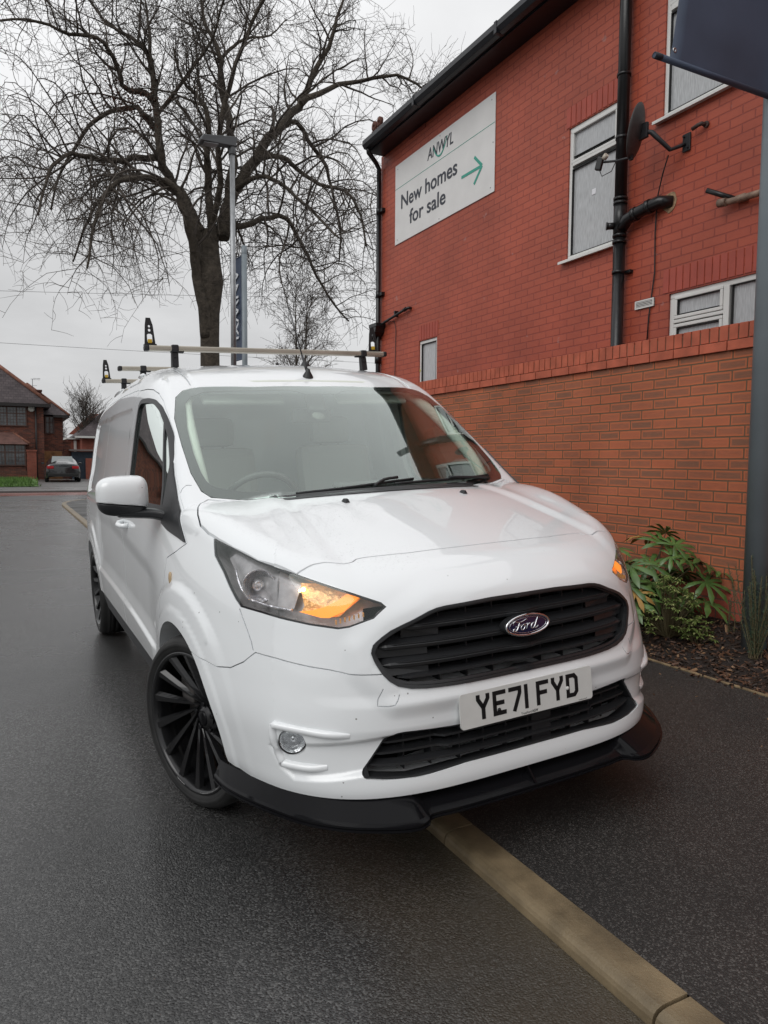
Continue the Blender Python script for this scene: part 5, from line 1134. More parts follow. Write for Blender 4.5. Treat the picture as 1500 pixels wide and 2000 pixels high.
# ---- outlines -------------------------------------------------------------------
HL=[(-.815,-.200,1.040),(-.829,-.250,.985),(-.824,-.332,.938),(-.82,-.385,.897),(-.813,-.432,.861),(-.805,-.463,.840),(-.767,-.549,.832),(-.726,-.62,.821),(-.663,-.701,.808),(-.595,-.762,.798),(-.566,-.781,.803),(-.5,-.816,.828),(-.459,-.822,.86),(-.47,-.809,.873),(-.533,-.76,.899),(-.605,-.688,.928),(-.663,-.614,.953),(-.742,-.466,.986),(-.783,-.331,1.017)]
hu,hv,hd=basis_uv((-.72,-.66,.22)); HL2=p2(HL,hu,hv)
hur,hvr,hdr=basis_uv((.72,-.66,.22)); HLr=p2([(-a,b_,c) for a,b_,c in HL],hur,hvr)
GR=[(0,.857),(.13,.857),(.30,.849),(.335,.842),(.40,.815),(.455,.795),(.510,.758),(.522,.735),(.512,.70),(.488,.655),(.462,.632),(.425,.619),(.36,.612),(.25,.608),(0,.607)]
GRF=GR+[(-a,b_) for a,b_ in GR[::-1][1:-1]]
LG=[(0,.470),(.10,.470),(.27,.475),(.44,.485),(.468,.483),(.487,.470),(.53,.412),(.568,.362),(.560,.350),(.50,.343),(.40,.338),(.24,.350),(0,.350)]
LGF=LG+[(-a,b_) for a,b_ in LG[::-1][1:-1]]
BON=[(0,-.689),(.12,-.686),(.29,-.672),(.44,-.642),(.468,-.640),(.490,-.653),(.52,-.653),(.575,-.627),(.610,-.618),(.640,-.616),(.665,-.612),(.742,-.466),(.783,-.331),(.806,-.23),(.820,-.15),(.826,-.06),(.815,.02),(.795,.10),(.768,.17),(.735,.178),(.66,.132),(.56,.075),(.42,.005),(.30,-.030),(.16,-.05),(0,-.055)]
BONF=BON+[(-a,b_) for a,b_ in BON[::-1][1:-1]]
BUMP=[(-1.4,0),(-1.4,.665),(-.85,.665),(-.804,.667),(-.762,.680),(-.63,.702),(-.555,.709),(-.511,.672),(-.452,.643),(-.382,.633),(-.319,.640),(-.20,.650),(-.20,0)]
DOOR=[(.46,.40),(.40,.50),(.30,.62),(.235,.75),(.205,.93),(.10,.965),(.004,1.005),(.12,1.075),(.258,1.163),(.381,1.252),(.43,1.295),(.50,1.355),(.60,1.432),(.735,1.52),(.85,1.592),(.94,1.633),(1.05,1.660),(1.19,1.674),(1.42,1.683),(1.44,1.60),(1.445,.40)]
GLS=[(.36,1.118),(.395,1.175),(.474,1.306),(.60,1.412),(.728,1.494),(.828,1.550),(.94,1.587),(1.08,1.604),(1.26,1.612),(1.335,1.600),(1.345,1.45),(1.345,1.22),(1.32,1.135),(1.25,1.118),(.80,1.112)]
WSO=[(-.703,.827,1.607),(-.660,.868,1.640),(-.60,.875,1.658),(-.52,.855,1.660),(-.32,.800,1.657),(0,.775,1.655),(.32,.800,1.657),(.52,.855,1.660),(.60,.875,1.658),(.660,.868,1.640),(.703,.827,1.607),(.745,.68,1.50),(.757,.50,1.37),(.762,.34,1.25),(.748,.235,1.175),(.72,.185,1.155),(.62,.125,1.15),(.50,.065,1.15),(.30,.0,1.153),(.16,-.012,1.157),(0,-.018,1.158),(-.16,-.012,1.157),(-.30,.0,1.153),(-.50,.065,1.15),(-.62,.125,1.15),(-.72,.185,1.155),(-.748,.235,1.175),(-.762,.34,1.25),(-.757,.50,1.37),(-.745,.68,1.50)]
wu_,wv_,wd_=basis_uv((0,-.58,.81)); WS2=p2(WSO,wu_,wv_)
print('booleans...')
# ---- cutters --------------------------------------------------------------------
def sidecyl(sx,y,z,r,x0,x1,n=64,mi=1):
    m=MB(); m.cyl((sx*x0,y,z),(sx*x1,y,z),r,n=n); return mesh_of(m,mi)
hlc=pris(HL2,hu,hv,hd,.62,1.5); hlcr=pris(HLr,hur,hvr,hdr,.62,1.5)
front=[pris(roundc(GRF,.012,3),EX,EZ,EY,-1.3,-.74), pris(roundc(LGF,.008,3),EX,EZ,EY,-1.3,-.72)]
arches=[sidecyl(s_,hy,.33,.382,.56,1.2) for s_ in (-1,1) for hy in (0,3.062)]
cav=boolean(CAV,[pris([(.16,.80),(.16,1.12),(.30,1.9),(1.78,1.9),(1.78,.80)],EY,EZ,EX,-1,1,2)],'INTERSECT')
wsin=pris(offset(WS2,.0015),wu_,wv_,wd_,-.9,1.8,2)
sideg=[pris(roundc(offset(GLS,.012),.02,3),EY,EZ,EX,s_*.55,s_*1.2,1) for s_ in (-1,1)]
fogs=[]
for s_ in (-1,1):
    dd=Vector((s_*.42,-.9,0)).normalized(); c0=Vector((s_*.732,-.69,.452)); m=MB(); m.cyl(c0-dd*.10,c0+dd*.3,.044,n=32); fogs.append(mesh_of(m,1))
def surf_pt(p,d,level=0.0):
    u,v,dd=basis_uv(d); q=Vector(p); r=project([(q.dot(u),q.dot(v))],(0,0,0),u,v,dd,level,far=q.dot(dd)+.25,near=q.dot(dd)-.25)[0]; return Vector(r)
def groove(pts,wd=.0042,dep=.012):
    """thin closed ribbon cutter following surface points"""
    P=[Vector(p) for p in pts]; G=[Vector(grad(np.array([p.x]),np.array([p.y]),np.array([p.z]))[0]) for p in P]; m=MB(); n=len(P); vs=[]
    for i in range(n):
        t=(P[min(i+1,n-1)]-P[max(i-1,0)]).normalized(); bn=G[i].cross(t).normalized()
        for a,b_ in ((-wd/2,-dep),(wd/2,-dep),(wd/2,.012),(-wd/2,.012)): vs.append(P[i]+bn*a+G[i]*b_)
    fs=[(i*4+j,i*4+(j+1)%4,(i+1)*4+(j+1)%4,(i+1)*4+j) for i in range(n-1) for j in range(4)]+[(0,1,2,3),((n-1)*4+3,(n-1)*4+2,(n-1)*4+1,(n-1)*4)]
    m.add(vs,fs); return mesh_of(m,1)
def dense(pts,step=.02):
    out=[]
    for a,b_ in zip(pts,pts[1:]):
        a,b_=Vector(a),Vector(b_); k=max(1,int((b_-a).length/step)); out+=[a.lerp(b_,i/k) for i in range(k)]
    out.append(Vector(pts[-1])); return out
def on_side(yz,s_,step=.03): return [surf_pt((s_*.9,p.x,p.y),(s_,0,0)) for p in dense(yz,step)]
def on_front(xz,step=.02): return [surf_pt((p.x,-.85,p.y),(0,-1,0)) for p in dense(xz,step)]
def on_top(xy,z,step=.03): return [surf_pt((p.x,p.y,z),(0,0,1)) for p in dense(xy,step)]
gro=[]
for s_ in (-1,1):
    gro.append(groove([surf_pt(p,(s_*.8,-.6,0)) for p in dense([(s_*.800,-.548,.715),(s_*.801,-.535,.74),(s_*.806,-.515,.770),(s_*.815,-.465,.835)],.02)]))
    gro.append(groove(on_front([(s_*.490,.628),(s_*.455,.603),(s_*.468,.572),(s_*.517,.571),(s_*.512,.600),(s_*.495,.620)],.01) if False else on_front([(s_*.452,.601),(s_*.460,.585),(s_*.470,.573),(s_*.490,.570),(s_*.517,.572),(s_*.514,.592),(s_*.498,.622)],.01),.003,.006))
    gro.append(groove([surf_pt(p,(s_*.9,-.2,.3)) for p in dense([(s_*.828,.270,1.172),(s_*.812,.285,1.196),(s_*.79,.288,1.208),(s_*.772,.275,1.207)],.015)],.004))
    gro.append(groove(on_top([(s_*.612,.905),(s_*.607,1.15),(s_*.600,1.5),(s_*.598,2.4),(s_*.595,3.6)],1.8,.06),.007,.008))
    gro.append(groove(on_side([(1.448,1.692),(1.448,.42)],s_,.05)))
    gro.append(groove(on_side([(2.62,1.55),(2.62,.60)],s_,.05)))
    gro.append(groove([surf_pt((s_*.9,y,z),(s_,0,.8)) for y,z in ((1.448,1.69),(1.448,1.74),(1.46,1.79))],.005,.008))
    gro.append(groove(on_side([(1.46,1.690),(2.0,1.697),(2.8,1.69),(3.6,1.655),(3.78,1.63)],s_,.06),.006,.008))
bonp=pris(BONF,EX,EY,EZ,.76,1.6); bump_=pris(BUMP,EY,EZ,EX,-1.3,1.3); doors=[pris(DOOR,EY,EZ,EX,s_*.62,s_*1.2) for s_ in (-1,1)]
common=[hlc,hlcr]+front+arches+fogs
BOT=lambda: pris([(-1.5,-.2),(-1.5,.288),(-.50,.288),(-.25,.315),(.2,.402),(4.4,.402),(4.4,-.2)],EY,EZ,EX,-1.5,1.5)
body=boolean(OUT,[BOT()]+common+[cav]+[wsin]+[pris(offset(BONF,.0034),EX,EY,EZ,.758,1.6),pris(offset(BUMP,.0020),EY,EZ,EX,-1.4,1.4)]+[pris(offset(DOOR,.002),EY,EZ,EX,s_*.60,s_*1.2) for s_ in (-1,1)]+gro)
to_obj(body,'body')
bn=boolean(OUT,[pris(offset(BONF,-.0020),EX,EY,EZ,.76,1.6)],'INTERSECT'); bn=boolean(bn,[hlc,hlcr]); bonnet=to_obj(bn,'bonnet')
bp_=boolean(OUT,[pris(offset(BUMP,-.0016),EY,EZ,EX,-1.3,1.3)],'INTERSECT'); bp_=boolean(bp_,[BOT()]+front+arches+fogs+gro); bumper=to_obj(bp_,'front_bumper')
DO=[]
for i,s_ in enumerate((-1,1)):
    dm=boolean(OUT,[pris(offset(DOOR,-.002),EY,EZ,EX,s_*.62,s_*1.2)],'INTERSECT'); dm=boolean(dm,[BOT(),cav,sideg[i],wsin]+arches); DO.append(to_obj(dm,'cab_door'))
for m_ in list(bpy.data.meshes):
    if m_.users==0: bpy.data.meshes.remove(m_)
print('booleans done')
# ---- glazing --------------------------------------------------------------------
M_wsg=clear_glass('windscreen_glass',(.95,.99,.965),1.52,boost=2.9); M_sg=clear_glass('side_window_glass',(.60,.66,.63),1.52,boost=4.0); M_frit=mat('black_glass_border',(.014,.014,.016),.35)
WSR=roundc(WS2,.02,3); NW=len(WSR)
ws=patch('windscreen',WSR,wu_,wv_,wd_,.0012,.003,M_wsg,far=1.9,near=-.6,h=.04)
def wsp(x,y,z): return (Vector((x,y,z)).dot(wu_),Vector((x,y,z)).dot(wv_))
# inner edge of the black border (with the sensor patch at the top centre)
ci=[wsp(*q) for q in ((-.672,.769,1.578),(-.637,.808,1.61),(-.57,.828,1.632),(-.45,.800,1.636),(-.30,.770,1.634),(-.17,.755,1.632),(-.125,.742,1.622),(-.09,.715,1.602),(.09,.715,1.602),(.125,.742,1.622),(.17,.755,1.632),(.30,.770,1.634),(.45,.800,1.636),(.57,.828,1.632),(.637,.808,1.61),(.672,.769,1.578),(.708,.60,1.455),(.722,.45,1.345),(.722,.33,1.255),(.712,.26,1.212),(.68,.218,1.19),(.58,.158,1.175),(.45,.098,1.172),(.28,.055,1.178),(0,.045,1.185),(-.28,.055,1.178),(-.45,.098,1.172),(-.58,.158,1.175),(-.68,.218,1.19),(-.712,.26,1.212),(-.722,.33,1.255),(-.722,.45,1.345),(-.708,.60,1.455))]
def ray_match(outer,inner,n,c):
    """resample two closed loops by the same angles round c"""
    def hit(poly,an):
        dx,dy=math.cos(an),math.sin(an); best=None
        for i in range(len(poly)):
            (x1,y1),(x2,y2)=poly[i],poly[(i+1)%len(poly)]; x1-=c[0];x2-=c[0];y1-=c[1];y2-=c[1]; den=dx*(y2-y1)-dy*(x2-x1)
            if abs(den)<1e-12: continue
            t=(x1*(y2-y1)-y1*(x2-x1))/den; s_=(x1*dy-y1*dx)/den
            if t>0 and -1e-9<=s_<=1+1e-9 and (best is None or t>best): best=t
        return (c[0]+dx*best,c[1]+dy*best)
    A=[2*math.pi*k/n for k in range(n)]; return [hit(outer,a) for a in A],[hit(inner,a) for a in A]
cc=(0,sum(p[1] for p in WS2)/len(WS2)); fo,fi_=ray_match(offset(WS2,-.002),ci,160,cc)
patch('windscreen_border',fo,wu_,wv_,wd_,-.0022,.004,M_frit,parent=ws,hole=fi_,far=1.9,near=-.6,h=.06)
for i,s_ in enumerate((-1,1)):
    gl=roundc(offset(GLS,.010),.02,3); sg=patch('door_window',gl,EY,EZ,EX*s_,-.010,.003,M_sg,parent=DO[i],far=1.3,near=.5,h=.05)
    go,gi=ray_match(roundc(offset(GLS,.018),.03,3),roundc(offset(GLS,-.006),.03,3),110,(.86,1.32)); patch('window_seal',go,EY,EZ,EX*s_,.0015,.009,M_bplas,parent=DO[i],hole=gi,far=1.3,near=.5,h=.08)
    patch('quarter_bar',[(.455,1.11),(.485,1.11),(.752,1.505),(.725,1.495)],EY,EZ,EX*s_,-.004,.010,M_bplas,parent=DO[i],far=1.3,near=.5,h=.04)
    # mirror sail
    patch('mirror_sail',roundc([(.008,1.008),(.13,1.080),(.262,1.165),(.385,1.255),(.452,1.312),(.44,1.235),(.40,1.10),(.37,1.055),(.25,1.035),(.10,1.020)],.008,2),EY,EZ,EX*s_,.008,.012,M_bplas,parent=DO[i],far=1.3,near=.5,h=.03)
# ---- cab interior ----------------------------------------------------------------
M_dash=mat('dashboard_plastic',(.13,.135,.135),.6); M_seat=mat('grey_seat_fabric',(.46,.47,.46),.9); M_visor=mat('sun_visor_vinyl',(.62,.66,.61),.8)
b=MB(); pr=[(.10,1.125),(.22,1.150),(.34,1.150),(.48,1.120),(.60,1.06),(.66,.98),(.62,.80),(.10,.80)]
b.prism(pr,(0,1,0),(0,0,1),(-.74,0,0),(1.48,0,0)); b.bbox((0,.58,1.07),(.30,.12,.10),.02); b.bbox((.0,.30,1.165),(.24,.10,.03),.012)
for xx in (-.6,.6): b.bbox((xx,.50,1.06),(.14,.16,.09),.03)
b.build('dashboard',M_dash,VAN,bevel=.02)
b=MB(); cw=Vector((-.37,.66,1.075)); ax=Vector((0,.82,.57)).normalized(); a_,b2_,_=basis(ax)
ring=[cw+(a_*math.cos(t*6.2832/40)+b2_*math.sin(t*6.2832/40))*.185 for t in range(41)]; b.tube(ring,.015,10,caps=False); b.sphere(cw+ax*.02,.055,sc=(1,1,1)); 
for an in (0,math.pi,-math.pi/2,): b.tube([cw,cw+(a_*math.cos(an)+b2_*math.sin(an))*.18],.016,6)
b.build('steering_wheel',M_dash,VAN)
for xx in (-.37,.37):
    s_=empty('seat',(xx,1.2,.55),parent=VAN)
    b=MB(); b.bbox((0,0,.16),(.48,.50,.16),.06); b.build('cushion',M_seat,s_); b=MB(); b.bbox((0,.22,.50),(.47,.13,.62),.055,rot=Euler((-.18,0,0)).to_matrix()); b.build('backrest',M_seat,s_)
    b=MB(); b.bbox((0,.30,.90),(.26,.10,.17),.045); b.cyl((-.06,.30,.75),(-.06,.30,.86),.007,n=8); b.cyl((.06,.30,.75),(.06,.30,.86),.007,n=8); b.build('headrest',M_seat,s_)
for xx in (-.36,.36):
    b=MB(); b.bbox((xx,.93,1.635),(.42,.20,.022),.010,rot=Euler((.62,0,0)).to_matrix()); b.build('sun_visor',M_visor,VAN)
b=MB(); b.bbox((.0,.80,1.575),(.10,.05,.12),.02,rot=Euler((-.5,0,0)).to_matrix()); b.bbox((-.0,.86,1.51),(.22,.035,.07),.014); b.build('interior_mirror',M_dash,VAN)
b=MB(); b.lathe([(0,0),(.033,0),(.033,.001),(0,.001)],o=(-.05,.640,1.50),ax=(0,-.58,.81),n=24); b.build('air_freshener',mat('round_tag',(.16,.17,.15),.6),VAN)
for s_ in (-1,1):
    b=MB(); P=smooth_poly([Vector((s_*.60,.93,1.640)),Vector((s_*.655,.84,1.575)),Vector((s_*.690,.62,1.425)),Vector((s_*.708,.42,1.265)),Vector((s_*.712,.33,1.16))],4); b.tube(P,[.030]*len(P),10); b.build('pillar_trim',M_head,VAN)
b=MB(); P=smooth_poly([Vector((-.62,.95,1.652)),Vector((-.3,.87,1.668)),Vector((0,.85,1.670)),Vector((.3,.87,1.668)),Vector((.62,.95,1.652))],4); b.tube(P,[.026]*len(P),10); b.build('header_trim',M_head,VAN)
# ---- grilles ---------------------------------------------------------------------
M_grl=mat('grille_black_plastic',(.024,.025,.027),.30,bump=.15,bscale=120,bdist=.001); M_chr=mat('chrome',(.75,.76,.78),.08,1)
grille=empty('grille',(0,0,0),parent=VAN)
def front_ring(name,o_,i_,lev,th,m,par,c,n=140):
    fo,fi_=ray_match(o_,i_,n,c); return patch(name,fo,EX,EZ,-EY,lev,th,m,parent=par,hole=fi_,far=1.3,near=.5,h=.05)
front_ring('surround',roundc(offset(GRF,.003),.008,3),roundc(offset(GRF,-.007),.010,3),.005,.035,M_grl,grille,(0,.73))
front_ring('inner_surround',roundc(offset(GRF,-.005),.012,3),roundc(offset(GRF,-.014),.02,3),-.006,.03,M_grl,grille,(0,.73))
def inside_w(poly,z):
    xs=[]
    for i in range(len(poly)):
        (x1,y1),(x2,y2)=poly[i],poly[(i+1)%len(poly)]
        if (y1>z)!=(y2>z): xs.append(x1+(z-y1)/(y2-y1)*(x2-x1))
    return max(xs) if xs else 0
def slat(b,z,w,prof,lev=-.004,n=40,sag=0):
    xs=[-w+2*w*i/n for i in range(n+1)]; pts=project([(x,z-sag*(1-(x/w)**2)) for x in xs],(0,0,0),EX,EZ,-EY,lev,1.3,.5); k=len(prof); vs=[]
    for i,p in enumerate(pts):
        e=min(1,(w-abs(xs[i]))/.03+.15)
        for (dy,dz) in prof: vs.append((p[0],p[1]+dy+(1-e)*.012,p[2]+dz*e))
    b.add(vs,[(i*k+j,i*k+(j+1)%k,(i+1)*k+(j+1)%k,(i+1)*k+j) for i in range(n) for j in range(k)]+[tuple(range(k)),tuple(n*k+j for j in range(k))[::-1]])
PR=[(.0,-.009),(-.003,.0),(.002,.006),(.040,.024),(.044,.020),(.018,-.012),(.006,-.013)]
for z in (.800,.745,.690):
    b=MB(); slat(b,z-.004,inside_w(GRF,z)-.018,PR,sag=.0); b.build('slat',M_grl,grille)
    b=MB(); slat(b,z+.002,inside_w(GRF,z)-.045,[(-.004,-.001),(-.004,.002),(.004,.003),(.004,-.002)]); b.build('slat_lip',M_grl,grille)
b=MB(); slat(b,.645,inside_w(GRF,.645)-.035,[(.0,-.004),(.0,.004),(.05,.01),(.05,-.004)]); b.build('slat',M_grl,grille)
b=MB()
for k in range(-4,5):
    if k==0: continue
    x=k*.098; p=project([(x,.73)],(0,0,0),EX,EZ,-EY,-.035,1.3,.5)[0]; b.box((x-.002,p[1],.60),(x+.002,p[1]+.04,.86))
split_loose(b.build('grille_rib',M_grl,grille))
b=MB()
for s_ in (-1,1):
    for (x0,x1,z0,z1) in ((.34,.50,.705,.735),(.34,.49,.65,.68),(.30,.42,.76,.79)):
        q=project([(s_*x0,z0),(s_*x1,z0),(s_*x1,z1),(s_*x0,z1)],(0,0,0),EX,EZ,-EY,-.022,1.3,.5); b.add([tuple(p) for p in q]+[(p[0],p[1]+.004,p[2]) for p in q],[(0,1,2,3),(7,6,5,4),(0,4,5,1),(1,5,6,2),(2,6,7,3),(3,7,4,0)])
split_loose(b.build('blanking_panel',M_grl,grille))
b=MB(); b.box((-.50,-.752,.60),(.50,-.742,.845)); b.build('grille_backing',M_gap,grille)
lgr=empty('lower_grille',(0,0,0),parent=VAN)
front_ring('surround',roundc(offset(LGF,.001),.008,3),roundc(offset(LGF,-.007),.010,3),-.004,.05,M_grl,lgr,(0,.405))
for z in (.442,.410,.378):
    b=MB(); slat(b,z,inside_w(LGF,z)-.006,[(.0,-.003),(.0,.004),(.035,.009),(.035,-.001)],lev=-.012); b.build('slat',M_grl,lgr)
b=MB()
for k in range(-5,6): x=k*.09+.03; p=project([(x,.41)],(0,0,0),EX,EZ,-EY,-.03,1.3,.5)[0]; b.box((x-.002,p[1],.345),(x+.002,p[1]+.04,.48))
p=project([(.02,.41)],(0,0,0),EX,EZ,-EY,-.02,1.3,.5)[0]; b.box((.04,p[1]+.003,.352),(.12,p[1]+.03,.47)); split_loose(b.build('grille_rib',M_grl,lgr))
b=MB(); b.box((-.60,-.735,.33),(.60,-.722,.50)); b.build('grille_backing',M_gap,lgr)
# ---- badge -----------------------------------------------------------------------
badge=empty('badge',(0,-.912,.757),parent=VAN); badge.rotation_euler=(R(-4),0,0)
def oval(b,a,c,y0,y1,m=0,n=48,dome=0):
    vs=[(a*math.cos(t*6.2832/n),y,c*math.sin(t*6.2832/n)) for y in (y0,y1) for t in range(n)]; b.add(vs,[tuple(range(n)),tuple(range(n,2*n))[::-1]]+[(i,(i+1)%n,n+(i+1)%n,n+i) for i in range(n)],m)
b=MB(); oval(b,.089,.0355,.03,.0); b.build('badge_back',M_grl,badge,bevel=.003)
b=MB(); n=48; 
for k in range(1): b.tube([(.0845*math.cos(t*6.2832/n),-.003,.0325*math.sin(t*6.2832/n)) for t in range(n+1)],.0042,8,caps=False)
b.build('chrome_ring',M_chr,badge)
b=MB(); oval(b,.080,.029,.001,-.004); b.build('badge_face',mat('badge_navy',(.008,.012,.045),.12,coat=1),badge,bevel=.002)
b=MB(); oo=[(.073*math.cos(t*6.2832/n),-.0045,.0245*math.sin(t*6.2832/n)) for t in range(n+1)]; b.tube(oo,.0008,6,caps=False)
def scr(pts,w=.0017):
    P=smooth_poly([Vector((x-.0,-.0052,z)) for x,z in pts],4); k=len(P); b.tube(P,[w*(.55+.45*math.sin(math.pi*i/(k-1))) for i in range(k)],6)
S_=.001
def sc_(l,w=.0017): scr([(x*S_,z*S_) for x,z in l],w)
sc_([(-56,6),(-58,12),(-50,16),(-38,12),(-22,13),(-6,19),(-2,16)],.0020); sc_([(-32,13),(-36,4),(-42,-8),(-50,-15),(-58,-14),(-57,-8),(-50,-7)],.0024); sc_([(-50,-1),(-38,0),(-26,3)],.0016)
sc_([(-20,2),(-27,-3),(-28,-11),(-22,-14),(-15,-9),(-13,-1),(-19,3),(-14,3),(-6,4)],.0021); sc_([(-6,4),(-1,4),(-4,-4),(-7,-13)],.0021); sc_([(-4,-3),(3,3),(9,4),(10,0)],.0019)
sc_([(28,1),(22,4),(15,-1),(12,-9),(17,-14),(25,-8),(31,3)],.0021); sc_([(40,20),(34,8),(28,-5),(27,-13),(33,-13),(41,-7)],.0021)
b.build('badge_script',M_chr,badge)
# ---- number plate ----------------------------------------------------------------
M_pl=mat('plate_white',(.62,.62,.60),.30,coat=.6,nscale=12,namp=.05); M_blkc=mat('plate_black',(.008,.008,.009),.35)
plate=empty('number_plate',(-.004,-.920,.521),parent=VAN); plate.rotation_euler=(R(-3.5),R(-.9),R(-1.6))
b=MB(); b.prism(roundc([(-.26,-.0555),(.26,-.0555),(.26,.0555),(-.26,.0555)],.012,4),(1,0,0),(0,0,1),(0,.006,0),(0,-.007,0)); b.build('plate_blank',M_pl,plate)
b=MB(); b.bbox((0,.022,0),(.44,.030,.085),.006); b.build('plate_mount',M_white,plate)
SW=.014; YT=-.0016
def stroke(b,pts,w=SW):
    P=[Vector(p) for p in pts]; n=len(P); cl=(P[0]-P[-1]).length<1e-6; l=[];r=[]
    for i in range(n):
        if cl and i in (0,n-1): e1=(P[-1]-P[-2]).normalized(); e2=(P[1]-P[0]).normalized()
        else: e1=(P[i]-P[max(i-1,0)]) if i>0 else (P[1]-P[0]); e2=(P[min(i+1,n-1)]-P[i]) if i<n-1 else (P[-1]-P[-2]); e1.normalize(); e2.normalize()
        m=Vector((-(e1.y+e2.y),e1.x+e2.x)).normalized(); k=w/2/max(.4,m.dot(Vector((-e1.y,e1.x)))); l.append(P[i]+m*k); r.append(P[i]-m*k)
    for i in range(n-1):
        vs=[(p.x,y,p.y) for y in (YT,-.0009) for p in (l[i],l[i+1],r[i+1],r[i])]; b.add(vs,[(0,1,2,3),(7,6,5,4),(0,4,5,1),(1,5,6,2),(2,6,7,3),(3,7,4,0)])
H=.079/2; Wc=.050/2; q=SW/2
GL={'Y':[[(-Wc+q,H),(-Wc+q,H*.62),(0,-.004),(0,-H)],[(0,-.004),(Wc-q,H*.62),(Wc-q,H)]],'E':[[(Wc,H-q),(-Wc+q,H-q),(-Wc+q,-H+q),(Wc,-H+q)],[(-Wc+q,0),(Wc*.75,0)]],'7':[[(-Wc,H-q),(Wc-q,H-q),(Wc-q,H*.45),(-.006,-H)]],'1':[[(0,-H),(0,H)]],'F':[[(Wc,H-q),(-Wc+q,H-q),(-Wc+q,-H)],[(-Wc+q,.001),(Wc*.72,.001)]],'D':[[(-Wc+q,-H+q),(-Wc+q,H-q),(Wc*.35,H-q),(Wc-q,H*.55),(Wc-q,-H*.55),(Wc*.35,-H+q),(-Wc+q,-H+q)]]}
xc=-.201
for ch in 'YE71 FYD':
    if ch==' ': xc+=.033-.011; continue
    wch=.014 if ch=='1' else .050; b=MB(); cx=xc+wch/2
    for st in GL[ch]: stroke(b,[(p[0]+cx,p[1]+.004) for p in st])
    o=b.build('plate_character',M_blkc,plate,fix=True); xc+=wch+.011
text_mesh('TrustFord','maker_text',M_blkc,plate,frame((1,0,0),(0,0,1),(-.035,-.0012,-.0525)),w=.040,h=.0075,ext=.0003); text_mesh('AGW','maker_text',M_blkc,plate,frame((1,0,0),(0,0,1),(.008,-.0012,-.0525)),w=.024,h=.0085,ext=.0003,bold=.02)
text_mesh('TrustFord 0330','maker_text',M_blkc,plate,frame((1,0,0),(0,0,1),(.20,-.0012,-.0525)),w=.035,h=.003,ext=.0002)
b=MB(); b.lathe([(0,-.004),(.005,-.0035),(.0065,-.001),(.0065,0)],o=(-.118,-.0015,-.018),ax=(0,1,0),n=14,m=1); b.lathe([(0,-.004),(.005,-.0035),(.0065,-.001),(.0065,0)],o=(.155,-.0015,-.002),ax=(0,1,0),n=14); b.build('plate_screw',[mat('screw_cap_white',(.6,.6,.58),.4),M_blkc],plate)
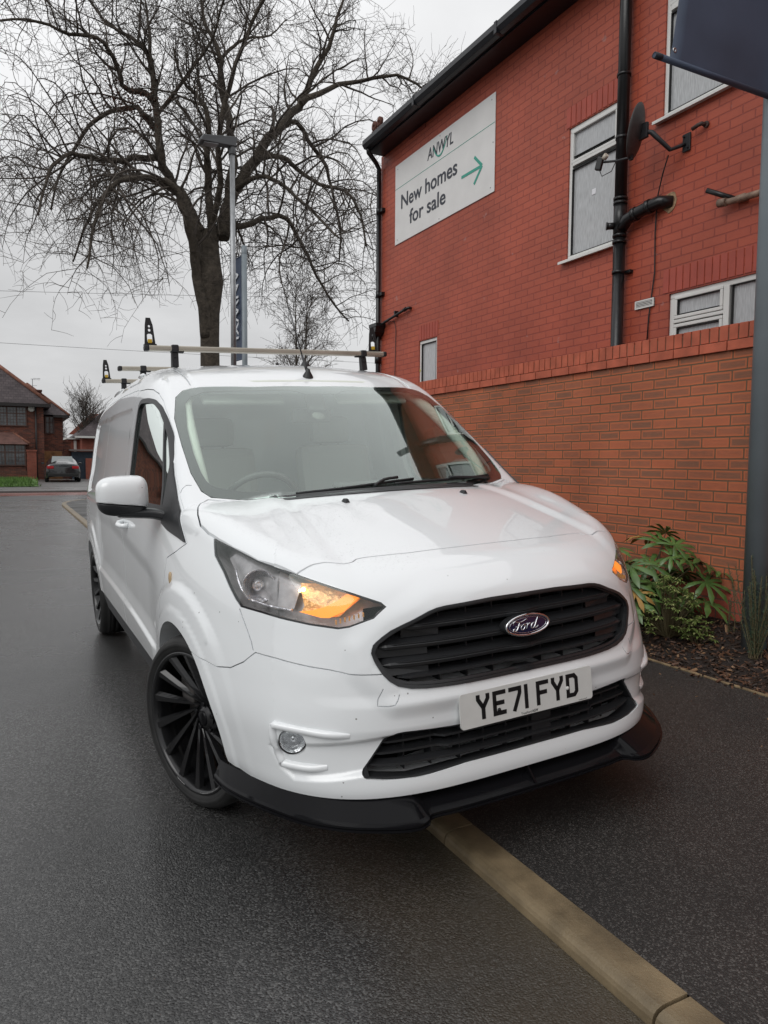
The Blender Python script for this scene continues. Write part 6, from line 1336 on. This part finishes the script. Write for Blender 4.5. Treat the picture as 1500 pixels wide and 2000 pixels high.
# ---- headlights ------------------------------------------------------------------
M_lens=clear_glass('headlight_lens',(.93,.93,.94),1.5,boost=1.1); M_bezel=mat('headlight_bezel_dark',(.016,.016,.017),.3); M_refl=mat('headlight_reflector',(.80,.80,.81),.22,.85,nscale=25,namp=.25,bump=.8,bscale=45,bdist=.01); M_greyr=mat('headlight_grey_trim',(.55,.54,.53),.22,.3,nscale=20,namp=.3)
M_amb=mat('indicator_amber_glow',(.75,.24,.03),.35,emit=(1.0,.30,.035),es=1.25); M_bulb=mat('indicator_bulb_lit',(1,.6,.2),.3,emit=(1.0,.50,.12),es=14); M_ambd=mat('amber_reflector',(.75,.42,.16),.22,.5,emit=(1,.50,.12),es=.16,nscale=60,namp=.5,bump=.8,bscale=70,bdist=.006)
def hlpt(p,s_): return (p[0]*s_*-1,p[1],p[2])
for s_,P2_,u,v,d in ((-1,HL2,hu,hv,hd),(1,HLr,hur,hvr,hdr)):
    hl=empty('headlight',(0,0,0),parent=VAN)
    tag(hl,'lit headlight with glowing orange indicator beside the wheel arch' if s_<0 else 'headlight seen edge on at the wall side of the van')
    def q2(pts): return [ (Vector(hlpt(p,s_)).dot(u),Vector(hlpt(p,s_)).dot(v)) for p in pts]
    kw=dict(far=1.5,near=.45)
    patch('bucket',offset(P2_,.004),u,v,d,-.075,.004,M_greyr,parent=hl,h=.03,**kw)
    # pocket wall following the outline
    loop=resample(offset(P2_,-.0015),90); A=project(loop,(0,0,0),u,v,d,-.004,1.5,.45); B=project(loop,(0,0,0),u,v,d,-.074,1.5,.45); b=MB(); n=90
    b.add([tuple(p) for p in A]+[tuple(p) for p in B],[(i,(i+1)%n,n+(i+1)%n,n+i) for i in range(n)],0,True); b.build('bucket_wall',M_greyr,hl,fix=False)
    outer=resample(roundc(P2_,.004,2),120); cc=(sum(p[0] for p in P2_)/len(P2_),sum(p[1] for p in P2_)/len(P2_)); lo_=resample(P2_,140); li_=resample(offset(P2_,-.0085),140)
    lo_=P2_; li_=offset(P2_,-.0055); patch('lens_rim',lo_,u,v,d,-.0035,.006,M_bezel,parent=hl,hole=li_,h=.03,**kw)
    patch('lens',offset(P2_,-.001),u,v,d,.0005,.0025,M_lens,parent=hl,h=.02,**kw)
    # grey reflector dish for the main beam, chrome bowl and projector
    mb=[(-.822,-.300,.985),(-.818,-.390,.925),(-.800,-.470,.868),(-.752,-.565,.846),(-.705,-.635,.852),(-.672,-.632,.925),(-.700,-.555,.955),(-.745,-.450,.982),(-.795,-.320,1.005)]
    patch('main_beam_reflector',q2(mb),u,v,d,-.045,.003,M_greyr,parent=hl,h=.012,**kw)
    cb=Vector(hlpt((-.742,-.455,.905),s_)); ad=Vector((s_*.18,-.98,.05)).normalized()
    b=MB(); b.lathe([(.016,-.03),(.025,-.022),(.037,.0),(.048,.022),(.053,.032),(.0545,.033),(.050,.020)],o=cb,ax=ad,n=36); b.build('chrome_bowl',M_refl,hl)
    b=MB(); b.sphere(cb+ad*.0,.021,n=14,k=9); b.cyl(cb-ad*.02,cb+ad*.02,.012,n=12); b.build('bulb',M_refl,hl)
    tr=[(-.812,-.385,.955),(-.806,-.43,.90),(-.788,-.49,.868),(-.745,-.567,.853),(-.70,-.64,.848)]; pt=[Vector(x_) for x_ in project(q2(tr),(0,0,0),u,v,d,-.018,1.5,.45)]; b=MB(); b.tube(smooth_poly(pt,4),.0045,7); b.build('chrome_trim',M_refl,hl)
    az=[(-.675,-.625,.930),(-.680,-.665,.862),(-.690,-.660,.845),(-.640,-.72,.832),(-.60,-.75,.835),(-.545,-.765,.880),(-.525,-.765,.898),(-.57,-.725,.912),(-.62,-.675,.930)]
    patch('indicator_reflector',q2(az),u,v,d,-.040,.003,M_ambd,parent=hl,h=.02,**kw)
    az2=[(-.690,-.660,.846),(-.640,-.72,.831),(-.622,-.735,.831),(-.578,-.757,.850),(-.525,-.768,.897),(-.556,-.742,.903),(-.592,-.735,.880),(-.625,-.715,.862),(-.655,-.690,.852)]
    patch('indicator_lens',q2(az2),u,v,d,-.022,.004,M_amb,parent=hl,h=.02,**kw)
    bb=Vector(hlpt((-.648,-.625,.905),s_)); b=MB(); b.sphere(bb,.0075,n=12,k=8); b.sphere(bb+Vector((-s_*-.012,.0,-.003)),.005,n=10,k=6); b.build('indicator_bulb',M_bulb,hl)
    b=MB(); 
    for k in range(7): 
        t=k/6; c_=Vector(project(q2([(-.60+.085*t,-.752-.03*t,.818+.018*t)]),(0,0,0),u,v,d,-.010,1.5,.45)[0]); b.bbox(c_,(.0035,.006,.014),.001)
    split_loose(b.build('reflector_rib',M_ambd,hl))
# ---- fog lights, raised surrounds -------------------------------------------------
M_foggl=clear_glass('fog_lens',(.9,.92,.93),1.5,boost=1.4)
for s_ in (-1,1):
    fg=empty('fog_light',(0,0,0),parent=VAN); dd=Vector((s_*.42,-.9,0)).normalized(); c0=Vector((s_*.732,-.69,.452))-dd*.012
    b=MB(); b.lathe([(.0,-.05),(.015,-.048),(.034,-.02),(.0415,.0),(.0425,.0)],o=c0,ax=dd,n=36); b.build('bowl',M_refl,fg)
    b=MB(); b.sphere(c0-dd*.02,.010,n=12,k=8); b.build('bulb',M_refl,fg)
    b=MB(); b.lathe([(0,.012),(.02,.010),(.035,.004),(.0425,-.003)],o=c0,ax=dd,n=36); b.build('lens',M_foggl,fg)
    b=MB(); b.lathe([(.0405,-.006),(.0408,.004),(.0437,.004),(.0437,-.03)],o=c0,ax=dd,n=36); b.build('rim',M_bezel,fg)
    # C-shaped raised moulding round the fog light
    cpts=[(s_*.597,.484),(s_*.66,.489),(s_*.745,.500),(s_*.772,.500),(s_*.780,.486),(s_*.776,.455),(s_*.766,.415),(s_*.750,.388),(s_*.735,.378),(s_*.69,.376),(s_*.650,.380)]
    uu,vv,d3=basis_uv((s_*.5,-.86,0)); P3=[]
    for x,z in cpts: P3.append(surf_pt((x,-.75,z),(0,-1,0)) if abs(x)<.70 else surf_pt((x,-.65,z),(s_*.7,-.7,0)))
    P3=smooth_poly(P3,4); b=MB(); n=len(P3); vs=[]; prof=[(-.014,-.010),(-.013,.008),(-.008,.015),(.005,.014),(.011,.004),(.014,-.010)]
    for i,p in enumerate(P3):
        G=Vector(grad(np.array([p.x]),np.array([p.y]),np.array([p.z]))[0]); t=(P3[min(i+1,n-1)]-P3[max(i-1,0)]).normalized(); bn_=G.cross(t).normalized(); e=min(1,i/5+.1,(n-1-i)/5+.1)
        for a,h_ in prof: vs.append(p+bn_*a*(.6+.4*e)+G*h_*e)
    k=len(prof); b.add(vs,[(i*k+j,i*k+j+1,(i+1)*k+j+1,(i+1)*k+j) for i in range(n-1) for j in range(k-1)],0,True); b.build('fog_surround',M_white,VAN,fix=True)
# ---- front splitter ----------------------------------------------------------------
def half(l): return l+[(-x,y) for x,y in l[::-1] if abs(x)>1e-6]
so=[(-.890,-.315),(-.878,-.45),(-.820,-.625),(-.735,-.775),(-.635,-.880),(-.520,-.950),(-.455,-.972),(-.415,-.962),(-.385,-.935),(-.30,-.942),(-.15,-.947),(0,-.948)]
si=[(-.868,-.315),(-.845,-.42),(-.775,-.60),(-.69,-.725),(-.595,-.805),(-.49,-.860),(-.43,-.872),(-.405,-.872),(-.375,-.875),(-.30,-.880),(-.15,-.885),(0,-.886)]
zt=[.279,.283,.290,.292,.290,.287,.285,.275,.262,.262,.262,.262]; zo=[.234,.240,.245,.240,.238,.236,.236,.236,.236,.236,.236,.236]
def up6(l): return [tuple(q) for q in smooth_poly([Vector(p) for p in l],5)]
q3=up6([(a[0],a[1],c_) for a,c_ in zip(so,zo)]); so=[(a[0],a[1]) for a in q3]; zo=[a[2] for a in q3]; q3=up6([(a[0],a[1],c_) for a,c_ in zip(si,zt)]); si=[(a[0],a[1]) for a in q3]; zt=[a[2] for a in q3]
so,si=half(so),half(si); zt=zt+zt[:-1][::-1]; zo=zo+zo[:-1][::-1]; n=len(so); vs=[]; 
for i in range(n):
    o_=Vector(so[i]); i_=Vector(si[i]); m_=i_.lerp(o_,.80); e_=o_+(o_-i_).normalized()*.006
    vs+= [(i_.x,i_.y+.02,zt[i]+.004),(i_.x,i_.y,zt[i]),(m_.x,m_.y,zo[i]+.006),(o_.x,o_.y,zo[i]+.002),(o_.x,o_.y,zo[i]-.005),(o_.x-(o_.x-i_.x)*.12,o_.y-(o_.y-i_.y)*.12,zo[i]-.006),(e_.x,e_.y,zo[i]-.008),(e_.x,e_.y,zo[i]-.012),(i_.x*.98,i_.y+.05,zo[i]-.012)]
k=9; b=MB(); b.add(vs,[(i*k+j,i*k+(j+1)%k,(i+1)*k+(j+1)%k,(i+1)*k+j) for i in range(n-1) for j in range(k)]+[tuple(range(k)),tuple((n-1)*k+j for j in range(k))[::-1]])
b.sm=[True]*len(b.f); sp_=b.build('front_splitter',M_gloss,VAN); sp_.data.set_sharp_from_angle(angle=R(16))
b=MB(); b.add([(-.004,-.890,.258),(.004,-.890,.258),(.004,-.945,.240),(-.004,-.945,.240),(-.003,-.885,.300),(.003,-.885,.300)],[(0,1,2,3),(0,4,5,1),(3,2,5,4),(0,3,4),(1,5,2)]); b.build('splitter_fin',M_gloss,VAN)
# ---- sills, underbody, arch liners ---------------------------------------------------
b=MB(); b.box((-.62,-.66,.232),(.62,3.8,.40)); b.build('underbody',M_gap,VAN)
for s_ in (-1,1):
    b=MB(); P=[(s_*.905,.415),(s_*.912,.395),(s_*.885,.285),(s_*.862,.262),(s_*.79,.255),(s_*.79,.415)]; b.prism(P,(1,0,0),(0,0,1),(0,.46,0),(0,2.14,0)); b.build('sill_trim',M_bplas,VAN,bevel=.006)
# ---- wheels --------------------------------------------------------------------------
M_tyre=mat('tyre_rubber',(.016,.016,.016),.62,nscale=14,namp=.35,bump=.2,bscale=90,bdist=.001); M_rim=mat('satin_black_alloy',(.012,.012,.013),.26,.3,coat=.4); M_disc=mat('brake_disc',(.16,.15,.145),.4,.9); M_sil=mat('rim_scuff_silver',(.35,.35,.35),.4,.8)
def make_wheel():
    w_=empty('wheel',(0,0,0),parent=VAN)
    # local axis: outward face towards -x
    T_=MB(); pr=[(.268,-.10),(.274,-.107),(.296,-.112),(.312,-.107),(.322,-.095),(.329,-.078),(.3305,-.05)]
    for k in range(4): xg=-.052+.034*k; pr+= [(.3305,xg),(.324,xg+.002),(.324,xg+.007),(.3305,xg+.009)]
    pr+=[(.3305,.062),(.329,.078),(.318,.098),(.296,.112),(.274,.107),(.268,.10)]
    T_.lathe(pr,ax=(1,0,0),n=96)
    for k in range(72):
        a=6.2832*k/72; c_=Vector((0,math.cos(a),math.sin(a))); t_=Vector((0,-math.sin(a),math.cos(a)))
        for sx in (-1,1):
            p=c_*.3245+Vector((sx*.089,0,0)); T_.add([p+t_*.0035-Vector((sx*.012,0,0)),p-t_*.0035-Vector((sx*.012,0,0)),p-t_*.0035+Vector((sx*.010,0,0))-c_*.010,p+t_*.0035+Vector((sx*.010,0,0))-c_*.010],[(0,1,2,3)],1)
    # raised sidewall lettering bands
    T_.lathe([(.290,-.1115),(.292,-.1128),(.302,-.1122),(.304,-.1105)],ax=(1,0,0),n=96)
    T_.build('tyre',[M_tyre,M_gap],w_,fix=False)
    B_=MB(); B_.lathe([(.272,-.102),(.2695,-.1095),(.262,-.1095),(.256,-.100),(.251,-.085),(.247,-.02),(.240,.09),(.268,.10)],ax=(1,0,0),n=96)
    B_.lathe([(.0,-.048),(.033,-.048),(.038,-.040),(.060,-.034),(.075,-.020),(.07,.02),(0,.02)],ax=(1,0,0),n=48)
    rim=B_.build('rim',M_rim,w_,fix=False)
    n=14
    S1=MB()
    for k in range(n):
        a0=6.2832*k/n; rows=[]
        for j in range(9):
            t=j/8; r=.052+(.261-.052)*t; a=a0+math.asin(min(.98,.047/r)); hw=(.0075+.0145*t)/1.0; xf=-.040-.062*t**.8; dp=.030-.008*t
            c_=Vector((0,math.cos(a),math.sin(a))); t_=Vector((0,-math.sin(a),math.cos(a)))
            rows+= [c_*r+t_*hw+Vector((xf+.014,0,0)),c_*r+t_*hw*.35+Vector((xf,0,0)),c_*r-t_*hw*.8+Vector((xf+.002,0,0)),c_*r-t_*hw+Vector((xf+.02,0,0)),c_*r+Vector((xf+dp+.01,0,0))]
        S1.add(rows,[(i*5+j,i*5+(j+1)%5,(i+1)*5+(j+1)%5,(i+1)*5+j) for i in range(8) for j in range(5)]+[tuple(range(5)),tuple(40+j for j in range(5))[::-1]])
    S1.build('spokes',M_rim,w_)
    b=MB(); b.lathe([(0,-.056),(.024,-.055),(.030,-.050),(.031,-.045)],ax=(1,0,0),n=32); b.build('hub_cap',M_gloss,w_)
    for k in range(5):
        b=MB(); a=6.2832*k/5+.3; c_=Vector((-.030,math.cos(a)*.054,math.sin(a)*.054)); b.cyl(c_,c_+Vector((-.016,0,0)),.0095,n=6); b.lathe([(.011,-.0),(.015,-.006),(.017,-.004),(.017,.01)],o=c_,ax=(1,0,0),n=18); b.build('wheel_nut',M_gloss,w_)
    b=MB(); b.lathe([(.05,.005),(.05,-.012),(.145,-.012),(.150,-.005),(.150,.008),(.05,.008)],ax=(1,0,0),n=48); b.bbox((-.01,.09,.10),(.09,.09,.11),.02); b.build('brake_disc',M_disc,w_)
    b=MB(); r0=.263
    for a0,a1 in ((-2.25,-1.75),(-1.35,-1.15)):
        pts=[Vector((-.1095,math.cos(a0+(a1-a0)*i/12)*r0,math.sin(a0+(a1-a0)*i/12)*r0)) for i in range(13)]; b.tube(pts,[.0012+.0006*math.sin(i*2.1) for i in range(13)],5)
    split_loose(b.build('kerb_scuff',M_sil,w_))
    return w_
wl=make_wheel(); 
def copy_tree(o,par):
    c=o.copy(); COL.objects.link(c); c.parent=par
    for ch in list(o.children): copy_tree(ch,c)
    return c
spots=[(-.806,0,-1,-20),(.806,0,1,-20),(-.806,3.062,-1,0),(.800,3.062,1,0)]
for i,(x,y,s_,st) in enumerate(spots):
    o=wl if i==0 else copy_tree(wl,VAN)
    o.location=(x,y,.3305); o.rotation_euler=(0,0,R(-st)+(math.pi if s_>0 else 0))
# ---- mirrors -------------------------------------------------------------------------
def superblob(b,c,sx,sy,sz,cut,m=0,e=.42,taper=.25,n=40,k=24):
    vs=[]
    for i in range(k+1):
        th=-math.pi/2+math.pi*i/k
        for j in range(n):
            ph=6.2832*j/n; f=lambda w_,p: math.copysign(abs(w_)**p,w_)
            x=f(math.cos(th),e)*f(math.cos(ph),e); y=f(math.cos(th),.8)*f(math.sin(ph),.8); z=f(math.sin(th),e+.15)
            tp=1-taper*max(0,-z)*.5-(.16*max(0,-x)); 
            vs.append(Vector(c)+Vector((x*sx,y*sy*tp,z*sz*(1-.16*max(0,-x)**2))))
    b.add(vs,[(i*n+j,i*n+(j+1)%n,(i+1)*n+(j+1)%n,(i+1)*n+j) for i in range(k) for j in range(n)],m,True)
for i,s_ in enumerate((-1,1)):
    mr=empty('wing_mirror',(s_*1.03,.43,1.175),parent=VAN)
    if s_>0: mr.scale=(-1,1,1); mr.location=(.925,.82,1.165); mr.rotation_euler=(0,0,R(90))
    def cutz(mb,keep_up,z0,slope):
        me=bpy.data.meshes.new('m'); me.from_pydata(mb.v,[],mb.f); bm=bmesh.new(); bm.from_mesh(me); bmesh.ops.remove_doubles(bm,verts=bm.verts,dist=1e-5)
        r_=bmesh.ops.bisect_plane(bm,geom=bm.verts[:]+bm.edges[:]+bm.faces[:],plane_co=(0,0,z0),plane_no=Vector((slope,0,1)).normalized(),clear_inner=keep_up,clear_outer=not keep_up)
        ed=[e for e in r_['geom_cut'] if isinstance(e,bmesh.types.BMEdge)]; bmesh.ops.contextual_create(bm,geom=ed); bmesh.ops.recalc_face_normals(bm,faces=bm.faces)
        for f in bm.faces: f.smooth=len(f.verts)<6
        bm.to_mesh(me); bm.free(); return me
    a=MB(); superblob(a,(0,0,.004),.103,.072,.079,0); me=cutz(a,True,-.034,.14); me.materials.append(M_white); link('mirror_cap',me,mr)
    a=MB(); superblob(a,(0,.002,.002),.100,.069,.086,0); me=cutz(a,False,-.038,.14); me.materials.append(M_bplas); link('mirror_base',me,mr)
    b=MB()
    pts=[Vector((-.02,-.005,-.070)),Vector((.06,-.012,-.078)),Vector((.115,-.03,-.083)),Vector((.150,-.06,-.092)),Vector((.180,-.12,-.105))]
    vs=[]; prof=[(-.030,-.012),(-.034,.010),(-.02,.020),(.04,.022),(.05,.0),(.03,-.022)]
    P=smooth_poly(pts,4); n=len(P)
    for q_,p in enumerate(P):
        for a1,h1 in prof: vs.append(p+Vector((0,a1,h1*(1+.15*q_/n))))
    k=len(prof); b.add(vs,[(i2*k+j,i2*k+(j+1)%k,(i2+1)*k+(j+1)%k,(i2+1)*k+j) for i2 in range(n-1) for j in range(k)]+[tuple(range(k)),tuple((n-1)*k+j for j in range(k))[::-1]],0); b.build('mirror_arm',M_bplas,mr,bevel=.008)
    b=MB(); b.bbox((0,.069,.0),(.17,.006,.12),.003); b.build('mirror_glass',M_chr,mr)
# ---- handle, indicator, washer jets, aerial, wipers -----------------------------------
M_trimw=M_white
for i,s_ in enumerate((-1,1)):
    b=MB(); p0=surf_pt((s_*.9,1.20,.975),(s_,0,0)); p1=surf_pt((s_*.9,1.36,.985),(s_,0,0)); 
    b.tube([p0+Vector((-s_*.004,0,0)),p0.lerp(p1,.12)+Vector((s_*.030,0,-.002)),p0.lerp(p1,.5)+Vector((s_*.040,0,-.004)),p0.lerp(p1,.88)+Vector((s_*.032,0,-.002)),p1+Vector((-s_*.004,0,0))],[.014,.013,.013,.013,.014],10); b.build('door_handle',M_white,DO[i])
    p=surf_pt((s_*.9,.115,.86),(s_,0,0)); b=MB(); b.sphere(p,.022,sc=(.35,.75,1.25)); b.build('side_repeater',mat('repeater_pale_amber',(.45,.33,.2),.25),VAN)
    p=surf_pt((s_*.275,-.150,1.1),(0,0,1)); b=MB(); b.add([p+Vector((-.016,.022,-.002)),p+Vector((.016,.022,-.002)),p+Vector((.010,-.016,-.002)),p+Vector((-.010,-.016,-.002)),p+Vector((-.008,.010,.014)),p+Vector((.008,.010,.014)),p+Vector((.006,-.010,.012)),p+Vector((-.006,-.010,.012))],[(4,5,6,7),(0,1,5,4),(1,2,6,5),(2,3,7,6),(3,0,4,7)]); b.build('washer_jet',M_bplas,VAN,bevel=.003)
p=surf_pt((0,.885,1.7),(0,0,1)); b=MB(); b.lathe([(.030,-.006),(.026,.006),(.014,.026),(.009,.040),(0,.045)],o=p,ax=(0,-.25,1),n=20); aa=Vector((-.03,-.52,.86)).normalized() ; aa=Vector((-.06,.62,.80)).normalized(); aa=Vector((.0,.50,.86)).normalized()
b.tube([p+Vector((0,0,.02)),p+aa*.14],[.0085,.006],10); b.tube([p+aa*.14,p+aa*.46],[.004,.0028],8); b.build('aerial',M_bplas,VAN)
b=MB(); p=surf_pt((.33,1.75,1.8),(0,0,1)); b.lathe([(.035,-.01),(.03,.03),(.015,.055),(0,.06)],o=p,ax=(0,.1,1),n=16); b.build('aerial',M_bplas,VAN); b.v
def wiper(pts_arm,pts_blade):
    b=MB(); A=[surf_pt(q_,wd_) + wd_*h_ for q_,h_ in pts_arm]; b.tube(smooth_poly(A,3),.007,6); B=[surf_pt(q_,wd_)+wd_*.010 for q_ in pts_blade]; B=smooth_poly(B,4); b.tube(B,.0055,6); 
    for q_ in B: pass
    b.tube([q_-wd_*.006 for q_ in B],.003,5); return b.build('wiper',M_bplas,VAN)
wiper([((-.06,.03,1.17),.010),((.00,.06,1.18),.028),((.07,.075,1.18),.026)],[(-.40,.075,1.155),(-.2,.05,1.165),(.07,.072,1.178),(.16,.085,1.18)])
wiper([((.62,.15,1.17),.005),((.50,.10,1.18),.022),((.35,.085,1.18),.022)],[(.05,.055,1.17),(.25,.072,1.175),(.45,.11,1.175),(.60,.155,1.18)])
b=MB(); vs=[]; xs=lin(-.70,.70,29)
for x in xs:
    y=-.05+.215*(abs(x)/.74)**2
    for dy,dz in ((-.022,-.012),(-.022,.0),(.028,.004),(.05,.012),(.05,-.02)):
        vs.append((x,y+dy,1.163-.115*x*x*.6+dz-.006))
b.add(vs,[(i*5+j,i*5+(j+1)%5,(i+1)*5+(j+1)%5,(i+1)*5+j) for i in range(28) for j in range(5)]); b.build('cowl_trim',M_bplas,VAN)
# ---- roof bars -------------------------------------------------------------------------
M_alu=mat('dull_aluminium_bar',(.42,.39,.33),.42,.75,nscale=5,namp=.15); M_yel2=mat('yellow_strap_clip',(.55,.36,.03),.5); M_brkt=mat('bracket_black',(.014,.014,.016),.5)
def stop(bar,x,yel):
    st=empty('ladder_stop',(x,0,.017),parent=bar)
    # tapered plate with holes: built from pieces so the holes are open
    b=MB(); t=.007
    def plate(pl): b.prism(pl,(1,0,0),(0,0,1),(0,-t/2,0),(0,t,0))
    outl=lambda z: -.029+.010*(z/.145)
    outr=lambda z: .029-.013*(z/.145)
    zs=[(0,.012,None),(.012,.060,.014),(.060,.072,None),(.072,.086,.0065),(.086,.094,None),(.094,.106,.0055),(.106,.145,None)]
    for z0,z1,hw in zs:
        if hw is None: plate([(outl(z0),z0),(outr(z0),z0),(outr(z1)-(.008 if z1>.14 else 0),z1),(outl(z1)+(.004 if z1>.14 else 0),z1)])
        else:
            plate([(outl(z0),z0),(-hw,z0),(-hw,z1),(outl(z1),z1)]); plate([(hw,z0),(outr(z0),z0),(outr(z1),z1),(hw,z1)])
            if hw<.01 or True:
                r_=hw*.5; plate([(-hw,z0),(-hw+r_,z0),(-hw,z0+r_)]); plate([(hw,z0),(hw,z0+r_),(hw-r_,z0)]); plate([(-hw,z1),(-hw,z1-r_),(-hw+r_,z1)]); plate([(hw,z1),(hw-r_,z1),(hw,z1-r_)])
    b.box((-.032,-.02,-.003),(.032,.02,.004)); b.build('stop_plate',M_brkt,st)
    b=MB(); b.bbox((0,.0,.020),(.022,.018,.022),.003); b.build('strap_clip',M_yel2,st)
for (y,ladder) in ((1.40,(-.703,.650)),(2.43,()),(3.33,(-.700,.70))):
    bar=empty('roof_bar',(0,y,1.912),parent=VAN)
    b=MB(); b.prism(roundc([(-.026,-.014),(.026,-.014),(.026,.014),(-.026,.014)],.008,3),(0,1,0),(0,0,1),(-.715,0,0),(1.43,0,0)); b.box((-.71,-.004,.0142),(.71,.004,.0150)); b.build('bar',M_alu,bar)
    b=MB()
    for s_ in (-1,1): b.bbox((s_*.723,0,0),(.028,.056,.032),.010)
    b.build('end_cap',M_brkt,bar)
    for s_ in (-1,1):
        b=MB(); zr=-.10 if y<2 else -.085; xf=s_*.575
        b.add([(xf-.018,-.016,-.020),(xf+.018,-.016,-.020),(xf+.020+s_*.004,-.020,zr),(xf-.016+s_*.004,-.020,zr),(xf-.018,.016,-.020),(xf+.018,.016,-.020),(xf+.020+s_*.004,.024,zr),(xf-.016+s_*.004,.024,zr)],[(0,1,2,3),(7,6,5,4),(0,4,5,1),(1,5,6,2),(2,6,7,3),(3,7,4,0)])
        b.bbox((xf,0,.0),(.040,.064,.040),.008); b.cyl((xf,-.016,-.045),(xf,-.026,-.045),.006,n=8); b.bbox((xf-s_*.025,0,-.018),(.05,.03,.008),.003); b.build('foot',M_brkt,bar,bevel=.003)
    for x in ladder: stop(bar,x,True)
for s_ in (-1,1):
    for (y0,y1) in ((1.85,2.05),(2.75,3.2)):
        b=MB(); P=[surf_pt((s_*.665,y0+(y1-y0)*t/4,1.8),(0,0,1))+Vector((0,0,.006)) for t in range(5)]; b.tube(P,[.006,.014,.015,.014,.006],8); b.build('roof_rail_pad',M_white,VAN)
